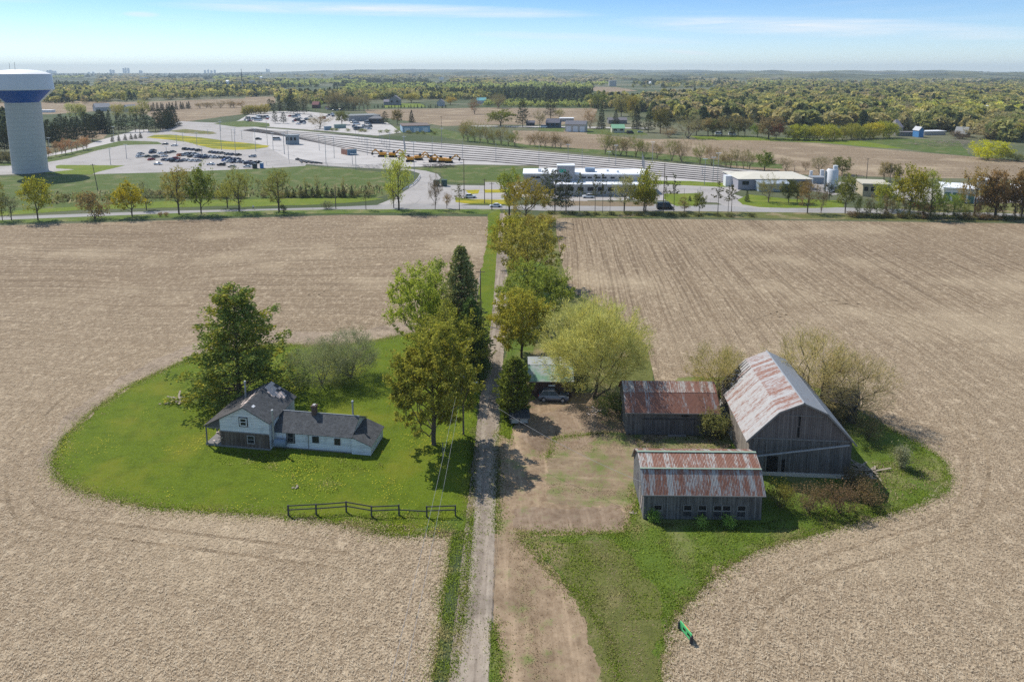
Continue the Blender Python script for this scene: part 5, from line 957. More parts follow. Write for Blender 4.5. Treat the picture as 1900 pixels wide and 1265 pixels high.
for v in (.12, .3, .48, .66): b.obox(bslope(0, 12.2, v), bslope(0, 15.4, v), .12, .04)
b.build('rafter', plain('old_rafter', (.13, .12, .11), .95, 0, .4, 4), bn)
b = MB()
for i in range(9):
    p = Vector(bslope(0, rng.uniform(12.2, 15), rng.uniform(0, .7))) + Vector((0, 0, .12)); q = p + Vector((rng.uniform(-.3, .8), rng.uniform(-1, 1), rng.uniform(-.1, .6))); b.obox(p, q, rng.uniform(.2, .7), .02)
b.build('torn_sheet', plain('torn_metal', (.30, .31, .33), .5, .3, .4), bn)
b = MB()
for s in (0, 1):
    b.obox((BW / 2, -.38, BT), tuple(Vector(bslope(s, -.38, 1)) - Vector((0, 0, .1))), .05, .2); b.obox(tuple(Vector(bslope(s, -.38, 1)) - Vector((0, 0, .1))), tuple(Vector(bslope(s, -.38, 0)) - Vector((0, 0, .1))), .05, .2)
b.build('bargeboard', GREYW, bn)
p = tag(MB().obox((.0, 0, 0), (11.4, -.25, 2.15), .18, .12).build('long_pole', plain('pale_pole', (.36, .36, .36), .8), None, (29.95, 79.2, 2.7), R(-4.3)), 'long pale pole leaning diagonally across the front of the big barn', 'pole')
# ruined shed behind, debris, coop
rs = tag(empty('ruined_shed', (45.2, 94.0, 0), R(-25)), 'small dark ruined shed overgrown by bare trees behind the barn', 'shed')
b = MB(); b.box((0, 0, 0), (4.6, 5.5, 2.7)); b.build('wall', mat_boards('ruin_boards', 0, (.05, .048, .047), (.09, .085, .08), False, .25, .4), rs); roof_panel('roof', SHINGB, (-.3, -.3, 2.9), (4.9, -.3, 2.7), (4.9, 2.8, 4.1), (-.3, 2.8, 4.0), rs); roof_panel('roof', SHINGB, (-.3, 5.8, 2.7), (4.9, 5.8, 2.5), (4.9, 2.8, 4.1), (-.3, 2.8, 4.0), rs)
cx, cy = G(964, 788); cp = tag(empty('coop', (cx, cy, 0), R(2)), 'small low hutch with dark lean roof and pale panels beside the driveway', 'hutch')
b = MB(); b.box((-1.3, 0, .35), (1.3, 1.5, 1.15)); b.build('body', plain('dark_hutch', (.07, .075, .08)), cp); b = MB(); b.box((-1.15, -.05, .3), (-.15, -.004, .95)); b.box((.1, -.05, .3), (1.15, -.004, .95)); b.build('panel', plain('pale_panel', (.38, .39, .38)), cp)
roof_panel('roof', plain('tar_roof', (.06, .062, .068), .9), (-1.5, -.35, 1.15), (1.5, -.35, 1.15), (1.5, 1.8, 1.75), (-1.5, 1.8, 1.75), cp); b = MB(); b.box((-1.5, -.42, 1.08), (1.5, -.36, 1.2)); b.build('fascia', GREYW, cp)
for sx in (-1.2, 1.2):
    b = MB(); b.box((sx - .06, .1, 0), (sx + .06, .25, .4)); b.build('leg', GREYW, cp)
x, y = G(963, 796); tag(MB().tube((0, 0, 0), (0, 0, 1.7), .05, n=6).build('fence_post', GREYW, None, (x, y, 0)), 'thin grey post standing in front of the small hutch', 'post')
def debris(label, cx, cy, r, n, m, zmax=.5, L=(.5, 2), name='debris', seed=1):
    q = random.Random(seed); b = MB()
    for i in range(n):
        a = q.uniform(0, 6.28); d = r * q.random() ** .6; x, y = d * math.cos(a), d * math.sin(a) * .8; l = q.uniform(*L); t = q.uniform(0, 6.28); z = q.uniform(.05, zmax * (1 - d / r / 1.3))
        b.obox((x, y, z), (x + l * math.cos(t), y + l * math.sin(t), max(.04, z + q.uniform(-.2, .25))), q.uniform(.08, .3), .05)
    o = b.build(name, m, None, (cx, cy, 0)); return tag(o, label, kind='stuff')
debris('', *G(1603, 872), 1.6, 34, plain('weathered_tan', (.30, .25, .19)), .7, (.8, 2.2), seed=4); debris('', *G(337, 740), 2.0, 26, plain('weathered_tan', (.30, .25, .19)), .5, seed=5); debris('', *G(551, 904), .4, 4, plain('weathered_tan', (.30, .25, .19)), .08, (.25, .5), seed=6); debris('', *G(1100, 764), 1.6, 12, BAREW, .3, (.4, 1.2), seed=7); debris('', *G(1172, 955), .6, 4, plain('weathered_tan', (.30, .25, .19)), .06, (.25, .5), seed=8)
# ---- fence
fp = [cvt(500, 850, 3.048)(x, y) for x, y in [(108, 325), (265, 318), (435, 303), (578, 330), (733, 322), (890, 330), (1052, 325)]]
fn = tag(empty('paddock_fence', (*G(*fp[0]), 0)), 'dark rail fence in two stretches along the front edge of the lawn', 'fence'); FW = plain('fence_wood', (.075, .072, .07), .95, 0, .35, 5); O_ = G(*fp[0]); P_ = []
for i, p in enumerate(fp):
    x, y = G(*p); x -= O_[0]; y -= O_[1]; P_.append((x, y)); b = MB(); b.box((x - .08, y - .08, 0), (x + .08, y + .08, 1.35)); b.build('post', FW, fn)
for i in range(6):
    for z in ((1.25, .75) if i != 4 else (.7,)):
        b = MB(); b.obox((*P_[i], z), (*P_[i + 1], z + random.Random(i).uniform(-.05, .05)), .05, .13); b.build('rail', FW, fn)
# ---- green upright board in the field corner
gx, gy = G(1283, 1192); fx, fy = G(1262, 1166); g = tag(empty('green_sign', (gx, gy, 0), math.atan2(fy - gy, fx - gx)), 'bright green upright board with dark cutouts and an orange edge, at the stubble corner', 'sign'); L = math.hypot(fx - gx, fy - gy)
b = MB(); GS = plain('bright_green', (.10, .50, .18), .6, 0, .12); b.box((0, -.05, .12), (L, .05, .32)); b.box((0, -.05, .62), (L, .05, .85))
for x0, x1 in ((0, .12 * L), (.36 * L, .5 * L), (.74 * L, L)): b.box((x0, -.048, .32), (x1, .048, .62))
b.build('board', GS, g); b = MB(); b.box((.12 * L, -.02, .32), (.36 * L, .02, .62)); b.box((.5 * L, -.02, .32), (.74 * L, .02, .62)); b.build('cutout', BLACK, g)
b = MB(); b.box((-.1, -.1, 0), (-.001, .22, .7)); b.box((L + .001, -.1, 0), (L + .1, .2, .7)); b.build('end_plate', DARKM, g); b = MB(); b.box((.25 * L, -.16, .3), (.75 * L, -.07, .8)); b.build('side_strip', plain('orange_paint', (.65, .24, .05), .6), g)

# ---- vehicles
def car_geo(L=4.5, Wd=1.8, Ht=1.45, kind='sedan'):
    h = L / 2; w = Wd / 2; lo = .28; belt = Ht * .62
    if kind == 'suv': st = [(-h, .55, belt * .8, .84), (-h + .12, lo, belt * 1.02, .95), (-h + 1.0, lo, belt, 1), (h - 1.25, lo, belt * .99, 1), (h - .5, lo, belt * .93, .97), (h - .1, .32, belt * .82, .88), (h, .45, belt * .6, .8)]; gl = [(-h + .25, h - 1.35), (-h + .75, h - 2.15)]
    elif kind == 'van': st = [(-h, .4, Ht * .55, .95), (-h + .08, lo, Ht * .6, 1), (h - 1.3, lo, Ht * .6, 1), (h - .5, lo, Ht * .48, .97), (h, .4, Ht * .35, .85)]; gl = [(-h + .1, h - .75), (-h + .2, h - 1.5)]; belt = Ht * .58
    else: st = [(-h, .5, belt * .8, .82), (-h + .1, lo, belt * .96, .93), (-h + .8, lo, belt, 1), (h - 1.3, lo, belt * .97, 1), (h - .4, lo, belt * .85, .95), (h, .42, belt * .6, .8)]; gl = [(-h + .55, h - 1.15), (-h + 1.25, h - 2.05)]
    body = MB(); vs = []
    for x, zl, zt, s in st: vs += [(x, -w * s, zl), (x, -w * s * 1.02, (zl + zt) * .5), (x, -w * s * .93, zt), (x, w * s * .93, zt), (x, w * s * 1.02, (zl + zt) * .5), (x, w * s, zl)]
    fs = [];
    for k in range(len(st) - 1): fs += [(k * 6 + i, k * 6 + (i + 1) % 6, (k + 1) * 6 + (i + 1) % 6, (k + 1) * 6 + i) for i in range(6)]
    fs += [(5, 4, 3, 2, 1, 0), tuple(len(vs) - 6 + i for i in range(6))]; body.add(vs, fs, 0)
    (a0, a1), (b0, b1) = gl; zt = Ht; wb, wt = w * .92, w * .74; zb = belt - .03
    glass = MB(); v = [(a0, -wb, zb), (a1, -wb, zb), (a1, wb, zb), (a0, wb, zb), (b0, -wt, zt - .04), (b1, -wt, zt - .04), (b1, wt, zt - .04), (b0, wt, zt - .04)]; glass.add(v, [(0, 1, 5, 4), (1, 2, 6, 5), (2, 3, 7, 6), (3, 0, 4, 7), (4, 5, 6, 7)])
    roof = MB(); roof.add([(b0 - .04, -wt, zt - .05), (b1 + .05, -wt, zt - .05), (b1 + .05, wt, zt - .05), (b0 - .04, wt, zt - .05), (b0 + .1, -wt + .1, zt), (b1 - .1, -wt + .1, zt), (b1 - .1, wt - .1, zt), (b0 + .1, wt - .1, zt)], [(0, 1, 5, 4), (1, 2, 6, 5), (2, 3, 7, 6), (3, 0, 4, 7), (4, 5, 6, 7)])
    for s in (-1, 1):   # pillars
        for (xa, xb) in ((a0, b0), (a1, b1), ((a0 + a1) / 2 - .1, (b0 + b1) / 2)): roof.obox((xa, s * wb * 1.005, zb), (xb, s * wt * 1.01, zt - .04), .09, .05)
    return body, glass, roof, [(-h + .85, -w * .93), (-h + .85, w * .93), (h - .9, -w * .93), (h - .9, w * .93)]
suv = tag(empty('silver_suv', (*G(1027, 741), 0), R(-5)), 'silver grey sport utility car parked in front of the green roofed shed', 'car')
bd, gl_, rf, wh = car_geo(4.65, 1.85, 1.7, 'suv'); SP = plain('silver_blue_paint', (.17, .20, .25), .3, .45, .06); bd.build('body', SP, suv); gl_.build('windows', GLASS, suv); rf.build('roof', SP, suv)
for x, y in wh:
    s = -1 if y < 0 else 1; b = MB(); b.tube((x, y - .1, .36), (x, y + .12, .36), .36, n=20); wo = b.build('wheel', RUB, suv); b = MB(); b.tube((x, y + s * .12 + .0, .36), (x, y + s * .15, .36), .23, n=12); b.build('rim', STEEL, wo); b = MB(); b.tube((x, y + s * .02, .40), (x, y + s * .06, .40), .44, n=20); b.build('wheel_arch', DARKM, suv)
for s in (-1, 1):
    MB().box((2.2, s * .62 - .17, .72), (2.3, s * .62 + .17, .86)).build('headlight', WHITE, suv); MB().box((-2.33, s * .69 - .14, .85), (-2.22, s * .69 + .14, 1.05)).build('tail_light', plain('red_lens', (.4, .03, .03), .3), suv)
for s in (-1, 1):
    MB().obox((-1.5, s * .66, 1.73), (.5, s * .66, 1.73), .05, .05).build('roof_rail', DARKM, suv); MB().box((.85, s * 1.0 - .09, 1.0), (1.05, s * 1.0 + .09, 1.15)).build('mirror', SP, suv); MB().box((-2.25, s * .94 - .013, .26), (2.2, s * .94 + .013, .42)).build('sill', DARKM, suv)
def car_mesh(kind, L, Wd, Ht):
    bd, gl_, rf, wh = car_geo(L, Wd, Ht, kind); b = MB()
    for src, mi in ((bd, 0), (gl_, 1), (rf, 0)): b.add(src.v, src.f, mi)
    for x, y in wh: b.tube((x, y - .1, .33), (x, y + .1, .33), .33, n=10, m=2)
    o = b.build('car', [PAINT, GLASS, RUB]); me = o.data; bpy.data.objects.remove(o); return me
CM = {'sedan': car_mesh('sedan', 4.5, 1.8, 1.45), 'suv': car_mesh('suv', 4.6, 1.88, 1.7), 'van': car_mesh('van', 6.0, 2.05, 2.6)}
CC = {'white': (.75, .76, .77), 'silver': (.42, .44, .46), 'black': (.015, .015, .018), 'navy': (.02, .035, .09), 'grey': (.12, .13, .14), 'red': (.35, .02, .02), 'blue': (.03, .12, .40), 'orange': (.60, .15, .03), 'green': (.03, .06, .04), 'maroon': (.10, .02, .02), 'beige': (.5, .45, .36), 'steel': (.14, .18, .25)}
def car(px, py, colr, label, yaw, kind=None, group=None, scale=1.):
    x, y = G(px, py); kd = kind or TRNG.choice(['sedan', 'suv', 'sedan']); o = link('parked_car' if kd != 'van' else 'van', CM[kd], None, (x, y + 1, 0), R(yaw)); o.color = (*CC[colr], 1); o.scale = (scale,) * 3
    return tag(o, label, 'van' if kd == 'van' else 'car', group)
lot = [(335, 385, 'grey'), (328, 412, 'navy'), (188, 425, 'silver'), (175, 458, 'white'), (272, 457, 'green'), (367, 462, 'grey'), (313, 492, 'red'), (425, 420, 'white'), (465, 452, 'white'), (500, 414, 'black'), (565, 402, 'grey'), (475, 310, 'grey'), (583, 327, 'white'), (392, 547, 'white'),
       (712, 370, 'black'), (755, 372, 'navy'), (805, 376, 'navy'), (868, 387, 'black'), (1020, 405, 'black'), (1060, 411, 'navy'), (1095, 414, 'navy'), (1140, 416, 'grey'), (1210, 430, 'grey'), (1262, 434, 'navy'), (1335, 438, 'black'), (1502, 458, 'silver'), (655, 444, 'orange'), (700, 440, 'silver'), (740, 428, 'silver'), (780, 424, 'navy'), (825, 430, 'silver'),
       (780, 457, 'black'), (850, 462, 'white'), (900, 466, 'navy'), (950, 472, 'navy'), (940, 446, 'silver'), (1000, 457, 'silver'), (1050, 467, 'white'), (1100, 468, 'silver'), (1160, 472, 'black'), (1180, 502, 'blue'), (1230, 482, 'navy'), (1290, 490, 'navy'), (470, 497, 'navy'), (520, 500, 'steel'), (560, 497, 'navy'), (605, 484, 'red'), (570, 512, 'black'), (640, 514, 'grey'), (700, 502, 'navy'),
       (740, 503, 'silver'), (790, 507, 'white'), (860, 508, 'silver'), (1010, 550, 'white'), (1135, 557, 'black'), (1215, 518, 'white'), (1280, 524, 'navy'), (1340, 518, 'white'), (1385, 522, 'navy'), (1430, 528, 'silver'), (1450, 542, 'navy'), (1480, 522, 'maroon'), (1520, 532, 'black'), (1570, 527, 'black'), (1440, 577, 'white'), (1260, 577, 'beige'), (1500, 545, 'grey'), (1240, 500, 'steel'), (880, 452, 'grey'), (1330, 490, 'navy')]
bycol = {}
for c in sorted(lot): bycol.setdefault(c[2], []).append(c)
for colr, L_ in bycol.items():
    for i, (x, y, _) in enumerate(L_):
        px, py = cP(x, y); lone = y > 540 or x in (475, 583, 1502); lab = f'{colr} car in the station car park' + (f', {ORD[i]} from the left of the {colr} ones' if len(L_) > 1 else ', the only ' + colr + ' one')
        car(px, py, colr, lab, (TRNG.choice([0, 180]) if lone else 62) + TRNG.uniform(-5, 5), group='cars in the station car park')
for px, py, col_, lab, yaw, kd in [(*cB(1782, 1083), 'white', 'white sedan driving on the main road by the driveway mouth', 180, 'sedan'), (*cB(1605, 1018), 'white', 'white car parked between the yellow flowered islands', 8, 'suv'), (*cC(728, 1018), 'white', 'white car parked before the station wall, left one', 180, 'suv'), (*cC(1020, 1026), 'white', 'white car parked before the station wall, right one', 95, 'suv'),
                                    (*cC(1270, 1098), 'black', 'black van driving on the main road before the station', 0, 'van'), (*cD(1150, 1080), 'red', 'red car half hidden behind the roadside trees on the right', 0, 'sedan'), (*cB(110, 607), 'black', 'dark car in the far yard by the lamp masts, left', 0, 'suv'), (*cB(240, 612), 'silver', 'silver car in the far yard by the lamp masts, right', 0, 'van'), (*cC(415, 522), 'white', 'white van parked at the dark blue house', 0, 'van'),
                                    (*cC(1025, 565), 'black', 'dark truck beside the green roofed outbuilding', 0, 'van'), (*cC(1095, 558), 'silver', 'silver car right of the green roofed outbuilding', 0, 'suv'), (*cC(1650, 572), 'white', 'white van among trees beyond the far lane, left', 0, 'van'), (*cC(1745, 575), 'white', 'white van among trees beyond the far lane, right', 0, 'van')]:
    car(px, py, col_, lab, yaw, kd)
sy = []
q = random.Random(21)
for (x0, x1, y0, y1, n) in [(10, 210, 445, 480, 17), (330, 480, 440, 500, 17), (590, 700, 385, 402, 12), (760, 920, 480, 545, 17), (500, 640, 430, 470, 6)]:
    for i in range(n): sy.append((*cB(q.uniform(x0, x1), q.uniform(y0, y1)), q.choice(['white', 'white', 'silver', 'white', 'grey', 'navy', 'beige', 'white', 'red'])))
sy.sort()
for i, (px, py, c) in enumerate(sy): car(px, py, c, f'{c} vehicle in the scrap yard, {ORD[i] if i < len(ORD) else "last"} from the left', q.uniform(0, 180), q.choice(['sedan', 'van', 'suv']), 'vehicles in the scrap yard', 1.15)

# ---- poles and wires
def upole(px, py, ty, label, arm=True, lean=0., extra=None, r=.14):
    x, y = G(px, py); H = hgt(x, y, ty); e = empty('utility_pole', (x, y, 0)); b = MB(); b.tube((0, 0, 0), (lean, 0, H), r, r * .65, n=8); b.build('pole', WOODP, e)
    if arm: b = MB(); b.obox((lean - .9, 0, H - .5), (lean + .9, 0, H - .5), .1, .12); b.build('crossarm', WOODP, e)
    return tag(e, label, 'utility pole'), H
up, UH = upole(860, 806, 672, 'wooden utility pole with grey transformer beside the large maple at the driveway', False)
b = MB(); b.tube((0, -.35, UH - 2.9), (0, -.35, UH - 1.8), .24, n=12); b.build('transformer', plain('transformer_grey', (.36, .38, .41), .5), up); b = MB(); b.tube((0, 0, UH - 3.1), (1.7, -.1, UH - 2.9), .035, n=6); arm_ = b.build('lamp_arm', STEEL, up); b = MB(); b.box((1.5, -.22, UH - 2.98), (2.15, .02, UH - 2.84)); b.build('lamp_head', WHITE, arm_)
b = MB(); b.tube((0, 0, UH - .3), (0, -.02, UH), .06, n=6); b.build('insulator', WHITE, up)
U0 = Vector((*G(860, 806), 0)); WIRE = plain('wire', (.30, .30, .31), .5)
def wire(p, q, sag, label, r=.022):
    p, q = Vector(p), Vector(q); b = MB(); prev = p; n = 24
    for i in range(1, n + 1):
        t = i / n; c = p.lerp(q, t); c.z -= sag * 4 * t * (1 - t); b.tube(prev, c, r, n=4, caps=False); prev = c
    tag(b.build('power_line', WIRE), label, 'power line')
up2, UH2 = upole(892, 600, 500, 'wooden utility pole farther up the left edge of the driveway', True); U1 = Vector((*G(892, 600), 0))
wire(U0 + Vector((0, 0, UH - .2)), U1 + Vector((0, 0, UH2 - .4)), 1.0, 'upper power line running away up the driveway'); wire(U0 + Vector((0, 0, UH - 1.2)), U1 + Vector((0, 0, UH2 - 1.2)), 1.1, 'lower power line running away up the driveway')
wire(U0 + Vector((-.1, 0, UH - .5)), (-8.3, 34, UH - .3), 1.2, 'left power line running from the near pole towards the camera', .014); wire(U0 + Vector((.15, 0, UH - 2.0)), (-7.4, 34, UH - .6), 1.1, 'right power line running from the near pole towards the camera', .014)
wire(U0 + Vector((.1, 0, UH - 3.3)), (14.9, 71.3, 4.2), .9, 'thin power line crossing the driveway down to the front shed', .018)
x, y = G(822, 848); tag(MB().tube((0, 0, 0), (0, 0, 2.1), .07, n=6).build('fence_post', GREYW, None, (x, y, 0)), 'short grey post in the shade under the large maple', 'post')
for px, py, ty, lab, lean in [(*cA(690, 965), cA(0, 775)[1], 'leaning roadside utility pole before the meadow, left', -1.2), (*cB(658, 1092), cB(0, 950)[1], 'short roadside utility pole left of the side road', 0), (*cB(1562, 1022), cB(0, 740)[1], 'tall utility pole by the car park corner', 0), (*cB(1706, 1055), cB(0, 880)[1], 'utility pole by the flowered island, left', 0), (*cB(1757, 1100), cB(0, 905)[1], 'utility pole by the flowered island, right', 0), (*cC(1255, 1120), cC(0, 768)[1], 'tall utility pole beside the black van', 0),
                              (*cD(788, 890), cD(0, 735)[1], 'utility pole against the far right field, left', 0), (*cD(945, 975), cD(0, 768)[1], 'tall utility pole at the tan building', .3), (*cD(278, 880), cD(0, 785)[1], 'thin pole behind the beige roofed building', 0), (*cC(1850, 800), cC(0, 675)[1], 'dark pole in the tree row beyond the tracks', 0), (*cB(1403, 630), cB(0, 440)[1], 'tall mast beyond the tracks right of the blue building', 0), (*cA(985, 560), cA(0, 480)[1], 'utility pole among the conifers by the access road', 0)]:
    upole(px, py, ty, lab, True, lean, r=.17)
LP = sorted([cA(780, 782) + (cA(0, 668)[1],), cA(893, 740) + (cA(0, 640)[1],), cA(352, 700) + (cA(0, 592)[1],), cA(803, 600) + (cA(0, 515)[1],)] + [cP(a, b_) + (cP(0, c)[1],) for a, b_, c in [(505, 470, 330), (620, 320, 190), (695, 275, 170), (858, 325, 165), (918, 470, 340), (1145, 372, 40), (1270, 272, 130), (1310, 412, 130), (1385, 247, 140), (1548, 387, 120), (1685, 312, 30), (1752, 367, 170), (1305, 190, 110), (985, 190, 130), (1885, 420, 165), (1135, 150, 20)]]
            + [cY(a, b_) + (cY(0, c)[1],) for a, b_, c in [(37, 362, 220), (145, 402, 205), (188, 452, 170), (488, 367, 215), (555, 507, 230), (635, 442, 235), (813, 502, 400), (848, 552, 400), (958, 412, 250), (1322, 422, 230), (1420, 662, 285), (1688, 345, 150), (1180, 330, 200)]] + [cC(a, b_) + (cC(0, c)[1],) for a, b_, c in [(585, 742, 640), (920, 792, 645), (873, 762, 690), (1545, 922, 740), (1605, 902, 730), (1637, 902, 700), (1178, 770, 622), (1530, 860, 795)]])
b = MB(); b.tube((0, 0, 0), (0, 0, 1), .014, .009, n=6); LPM = b.build('post', STEEL); lpme = LPM.data; bpy.data.objects.remove(LPM); b = MB(); b.box((-1.1, -.2, -.1), (1.1, .2, .1)); LPM = b.build('lamp_head', WHITE); lhme = LPM.data; bpy.data.objects.remove(LPM)
for i, (px, py, ty) in enumerate(LP):
    x, y = G(px, py); H = hgt(x, y, ty); e = tag(empty('street_lamp', (x, y, 0)), f'tall grey lamp mast, {ORD[i]} from the left of those at the station and rail yard', 'street lamp', 'lamp masts at the station'); o = link('post', lpme, e); o.scale = (11, 11, H); h = link('lamp_head', lhme, e); h.location = (0, 0, H)
pm = []
for k in range(1, 8):
    t = (k + .5) / 8
    for j in range(9):
        s = 1.1 + j * .40
        if s > 4.7: continue
        kk = min(int(s), 4); a = lerp2(L0[kk], L0[kk + 1], s - kk); c = lerp2(L1[kk], L1[kk + 1], s - kk); pm.append(lerp2(a, c, t))
pm.sort()
for i, p in enumerate(pm):
    x, y = G(*p); e = link('signal_mast', lpme, None, (x, y, 0)); e.scale = (9, 9, 6.5); tag(e, f'slim grey mast between the rails, {ORD[i]} from the left', 'mast', 'slim masts between the rails')

# ---- water tower
tx_, ty_ = G(57, 319); wt = tag(empty('water_tower', (tx_, ty_, 0)), 'tall white water tower with a blue band under its tank, left edge of the photo', 'water tower')
CT = NT('tower_concrete'); s_ = CT.n('ShaderNodeSeparateXYZ', {0: CT.co()}); ang = CT.math('ARCTAN2', s_.outputs[1], s_.outputs[0]); r1 = CT.math('FRACT', CT.math('MULTIPLY', ang, 11.)); g1 = CT.ramp(CT.math('ABSOLUTE', CT.math('SUBTRACT', r1, .5)), .40, .5); r2 = CT.math('FRACT', CT.math('DIVIDE', s_.outputs[2], 2.1)); g2 = CT.ramp(CT.math('ABSOLUTE', CT.math('SUBTRACT', r2, .5)), .44, .5)
cc = CT.mix(CT.noise(.6, 5), (.44, .44, .43), (.54, .54, .52)); cc = CT.mix(CT.math('MAXIMUM', CT.math('MULTIPLY', g1, .5), CT.math('MULTIPLY', g2, .55)), cc, (.20, .21, .22)); CT.bsdf(cc, .9)
def tz(py): return hgt(tx_, ty_, py)
z1, z2, z3, z4_ = tz(190), tz(167), tz(138.5), tz(129)
b = MB(); b.lathe([(7.75, 0), (7.55, 1.5), (7.5, z1)], 64); b.build('shaft', CT.m, wt, smooth=True)
b = MB(); n = 64; vs = [(7.6 * math.cos(i / n * 6.2832), 7.6 * math.sin(i / n * 6.2832), z1) for i in range(n)] + [(13.7 * math.cos(i / n * 6.2832), 13.7 * math.sin(i / n * 6.2832), z2) for i in range(n)]
fs = [(i, (i + 1) % n, n + (i + 1) % n, n + i) for i in range(n)]; b.v = vs; b.f = fs; b.m = [1 if (i in (1, 2, 3, 4, 41, 42)) else 0 for i in range(n)]; b.build('cone', [plain('tower_blue', (.008, .085, .42), .45, 0, .12, .4), plain('tower_white', (.62, .63, .64), .5, 0, .06, .3)], wt)
b = MB(); b.lathe([(13.7, z2), (13.9, z2 + .25), (13.75, z2 + .5), (13.25, z3), (13.0, z3 + .25)], 64); b.build('tank', plain('tower_white', (.62, .63, .64)), wt, smooth=True); b = MB(); b.lathe([(13.05, z3 + .2), (11, z3 + 1.0), (8, z3 + 1.9), (4, z4_ - .15), (0.01, z4_)], 64); b.build('tank_roof', WHITE, wt, smooth=True)
b = MB(); b.tube((-4.5, 0, z4_ - .5), (-4.5, 0, z4_ + 3.1), .06, n=6); b.build('antenna', DARKM, wt); b = MB(); b.tube((-1.2, -1, z4_ - .5), (-1.2, -1, z4_ + 3.4), .07, n=6); b.tube((-1.5, -1, z4_ - .1), (.2, -1, z4_ - .1), .12, n=6); b.build('antenna', DARKM, wt)

# ---- buildings beyond the road (front wall given by its foot in the photo)
def block(name, label, p0, p1, h, depth, wallm, roofm, roof='flat', cat='building', rise=1.6, wins=0, doors=0, winm=None, doorm=None, ov=.4):
    (x0, y0), (x1, y1) = G(*p0), G(*p1); L = math.hypot(x1 - x0, y1 - y0); r = tag(empty(name, (x0, y0, 0), math.atan2(y1 - y0, x1 - x0)), label, cat)
    b = MB(); b.add([(0, 0, 0), (L, 0, 0), (L, depth, 0), (0, depth, 0), (0, 0, h), (L, 0, h), (L, depth, h), (0, depth, h)], [(0, 1, 5, 4), (1, 2, 6, 5), (2, 3, 7, 6), (3, 0, 4, 7)] + ([(4, 5, 6, 7)] if roof == 'flat' else []))
    if roof == 'gable': b.add([(0, 0, h), (0, depth / 2, h + rise - .05), (0, depth, h), (L, 0, h), (L, depth / 2, h + rise - .05), (L, depth, h)], [(2, 1, 0), (3, 4, 5)])
    if roof == 'gable_front': b.add([(0, 0, h), (L / 2, 0, h + rise - .05), (L, 0, h), (0, depth, h), (L / 2, depth, h + rise - .05), (L, depth, h)], [(0, 2, 1), (3, 4, 5)])
    b.build('wall', wallm, r); b = MB()
    if roof == 'flat': b.box((-ov, -ov, h + .003), (L + ov, depth + ov, h + .45))
    elif roof == 'gable':
        for s in (0, 1):
            Y = (-ov, depth / 2) if s == 0 else (depth + ov, depth / 2); zz = h - ov * rise / (depth / 2) + .08; q_ = [(-ov, Y[0], zz), (L + ov, Y[0], zz), (L + ov, Y[1], h + rise + .08), (-ov, Y[1], h + rise + .08)]; b.slab(q_ if s == 0 else q_[::-1], .12)
    elif roof == 'gable_front':
        for s in (0, 1):
            X = (-ov, L / 2) if s == 0 else (L + ov, L / 2); zz = h - ov * rise / (L / 2) + .08; q_ = [(X[0], -ov, zz), (X[0], depth + ov, zz), (X[1], depth + ov, h + rise + .08), (X[1], -ov, h + rise + .08)]; b.slab(q_[::-1] if s == 0 else q_, .12)
    elif roof == 'hip':
        i_ = min(depth / 2, L / 3); b.add([(-ov, -ov, h), (L + ov, -ov, h), (L + ov, depth + ov, h), (-ov, depth + ov, h), (i_, depth / 2, h + rise), (L - i_, depth / 2, h + rise)], [(0, 1, 5, 4), (1, 2, 5), (2, 3, 4, 5), (3, 0, 4), (3, 2, 1, 0)])
    b.build('roof', roofm, r)
    for i in range(wins):
        xc = L * (i + .5 + .0) / wins; w_ = min(1.4, L / wins * .3); b = MB(); b.box((xc - w_, -.06, h * .45), (xc + w_, -.005, h * .8)); b.build('window', winm or GLASS, r)
    for i in range(doors):
        xc = L * (i + .5) / doors; w_ = min(2.2, L / doors * .36); b = MB(); b.box((xc - w_, -.08, .02), (xc + w_, -.006, h * .72)); b.build('door', doorm or WHITE, r)
    return r, L
PALEW = plain('pale_grey_wall', (.40, .39, .375), .8, 0, .1, .8); WROOF = plain('white_membrane', (.80, .81, .82), .6, 0, .05, .3); CREAM = plain('cream_roof', (.60, .56, .46), .7, 0, .1, .5); LILAC = plain('lilac_grey_wall', (.33, .32, .35), .8, 0, .08); TAN = plain('tan_wall', (.42, .36, .24), .85, 0, .12); OLV_ = plain('olive_wall', (.22, .24, .13), .85)
st, L = block('station_building', 'long pale station building with white roofs, square tower block and green emblem', (1030, 363), (1199, 364), 4.4, 7.5, PALEW, WROOF, wins=9)
b = MB(); b.box((-13.0, 7.6, 0), (L + 2, 22, 7.5)); b.build('upper_wall', PALEW, st); b = MB(); b.box((-13.3, 7.3, 7.503), (L + 2.3, 22.3, 7.95)); b.build('upper_roof', WROOF, st)
b = MB(); b.box((1.0, 6.5, 0.01), (8.2, 12, 11.2)); b.build('tower_block', plain('grey_panel', (.36, .355, .37), .7, 0, .06), st); b = MB(); b.box((.9, 6.4, 11.203), (8.3, 12.1, 11.5)); b.build('tower_cap', WHITE, st)
LOGO = plain('green_logo', (.02, .42, .26), .5)
b = MB()
def ring(cx_, cz, r0_, r1_, a0, a1, yy, n=16):
    for i in range(n):
        t0, t1 = R(a0 + (a1 - a0) * i / n), R(a0 + (a1 - a0) * (i + 1) / n); P = [(cx_ + r * math.cos(t), yy, cz + r * math.sin(t)) for r, t in ((r0_, t0), (r1_, t0), (r1_, t1), (r0_, t1))]; b.add(P + [(p[0], p[1] + .08, p[2]) for p in P], [(0, 1, 2, 3), (7, 6, 5, 4), (0, 4, 5, 1), (2, 6, 7, 3), (1, 5, 6, 2), (3, 7, 4, 0)])
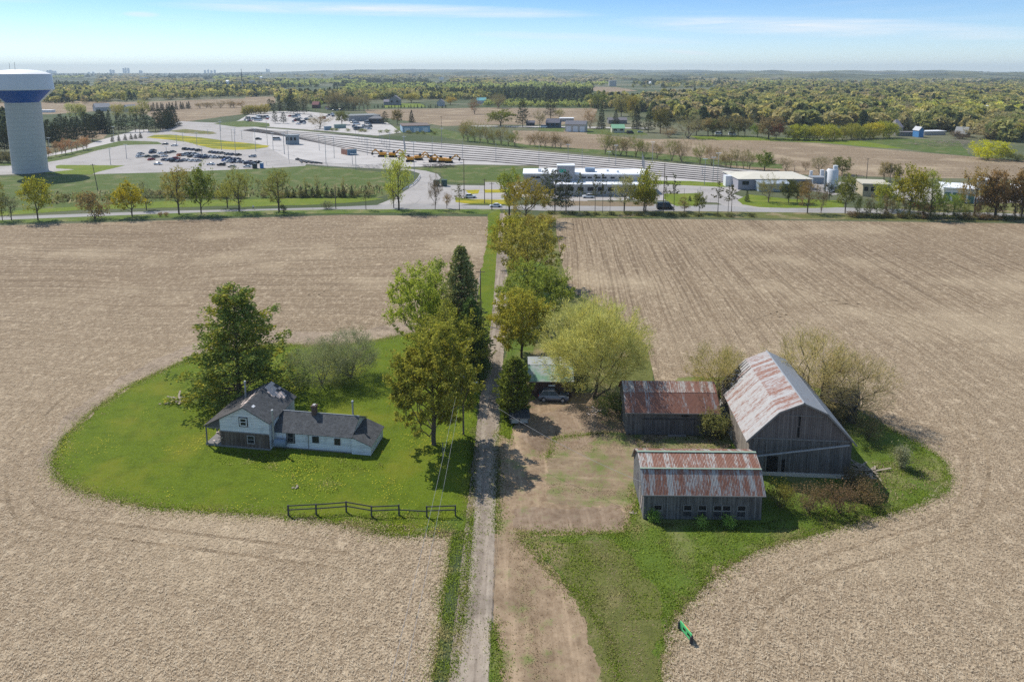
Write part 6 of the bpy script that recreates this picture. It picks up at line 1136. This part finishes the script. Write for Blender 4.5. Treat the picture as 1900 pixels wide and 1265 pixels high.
ring(2.55, 9.2, .38, .75, 35, 335, 6.4); b.box((2.55, 6.4, 8.98), (3.25, 6.48, 9.3)); ring(3.75, 9.2, .38, .75, 0, 360, 6.4); b.build('emblem', LOGO, st)
for i, xc in enumerate((-9, -7, 12, 14.5, 18, 20.5, 24, 27.5, 30)): b = MB(); b.box((xc - .9, 7.52, 5.9), (xc + .9, 7.495 + .1, 6.6)); b.build('window', GLASS, st)
b = MB(); b.box((13, 12, 7.96), (17, 15, 9.5)); b.build('rooftop_unit', plain('blue_unit', (.22, .30, .40), .6), st); b = MB(); b.box((-7, 12, 7.96), (-5.5, 13.5, 9.2)); b.box((22, 14, 7.96), (23, 15, 8.8)); b.box((26, 11, 7.96), (27, 12, 8.8)); b.build('roof_vent', WHITE, st)
bb, L = block('service_building', 'low building with cream pitched roof and lilac grey front, beside the silo', (1369, 352), (1506, 352), 4.6, 22, LILAC, CREAM, 'hip', rise=1.2, wins=5); b = MB(); b.box((7.2, -5, .01), (20, -.01, 3.4)); b.build('annex', plain('annex_blue', (.30, .36, .42), .6), bb); b = MB(); b.slab([(7, -5.3, 3.41), (20.3, -5.3, 3.41), (20.3, -.02, 4.3), (7, -.02, 4.3)], .1); b.build('annex_roof', plain('annex_roof', (.35, .40, .45), .5), bb)
block('container', 'white upright storage container at the left end of the cream roofed building', (1346, 346), (1358, 346), 4.2, 3.5, WHITE, WHITE, cat='container', ov=.05)
sx_, sy_ = G(1542, 356); sl0 = tag(empty('silo', (sx_, sy_, 0)), 'tall white cylindrical silo beside the cream roofed building', 'silo'); H = hgt(sx_, sy_, 313); b = MB(); b.lathe([(2.3, 0), (2.3, H - .6), (1.6, H)], 32); b.build('body', plain('silo_white', (.66, .66, .66)), sl0, smooth=True); b = MB(); b.lathe([(.95, H - .4), (.95, H + 1.3), (.0, H + 1.5)], 20, c=(1.1, 0)); b.build('top_cap', WHITE, sl0); b = MB(); b.tube((-2.6, .5, 0), (-2.6, .5, H - 1), .45, n=12); b.build('side_pipe', STEEL, sl0)
for px, py, ty, r_, lab in [(1504, 336, 317, .7, 'short grey vent stack behind the cream roof, left'), (1524, 337, 315, .9, 'short grey vent stack behind the cream roof, right')]:
    x, y = G(px, py); tag(MB().tube((0, 0, 0), (0, 0, hgt(x, y, ty)), r_, n=14).build('vent_stack', plain('silo_white', (.66, .66, .66)), None, (x, y, 0)), lab, 'stack')
block('machine_unit', 'grey pipework unit beside the vent stacks', (1508, 341), (1530, 341), 2.6, 4, plain('unit_blue', (.22, .27, .32)), STEEL, cat='machinery'); block('container', 'pale grey box container at the right foot of the silo', (1548, 358), (1565, 358), 2.6, 4, LILAC, WHITE, cat='container', ov=.1)
block('tan_building', 'tan walled building with olive side behind the yellow green trees', (1600, 364), (1650, 366), 4.8, 12, TAN, plain('tan_roof', (.5, .46, .36)), wins=4); block('industrial_building', 'long white industrial building seen through the roadside trees', (1750, 374), (1808, 378), 5.2, 14, WHITE, WROOF, doors=4, doorm=plain('green_wall', (.10, .20, .17))); block('industrial_building', 'small white flat building behind the rusty roadside trees', (1812, 352), (1850, 355), 4, 10, WHITE, WROOF)
block('industrial_building', 'low white flat building at the right edge behind the brown trees', (1878, 368), (1930, 372), 4, 10, PALEW, WROOF)
block('utility_cabinet', 'dark green box cabinet at the side road, left one', cB(1345, 935), cB(1385, 935), 2.2, 2.5, plain('cabinet_green', (.05, .09, .08)), plain('cabinet_green', (.05, .09, .08)), cat='cabinet', ov=.03); block('utility_cabinet', 'dark green box cabinet at the side road, right one', cB(1402, 935), cB(1438, 935), 2.4, 2.5, plain('cabinet_green', (.05, .09, .08)), plain('cabinet_green', (.05, .09, .08)), cat='cabinet', ov=.03)
block('shipping_container', 'rusty red shipping container in the rail yard', cB(695, 706), cB(738, 715), 3.0, 6, plain('container_red', (.28, .13, .09), .7), plain('container_top', (.35, .28, .24)), cat='container', ov=.02); block('shipping_container', 'blue grey shipping container in the rail yard', cB(742, 716), cB(805, 712), 3.0, 3, plain('container_blue', (.12, .20, .27), .7), plain('container_bluet', (.25, .32, .36)), cat='container', ov=.02)
hut, L = block('signal_hut', 'small grey raised signal hut beside the parking lot', cB(305, 640), cB(385, 640), 6.2, 5, plain('hut_wall', (.24, .28, .31)), plain('hut_roof', (.30, .33, .35)), wins=3); 
bl, L = block('workshop', 'light blue industrial workshop with three bay doors beyond the tracks', (747, 246.5), (798, 245.5), 5.2, 30, plain('workshop_blue', (.30, .42, .52), .6), plain('brown_roof', (.16, .12, .10)), doors=3, doorm=WHITE)
block('warehouse', 'long grey warehouse behind the scrap yard', (648, 226), (706, 224), 5.4, 26, plain('warehouse_grey', (.26, .27, .28)), plain('warehouse_roof', (.20, .21, .21))); block('house', 'dark house with grey hipped roof beside the long grey warehouse', (684, 230), (709, 230), 5, 10, plain('dark_house', (.06, .07, .09)), plain('grey_roof', (.19, .19, .2)), 'hip', 'house', 2.5, wins=3)
block('truck_trailer', 'green grey trailer at the edge of the scrap yard', cB(650, 527), cB(730, 524), 3, 3, plain('trailer_green', (.22, .30, .27)), plain('trailer_green', (.22, .30, .27)), cat='trailer', ov=.02); block('truck_trailer', 'short blue grey trailer left of the green grey trailer', cB(580, 540), cB(628, 538), 2.8, 3, plain('trailer_blue', (.2, .27, .33)), plain('trailer_blue', (.2, .27, .33)), cat='trailer', ov=.02)
block('house', 'dark blue gabled house beyond the right hand tracks', cC(428, 521), cC(522, 523), 4.6, 10, plain('house_navy', (.07, .10, .14)), plain('slate_roof', (.12, .12, .15)), 'gable', 'house', 3.2, wins=3); block('garage', 'beige garage with two white doors and dark roof', cC(565, 549), cC(708, 552), 6.3, 11, plain('garage_beige', (.46, .43, .38)), plain('garage_roof', (.15, .15, .17)), 'gable', 'garage', 2.6, doors=3)
block('outbuilding', 'cream outbuilding with mint green roof', cC(895, 557), cC(983, 557), 3.8, 9, plain('outbuilding_cream', (.55, .52, .40)), plain('mint_roof', (.24, .46, .28)), 'gable', 'outbuilding', 2.8, wins=2); block('shed', 'long white roofed shed behind the dark blue house', cC(530, 478), cC(625, 478), 3, 10, PALEW, WROOF, 'flat', 'shed'); block('barn', 'low grey barn left of the tallest far spruce', cC(870, 494), cC(1000, 494), 3.6, 10, plain('low_barn', (.20, .19, .18)), plain('low_barn_roof', (.17, .16, .17)), 'gable', 'barn', 2.2); block('shed', 'small dark shed under the tall dark pine by the far lane', cC(290, 508), cC(350, 508), 3, 7, plain('dark_house', (.06, .07, .09)), plain('slate_roof', (.12, .12, .15)), 'gable', 'shed')
block('house', 'grey gabled house at the far field corner', cB(1035, 362), cB(1110, 362), 8.5, 12, plain('house_grey', (.25, .24, .27)), plain('house_roof', (.24, .22, .25)), 'gable_front', 'house', 5.5, wins=2); block('house', 'low wing house joined left of the grey gabled house', cB(995, 362), cB(1033, 362), 5, 10, plain('house_grey', (.25, .24, .27)), plain('house_roof', (.24, .22, .25)), 'gable', 'house', 3)
block('house', 'house with a dark red roof among the far trees', cB(490, 385), cB(535, 385), 5, 12, plain('house_red', (.12, .06, .06)), plain('red_roof', (.20, .07, .07)), 'gable', 'house', 4); block('house', 'far house with a turquoise roof behind the golden trees', cB(1650, 352), cB(1715, 352), 5, 12, plain('house_white', (.5, .5, .5)), plain('turq_roof', (.16, .42, .44)), 'gable', 'house', 4); block('house', 'pale far house between golden trees', cB(1370, 370), cB(1420, 370), 6, 12, plain('house_pale', (.42, .42, .42)), plain('house_roof', (.24, .22, .25)), 'gable_front', 'house', 4)
block('house', 'grey lavender roofed house behind the far tree belt', cB(1292, 310), cB(1378, 310), 5, 14, plain('house_grey', (.25, .24, .27)), plain('lav_roof', (.22, .22, .30)), 'gable', 'house', 4); block('house', 'large grey roofed house in the trees right of the water tower', (178, 207), (206, 206), 5, 14, plain('house_pale', (.42, .42, .42)), plain('pale_roof', (.30, .30, .31)), 'gable', 'house', 4.5); block('house', 'grey roofed house farther right of the water tower', (238, 208), (256, 207), 4.5, 12, plain('house_pale', (.42, .42, .42)), plain('pale_roof', (.30, .30, .31)), 'gable', 'house', 4)
block('shed', 'long low white shed right beside the water tower shaft', (72, 209), (95, 209), 2.6, 8, WHITE, WROOF, cat='shed'); block('house', 'bright blue walled house beside the scrap heap', cD(1155, 590), cD(1190, 590), 5.5, 8, plain('bright_blue', (.06, .20, .42)), plain('house_white', (.5, .5, .5)), 'gable_front', 'house', 2.5); block('house', 'tall grey roofed house at the end of the willow row', cD(992, 562), cD(1045, 562), 5, 10, plain('house_grey', (.25, .24, .27)), plain('house_roof', (.24, .22, .25)), 'hip', 'house', 6); block('shed', 'long low white roof behind the bright blue house', cD(1195, 575), cD(1345, 572), 2.8, 8, PALEW, WROOF, cat='shed'); block('shed', 'low grey long shed left of the bright blue house', cD(1000, 580), cD(1150, 582), 2.8, 8, plain('low_barn', (.20, .19, .18)), plain('low_barn_roof', (.17, .16, .17)), cat='shed')
block('barn', 'weathered grey barn roof by the scrap heap', cD(1405, 585), cD(1490, 590), 2.5, 12, plain('low_barn', (.20, .19, .18)), plain('old_grey_roof', (.27, .27, .26)), 'gable', 'barn', 5)
fw = [(cB(1150, 232), 8, 'white'), (cD(455, 140), 22, 'white'), (cD(640, 140), 18, 'white'), (cD(1430, 168), 18, 'cream'), (cD(1850, 180), 26, 'white'), (cC(1165, 222), 9, 'white'), (cD(1570, 462), 12, 'white'), (cD(1660, 465), 14, 'white'), (cD(1040, 335), 10, 'white'), (cA(1455, 160), 20, 'white'), (cA(1010, 190), 40, 'white'), (cA(1830, 175), 20, 'white'), (cC(900, 230), 46, 'grey'), (cB(1400, 185), 30, 'white'), (cB(130, 178), 14, 'white'), (cC(1700, 128), 30, 'grey'), (cA(1600, 215), 16, 'white'), (cA(1760, 262), 9, 'white'), (cA(1330, 262), 8, 'cream'), (cB(60, 218), 30, 'grey')]
fw.sort()
for i, (p, w, c) in enumerate(fw):
    px, py = p; block('far_building', f'tiny {c} building on the far plain, {ORD[i]} from the left', (px - w / 7, max(py, 141)), (px + w / 7, max(py, 141)), 7 + w * .25, 16, {'white': WHITE, 'cream': CREAM, 'grey': PALEW}[c], {'white': WROOF, 'cream': CREAM, 'grey': WROOF}[c], 'gable' if w < 20 else 'flat', 'building', 4)
# station car park bins, rails, barriers, excavators
block('dumpster', 'dark bin at the car park fence', cP(1508, 588), cP(1550, 588), 2.0, 2, plain('bin_dark', (.04, .05, .05)), plain('bin_dark', (.04, .05, .05)), cat='bin', ov=.02); block('portable_toilet', 'blue and white portable cabin at the car park fence', cP(1596, 586), cP(1626, 586), 2.5, 2, plain('cabin_blue', (.08, .2, .45)), WHITE, cat='cabin', ov=.02)
EX = []
def excavator(px, py, label, yaw, s=1.):
    x, y = G(px, py); e = tag(empty('excavator', (x, y, 0), R(yaw)), label, 'excavator', 'yellow machines in the rail yard'); e.scale = (s, s, s)
    if not EX:
        Y = plain('machine_yellow', (.62, .28, .02), .5, 0, .1); 
        for sg in (-1, 1): b = MB(); b.box((-2, sg * 1.3 - .3, 0), (2, sg * 1.3 + .3, .9)); EX.append((b.build('track', RUB, e)))
        b = MB(); b.box((-2.1, -1.3, 1.0), (1.4, 1.3, 2.3)); EX.append(b.build('body', Y, e)); b = MB(); b.box((.1, -1.25, 2.3), (1.3, -.1, 3.4)); EX.append(b.build('cab', GLASS, e))
        b = MB(); b.obox((1.2, .4, 1.8), (3.6, .4, 4.0), .5, .6); b.obox((3.6, .4, 4.0), (5.6, .4, 2.2), .4, .5); EX.append(b.build('boom', Y, e)); b = MB(); b.obox((5.6, .4, 2.2), (5.0, .4, 1.0), 1.1, .9); EX.append(b.build('bucket', DARKM, e))
    else:
        for o in EX: c = o.copy(); COL.objects.link(c); c.parent = e
for px, py, lab, yw in [(*cB(985, 725), 'leftmost yellow excavator in the rail yard', 175), (*cB(1060, 728), 'yellow excavator behind the tall poplar', 0), (*cB(1180, 760), 'yellow excavator just right of the tall poplar', 185), (*cB(1240, 748), 'yellow excavator near the middle of the machine group', 20), (*cB(1340, 762), 'large yellow excavator over the dark spoil heap', 190), (*cB(1405, 765), 'yellow excavator second from the right', 170), (*cB(1455, 768), 'rightmost yellow excavator in the rail yard', 5)]: excavator(px, py, lab, yw, 1.1)
debris('', *G(*cB(1380, 795)), 9, 160, plain('dark_spoil', (.07, .055, .05)), 2.2, (1, 4), 'spoil_heap', 9); debris('', *G(*cB(900, 795)), 12, 60, plain('spoil_grey', (.25, .25, .25)), 1.2, (1, 3), 'rubble', 10)
debris('', *G(*cD(1300, 640)), 22, 170, plain('scrap_brown', (.32, .24, .20)), 3.0, (1.5, 6), 'scrap_heap', 12); debris('', *G(*cD(1430, 625)), 13, 120, plain('scrap_brown', (.32, .24, .20)), 2.6, (1.5, 5), 'scrap_heap', 13); debris('', *G(*cC(330, 545)), 12, 60, plain('soil_pile', (.3, .26, .22)), 1.8, (1, 4), 'soil_heap', 14)
a, c = G(*cB(375, 748)), G(*cB(560, 776)); b = MB()
for i in range(5): b.obox((a[0], a[1] + i * .9, .4), (c[0] - i * 3, c[1] + i * .9, .4), .7, .8)
tag(b.build('rail_stack', DARKM), 'dark stacked rails lying in the yard behind the meadow', 'rail stack')
gr = tag(empty('guard_rail', (0, 0, 0)), 'curved pale guard rail on the inner bend of the side road', 'guard rail'); pts = [G(*cB(x, y)) for x, y in [(1130, 965), (1170, 945), (1205, 925), (1235, 895), (1252, 868)]]
for i in range(4): MB().obox((*pts[i], .7), (*pts[i + 1], .7), .12, .5).build('rail', plain('pale_blue_metal', (.45, .5, .56), .5, .3), gr)
for p in pts: MB().box((p[0] - .1, p[1] - .1, 0), (p[0] + .1, p[1] + .1, .8)).build('post', STEEL, gr)
# chain link fence lines round the lot
def linkfence(label, pts, h=2.2, step=9):
    P = [G(*p) for p in pts]; e = tag(empty('chain_fence', (0, 0, 0)), label, 'fence'); b = MB(); c = MB()
    for i in range(len(P) - 1):
        for z in (h, .2): b.obox((*P[i], z), (*P[i + 1], z), .06, .06)
        n = max(1, int(math.dist(P[i], P[i + 1]) / step))
        for k in range(n + 1): t = k / n; x, y = P[i][0] + (P[i + 1][0] - P[i][0]) * t, P[i][1] + (P[i + 1][1] - P[i][1]) * t; c.tube((x, y, 0), (x, y, h), .06, n=5)
    b.build('rail', STEEL, e); c.build('post', STEEL, e)
linkfence('chain link fence along the yard behind the meadow', [cB(170, 790), cB(330, 775), cB(600, 800), cB(780, 810)]); linkfence('chain link fence by the station entrance', [cS(1560, 420), cS(1740, 425), cS(1870, 430), cS(1895, 400)]); linkfence('dark fence along the front of the right hand industrial lot', [cJ(0, 632), cJ(500, 632), cJ(720, 640)])
# far mast, skyline
x, y = G(450, 170); H = hgt(x, y, 128); e = tag(empty('radio_mast', (x, y, 0)), 'thin tall radio mast on the far plain, dark top and white foot', 'mast'); MB().tube((0, 0, 0), (0, 0, H * .45), .9, .8, n=6).build('lower_mast', WHITE, e); MB().tube((0, 0, H * .45), (0, 0, H), .8, .5, n=6).build('upper_mast', DARKM, e)
sk = sorted([(88, 132, 5), (93, 131, 4), (97, 132.5, 6), (102, 133, 4), (172, 134.5, 4), (205, 130.5, 4), (210, 131, 4), (229, 128, 3), (233, 127, 3), (238, 127.5, 4), (259, 132, 3), (262, 132.5, 3), (380, 131.5, 4), (386, 130.5, 3), (392, 132, 4), (398, 131, 4), (495, 129, 4), (499, 130, 3), (164, 135, 5)])
for i, (px, ty, w) in enumerate(sk):
    D = 11800; X = (px - 950) / F * (D * math.cos(PIT) + 50 * math.sin(PIT)); H = CH + (132.2 - ty) * D / 1297; m = D / 1297
    b = MB(); b.box((-w * m * .33, 0, 0), (w * m * .33, 30, H)); b.box((-w * m / 6, 5, H), (w * m / 6, 20, H + 6)); tag(b.build('high_rise', plain('tower_glass', (.50, .56, .62)), None, (X, D, -.05)), f'hazy high rise on the horizon skyline, {ORD[i]} from the left', 'high rise', 'skyline high rises')
# pedestrian on the road
x, y = G(470, 389); me = bpy.data.meshes.new('body'); V = [(0, 0, .95), (0, 0, 1.2), (0, 0, 1.45), (0, 0, 1.56), (0, .02, 1.68), (.1, .0, .9), (.14, .12, .5), (.12, .3, .06), (-.1, 0, .9), (-.12, -.1, .5), (-.14, -.28, .08), (.22, 0, 1.42), (.27, -.12, 1.15), (.26, -.05, .9), (-.22, 0, 1.42), (-.27, .12, 1.15), (-.26, .2, .92)]
E_ = [(0, 1), (1, 2), (2, 3), (3, 4), (0, 5), (5, 6), (6, 7), (0, 8), (8, 9), (9, 10), (2, 11), (11, 12), (12, 13), (2, 14), (14, 15), (15, 16)]; RD = [.16, .15, .17, .06, .11, .1, .07, .05, .1, .07, .05, .07, .05, .04, .07, .05, .04]
me.from_pydata(V, E_, []); po = link('person', me, None, (x, y, 0)); po.modifiers.new('skin', 'SKIN')
for i, r in enumerate(RD): me.skin_vertices[0].data[i].radius = (r, r)
me.skin_vertices[0].data[0].use_root = True; sb_ = po.modifiers.new('sub', 'SUBSURF'); sb_.levels = 1; sb_.render_levels = 1
PM = NT('walker_clothes'); s_ = PM.n('ShaderNodeSeparateXYZ', {0: PM.co()}); c_ = PM.mix(PM.ramp(s_.outputs[2], .94, .95), (.05, .06, .09), (.7, .7, .72)); c_ = PM.mix(PM.ramp(s_.outputs[2], 1.52, 1.53), c_, (.42, .27, .2)); PM.bsdf(c_); me.materials.append(PM.m); tag(po, 'person in a pale top walking along the left stretch of the main road', 'person')
# barn-side leaning board etc.
# ---- grass tufts and dandelions (uncountable)
def tufts(name, regions, m, size=.3, seed=3):
    rng = np.random.RandomState(seed); Vs = []; 
    for px, dens in regions:
        P = [G(*p) for p in px]; P = np.array(P); x0, y0 = P.min(0); x1, y1 = P.max(0); n = int((x1 - x0) * (y1 - y0) * dens * 5); X = rng.uniform(x0, x1, n); Y = rng.uniform(y0, y1, n); ins = np.zeros(n, bool); j = len(P) - 1
        for i in range(len(P)):
            c = ((P[i, 1] > Y) != (P[j, 1] > Y)) & (X < (P[j, 0] - P[i, 0]) * (Y - P[i, 1]) / (P[j, 1] - P[i, 1] + 1e-9) + P[i, 0]); ins ^= c; j = i
        X, Y = X[ins], Y[ins]; k = np.array([mnoise.noise(Vector((a * .35, b_ * .35, seed))) for a, b_ in zip(X, Y)]); kp = k > rng.uniform(-.5, .25, len(k)); X, Y = X[kp], Y[kp]; Vs.append(np.stack([X, Y], 1))
    C = np.concatenate(Vs); n = len(C); a = rng.uniform(0, 6.28, n); h = size * rng.uniform(.5, 1.5, n); w = size * .32; le = rng.normal(size=(n, 2)) * .35 * h[:, None]
    V = np.zeros((n, 4, 3)); dx, dy = np.cos(a) * w, np.sin(a) * w; V[:, 0, 0] = C[:, 0] - dx; V[:, 0, 1] = C[:, 1] - dy; V[:, 1, 0] = C[:, 0] + dx; V[:, 1, 1] = C[:, 1] + dy
    V[:, 2, :2] = C + le + np.stack([dx, dy], 1) * .4; V[:, 2, 2] = h; V[:, 3, :2] = C + le - np.stack([dx, dy], 1) * .6; V[:, 3, 2] = h * .8
    tag(link(name, np_mesh(name, [(V.reshape(-1, 3), np.arange(n * 4).reshape(n, 4))], [m])), kind='stuff')
def tuftmat(name, a, b_, dry):
    T = NT(name); rn = T.n('ShaderNodeNewGeometry').outputs['Random Per Island']; c = T.mix(rn, a, b_); c = T.mix(T.ramp(T.noise(.25, 4, .6), .5, .66), c, dry)
    d = T.n('ShaderNodeBsdfDiffuse', {0: c, 'Normal': T.n('ShaderNodeCombineXYZ', {0: -.4, 1: .35, 2: .85}).outputs[0]}); t = T.n('ShaderNodeBsdfTranslucent', {0: c}); m = T.n('ShaderNodeMixShader', {0: .5, 1: d.outputs[0], 2: t.outputs[0]}); T.t.links.new(m.outputs[0], T.out.inputs[0]); return T.m
TGM = tuftmat('tall_grass', (.12, .18, .02), (.27, .36, .05), (.40, .36, .17))
tufts('tall_grass', [([(970, 990), (1150, 990), (1190, 970), (1420, 970), (1640, 900), (1600, 830), (1700, 820), (1760, 885), (1700, 937), (1560, 978), (1400, 1022), (1300, 1092), (1250, 1148), (1150, 1150), (1060, 1100), (1000, 1040)], 14), ([(838, 985), (880, 960), (868, 1100), (836, 1262), (800, 1262), (818, 1105)], 20),
                     ([(535, 955), (880, 945), (876, 1000), (830, 1000), (760, 995), (640, 975)], 16), ([(1160, 800), (1350, 800), (1350, 830), (1190, 845), (1180, 820)], 12), ([(1165, 900), (1185, 900), (1190, 985), (1150, 985)], 14), ([(905, 1150), (918, 1150), (935, 1265), (908, 1265)], 16), ([(380, 835), (700, 850), (720, 870), (560, 880), (400, 860)], 9), ([(540, 880), (640, 880), (630, 915), (545, 915)], 9), ([(920, 800), (940, 740), (965, 760), (950, 830)], 10)], TGM, .13)
DG = tuftmat('dry_grass', (.30, .25, .15), (.46, .38, .25), (.38, .32, .2)); tufts('dry_grass', [([(1600, 860), (1700, 850), (1740, 890), (1640, 940)], 4), ([(640, 965), (870, 985), (860, 1000), (650, 990)], 7), ([(1230, 1160), (1260, 1130), (1320, 1080), (1290, 1150), (1240, 1240)], 4)], DG, .16, 8)
# scattered tufts softening the edges between grass and soil
def edge_tufts(name, lines, m, size, per, sd, seed=5):
    rng = np.random.RandomState(seed); C = []
    for ln in lines:
        P = [G(*p) for p in ln]
        for a, b_ in zip(P[:-1], P[1:]):
            k = int(math.dist(a, b_) * per); t = rng.rand(k)[:, None]; C.append(np.array(a) * (1 - t) + np.array(b_) * t + rng.normal(size=(k, 2)) * sd * rng.choice([.5, 1, 1.8], (k, 1)))
    C = np.concatenate(C); n = len(C); a = rng.uniform(0, 6.28, n); h = size * rng.uniform(.4, 1.4, n); w = size * .4; le = rng.normal(size=(n, 2)) * .6 * h[:, None]; V = np.zeros((n, 4, 3)); dx, dy = np.cos(a) * w, np.sin(a) * w
    V[:, 0, 0] = C[:, 0] - dx; V[:, 0, 1] = C[:, 1] - dy; V[:, 1, 0] = C[:, 0] + dx; V[:, 1, 1] = C[:, 1] + dy; V[:, 2, :2] = C + le + np.stack([dx, dy], 1) * .4; V[:, 2, 2] = h; V[:, 3, :2] = C + le - np.stack([dx, dy], 1) * .6; V[:, 3, 2] = h * .7
    tag(link(name, np_mesh(name, [(V.reshape(-1, 3), np.arange(n * 4).reshape(n, 4))], [m])), kind='stuff')
edge_tufts('edge_grass', [lawn[7:32], [(838, 1000), (833, 1050), (818, 1105), (820, 1150), (800, 1265)], [(1640, 790), (1700, 818), (1745, 850), (1762, 885), (1750, 912), (1700, 937), (1640, 953), (1560, 978), (1480, 997), (1400, 1022), (1340, 1052), (1300, 1092), (1268, 1122), (1250, 1148), (1236, 1182), (1228, 1265)],
    [(960, 985), (1000, 1040), (1080, 1110), (1130, 1180), (1150, 1265)], [(922, 800), (922, 990)], [(878, 780), (874, 970), (862, 1150), (835, 1265)], [(1015, 850), (1030, 812), (1130, 802)], [(1160, 988), (1185, 930)], [(960, 988), (1160, 988)], [(915, 1150), (932, 1265)]], TGM, .10, 170, .45)
edge_tufts('edge_straw', [lawn[7:32], [(1000, 1040), (1080, 1110), (1130, 1180), (1150, 1265)], [(1640, 953), (1480, 997), (1340, 1052), (1268, 1122), (1236, 1182)], [(1100, 1000), (1160, 1100), (1190, 1260)], [(960, 1000), (1000, 1260)], [(1020, 830), (1170, 830)], [(1020, 900), (1170, 920)]], DG, .09, 80, .8, 6)
BRW = tuftmat('brush', (.13, .14, .06), (.26, .24, .14), (.14, .17, .06)); tufts('brush', [([cA(300, 1060), cA(1140, 1030), cA(1900, 1010), cB(300, 1015), cB(1000, 1000), cB(1000, 930), cB(300, 930), cA(1140, 965), cA(300, 990)], .10)], BRW, 1.1, 12)
# loose corn straw lying on the stubble
def straw():
    rng = np.random.RandomState(9); n = 280000; y = 44 + 96 * rng.rand(n) ** 1.35; x = rng.uniform(-1, 1, n) * (y * .80 + 14); LP_ = np.array([G(*p) for p in lawn]); 
    right = [(905, 1500), (905, 1000), (918, 800), (945, 640), (1040, 480), (1065, 545), (1130, 565), (1200, 630), (1215, 700), (1500, 700), (1640, 790), (1745, 850), (1762, 885), (1700, 937), (1560, 978), (1400, 1022), (1300, 1092), (1236, 1182), (1228, 1265), (1220, 1340), (1210, 1500)]
    RP = np.array([G(*p) for p in right]); DP = np.array([(-6.6, 40), (-6.2, 160), (0, 160), (6, 90), (5, 40)]); VP = np.array([G(*p) for p in [(760, 985), (885, 945), (880, 1010), (868, 1100), (836, 1262), (825, 1340), (770, 1340), (800, 1262), (818, 1150), (818, 1105), (833, 1050), (838, 1000)]])
    def ins(P):
        c = np.zeros(n, bool); j = len(P) - 1
        for i in range(len(P)):
            c ^= ((P[i, 1] > y) != (P[j, 1] > y)) & (x < (P[j, 0] - P[i, 0]) * (y - P[i, 1]) / (P[j, 1] - P[i, 1] + 1e-9) + P[i, 0]); j = i
        return c
    keep = ~(ins(LP_) | ins(RP) | ins(DP) | ins(VP)); x, y = x[keep], y[keep]; m = len(x); a = rng.uniform(0, 6.28, m); L = rng.uniform(.04, .15, m); w = rng.uniform(.008, .02, m); t = rng.normal(size=m) * .12
    d = np.stack([np.cos(a) * L, np.sin(a) * L, t * L], 1); e = np.stack([-np.sin(a) * w, np.cos(a) * w, np.zeros(m)], 1); C = np.stack([x, y, np.full(m, .05) + rng.rand(m) * .05], 1)
    q = np.stack([C - d - e, C + d - e, C + d + e, C - d + e], 1); N = NT('straw'); rn = N.n('ShaderNodeNewGeometry').outputs['Random Per Island']
    tag(link('straw_litter', np_mesh('straw_litter', [(q.reshape(-1, 3), np.arange(m * 4).reshape(m, 4))], [N.bsdf(N.mix(rn, (.34, .255, .16), (.66, .55, .39)), .8)])), kind='stuff')
straw()
YL = plain('dandelion', (.75, .62, .03), .8, 0, .1); 
def flowers():
    rng = np.random.RandomState(4); P = [G(*p) for p in lawn]; V = []; 
    while len(V) < 2600:
        x, y = rng.uniform(-70, -6), rng.uniform(68, 118); c = False; j = len(P) - 1
        for i in range(len(P)):
            if (P[i][1] > y) != (P[j][1] > y) and x < (P[j][0] - P[i][0]) * (y - P[i][1]) / (P[j][1] - P[i][1]) + P[i][0]: c = not c
            j = i
        if c and mnoise.noise(Vector((x * .09, y * .12, 7))) + .5 * mnoise.noise(Vector((x * .3, y * .3, 2))) > rng.uniform(.05, .55): V.append((x, y))
    C = np.array(V); n = len(C); s = .045; q = np.zeros((n, 4, 3)); q[:, :, :2] = C[:, None]; q[:, 0, 0] -= s; q[:, 1, 1] -= s; q[:, 2, 0] += s; q[:, 3, 1] += s; q[:, :, 2] = .12; tag(link('dandelions', np_mesh('dandelions', [(q.reshape(-1, 3), np.arange(n * 4).reshape(n, 4))], [YL])), kind='stuff')
flowers()
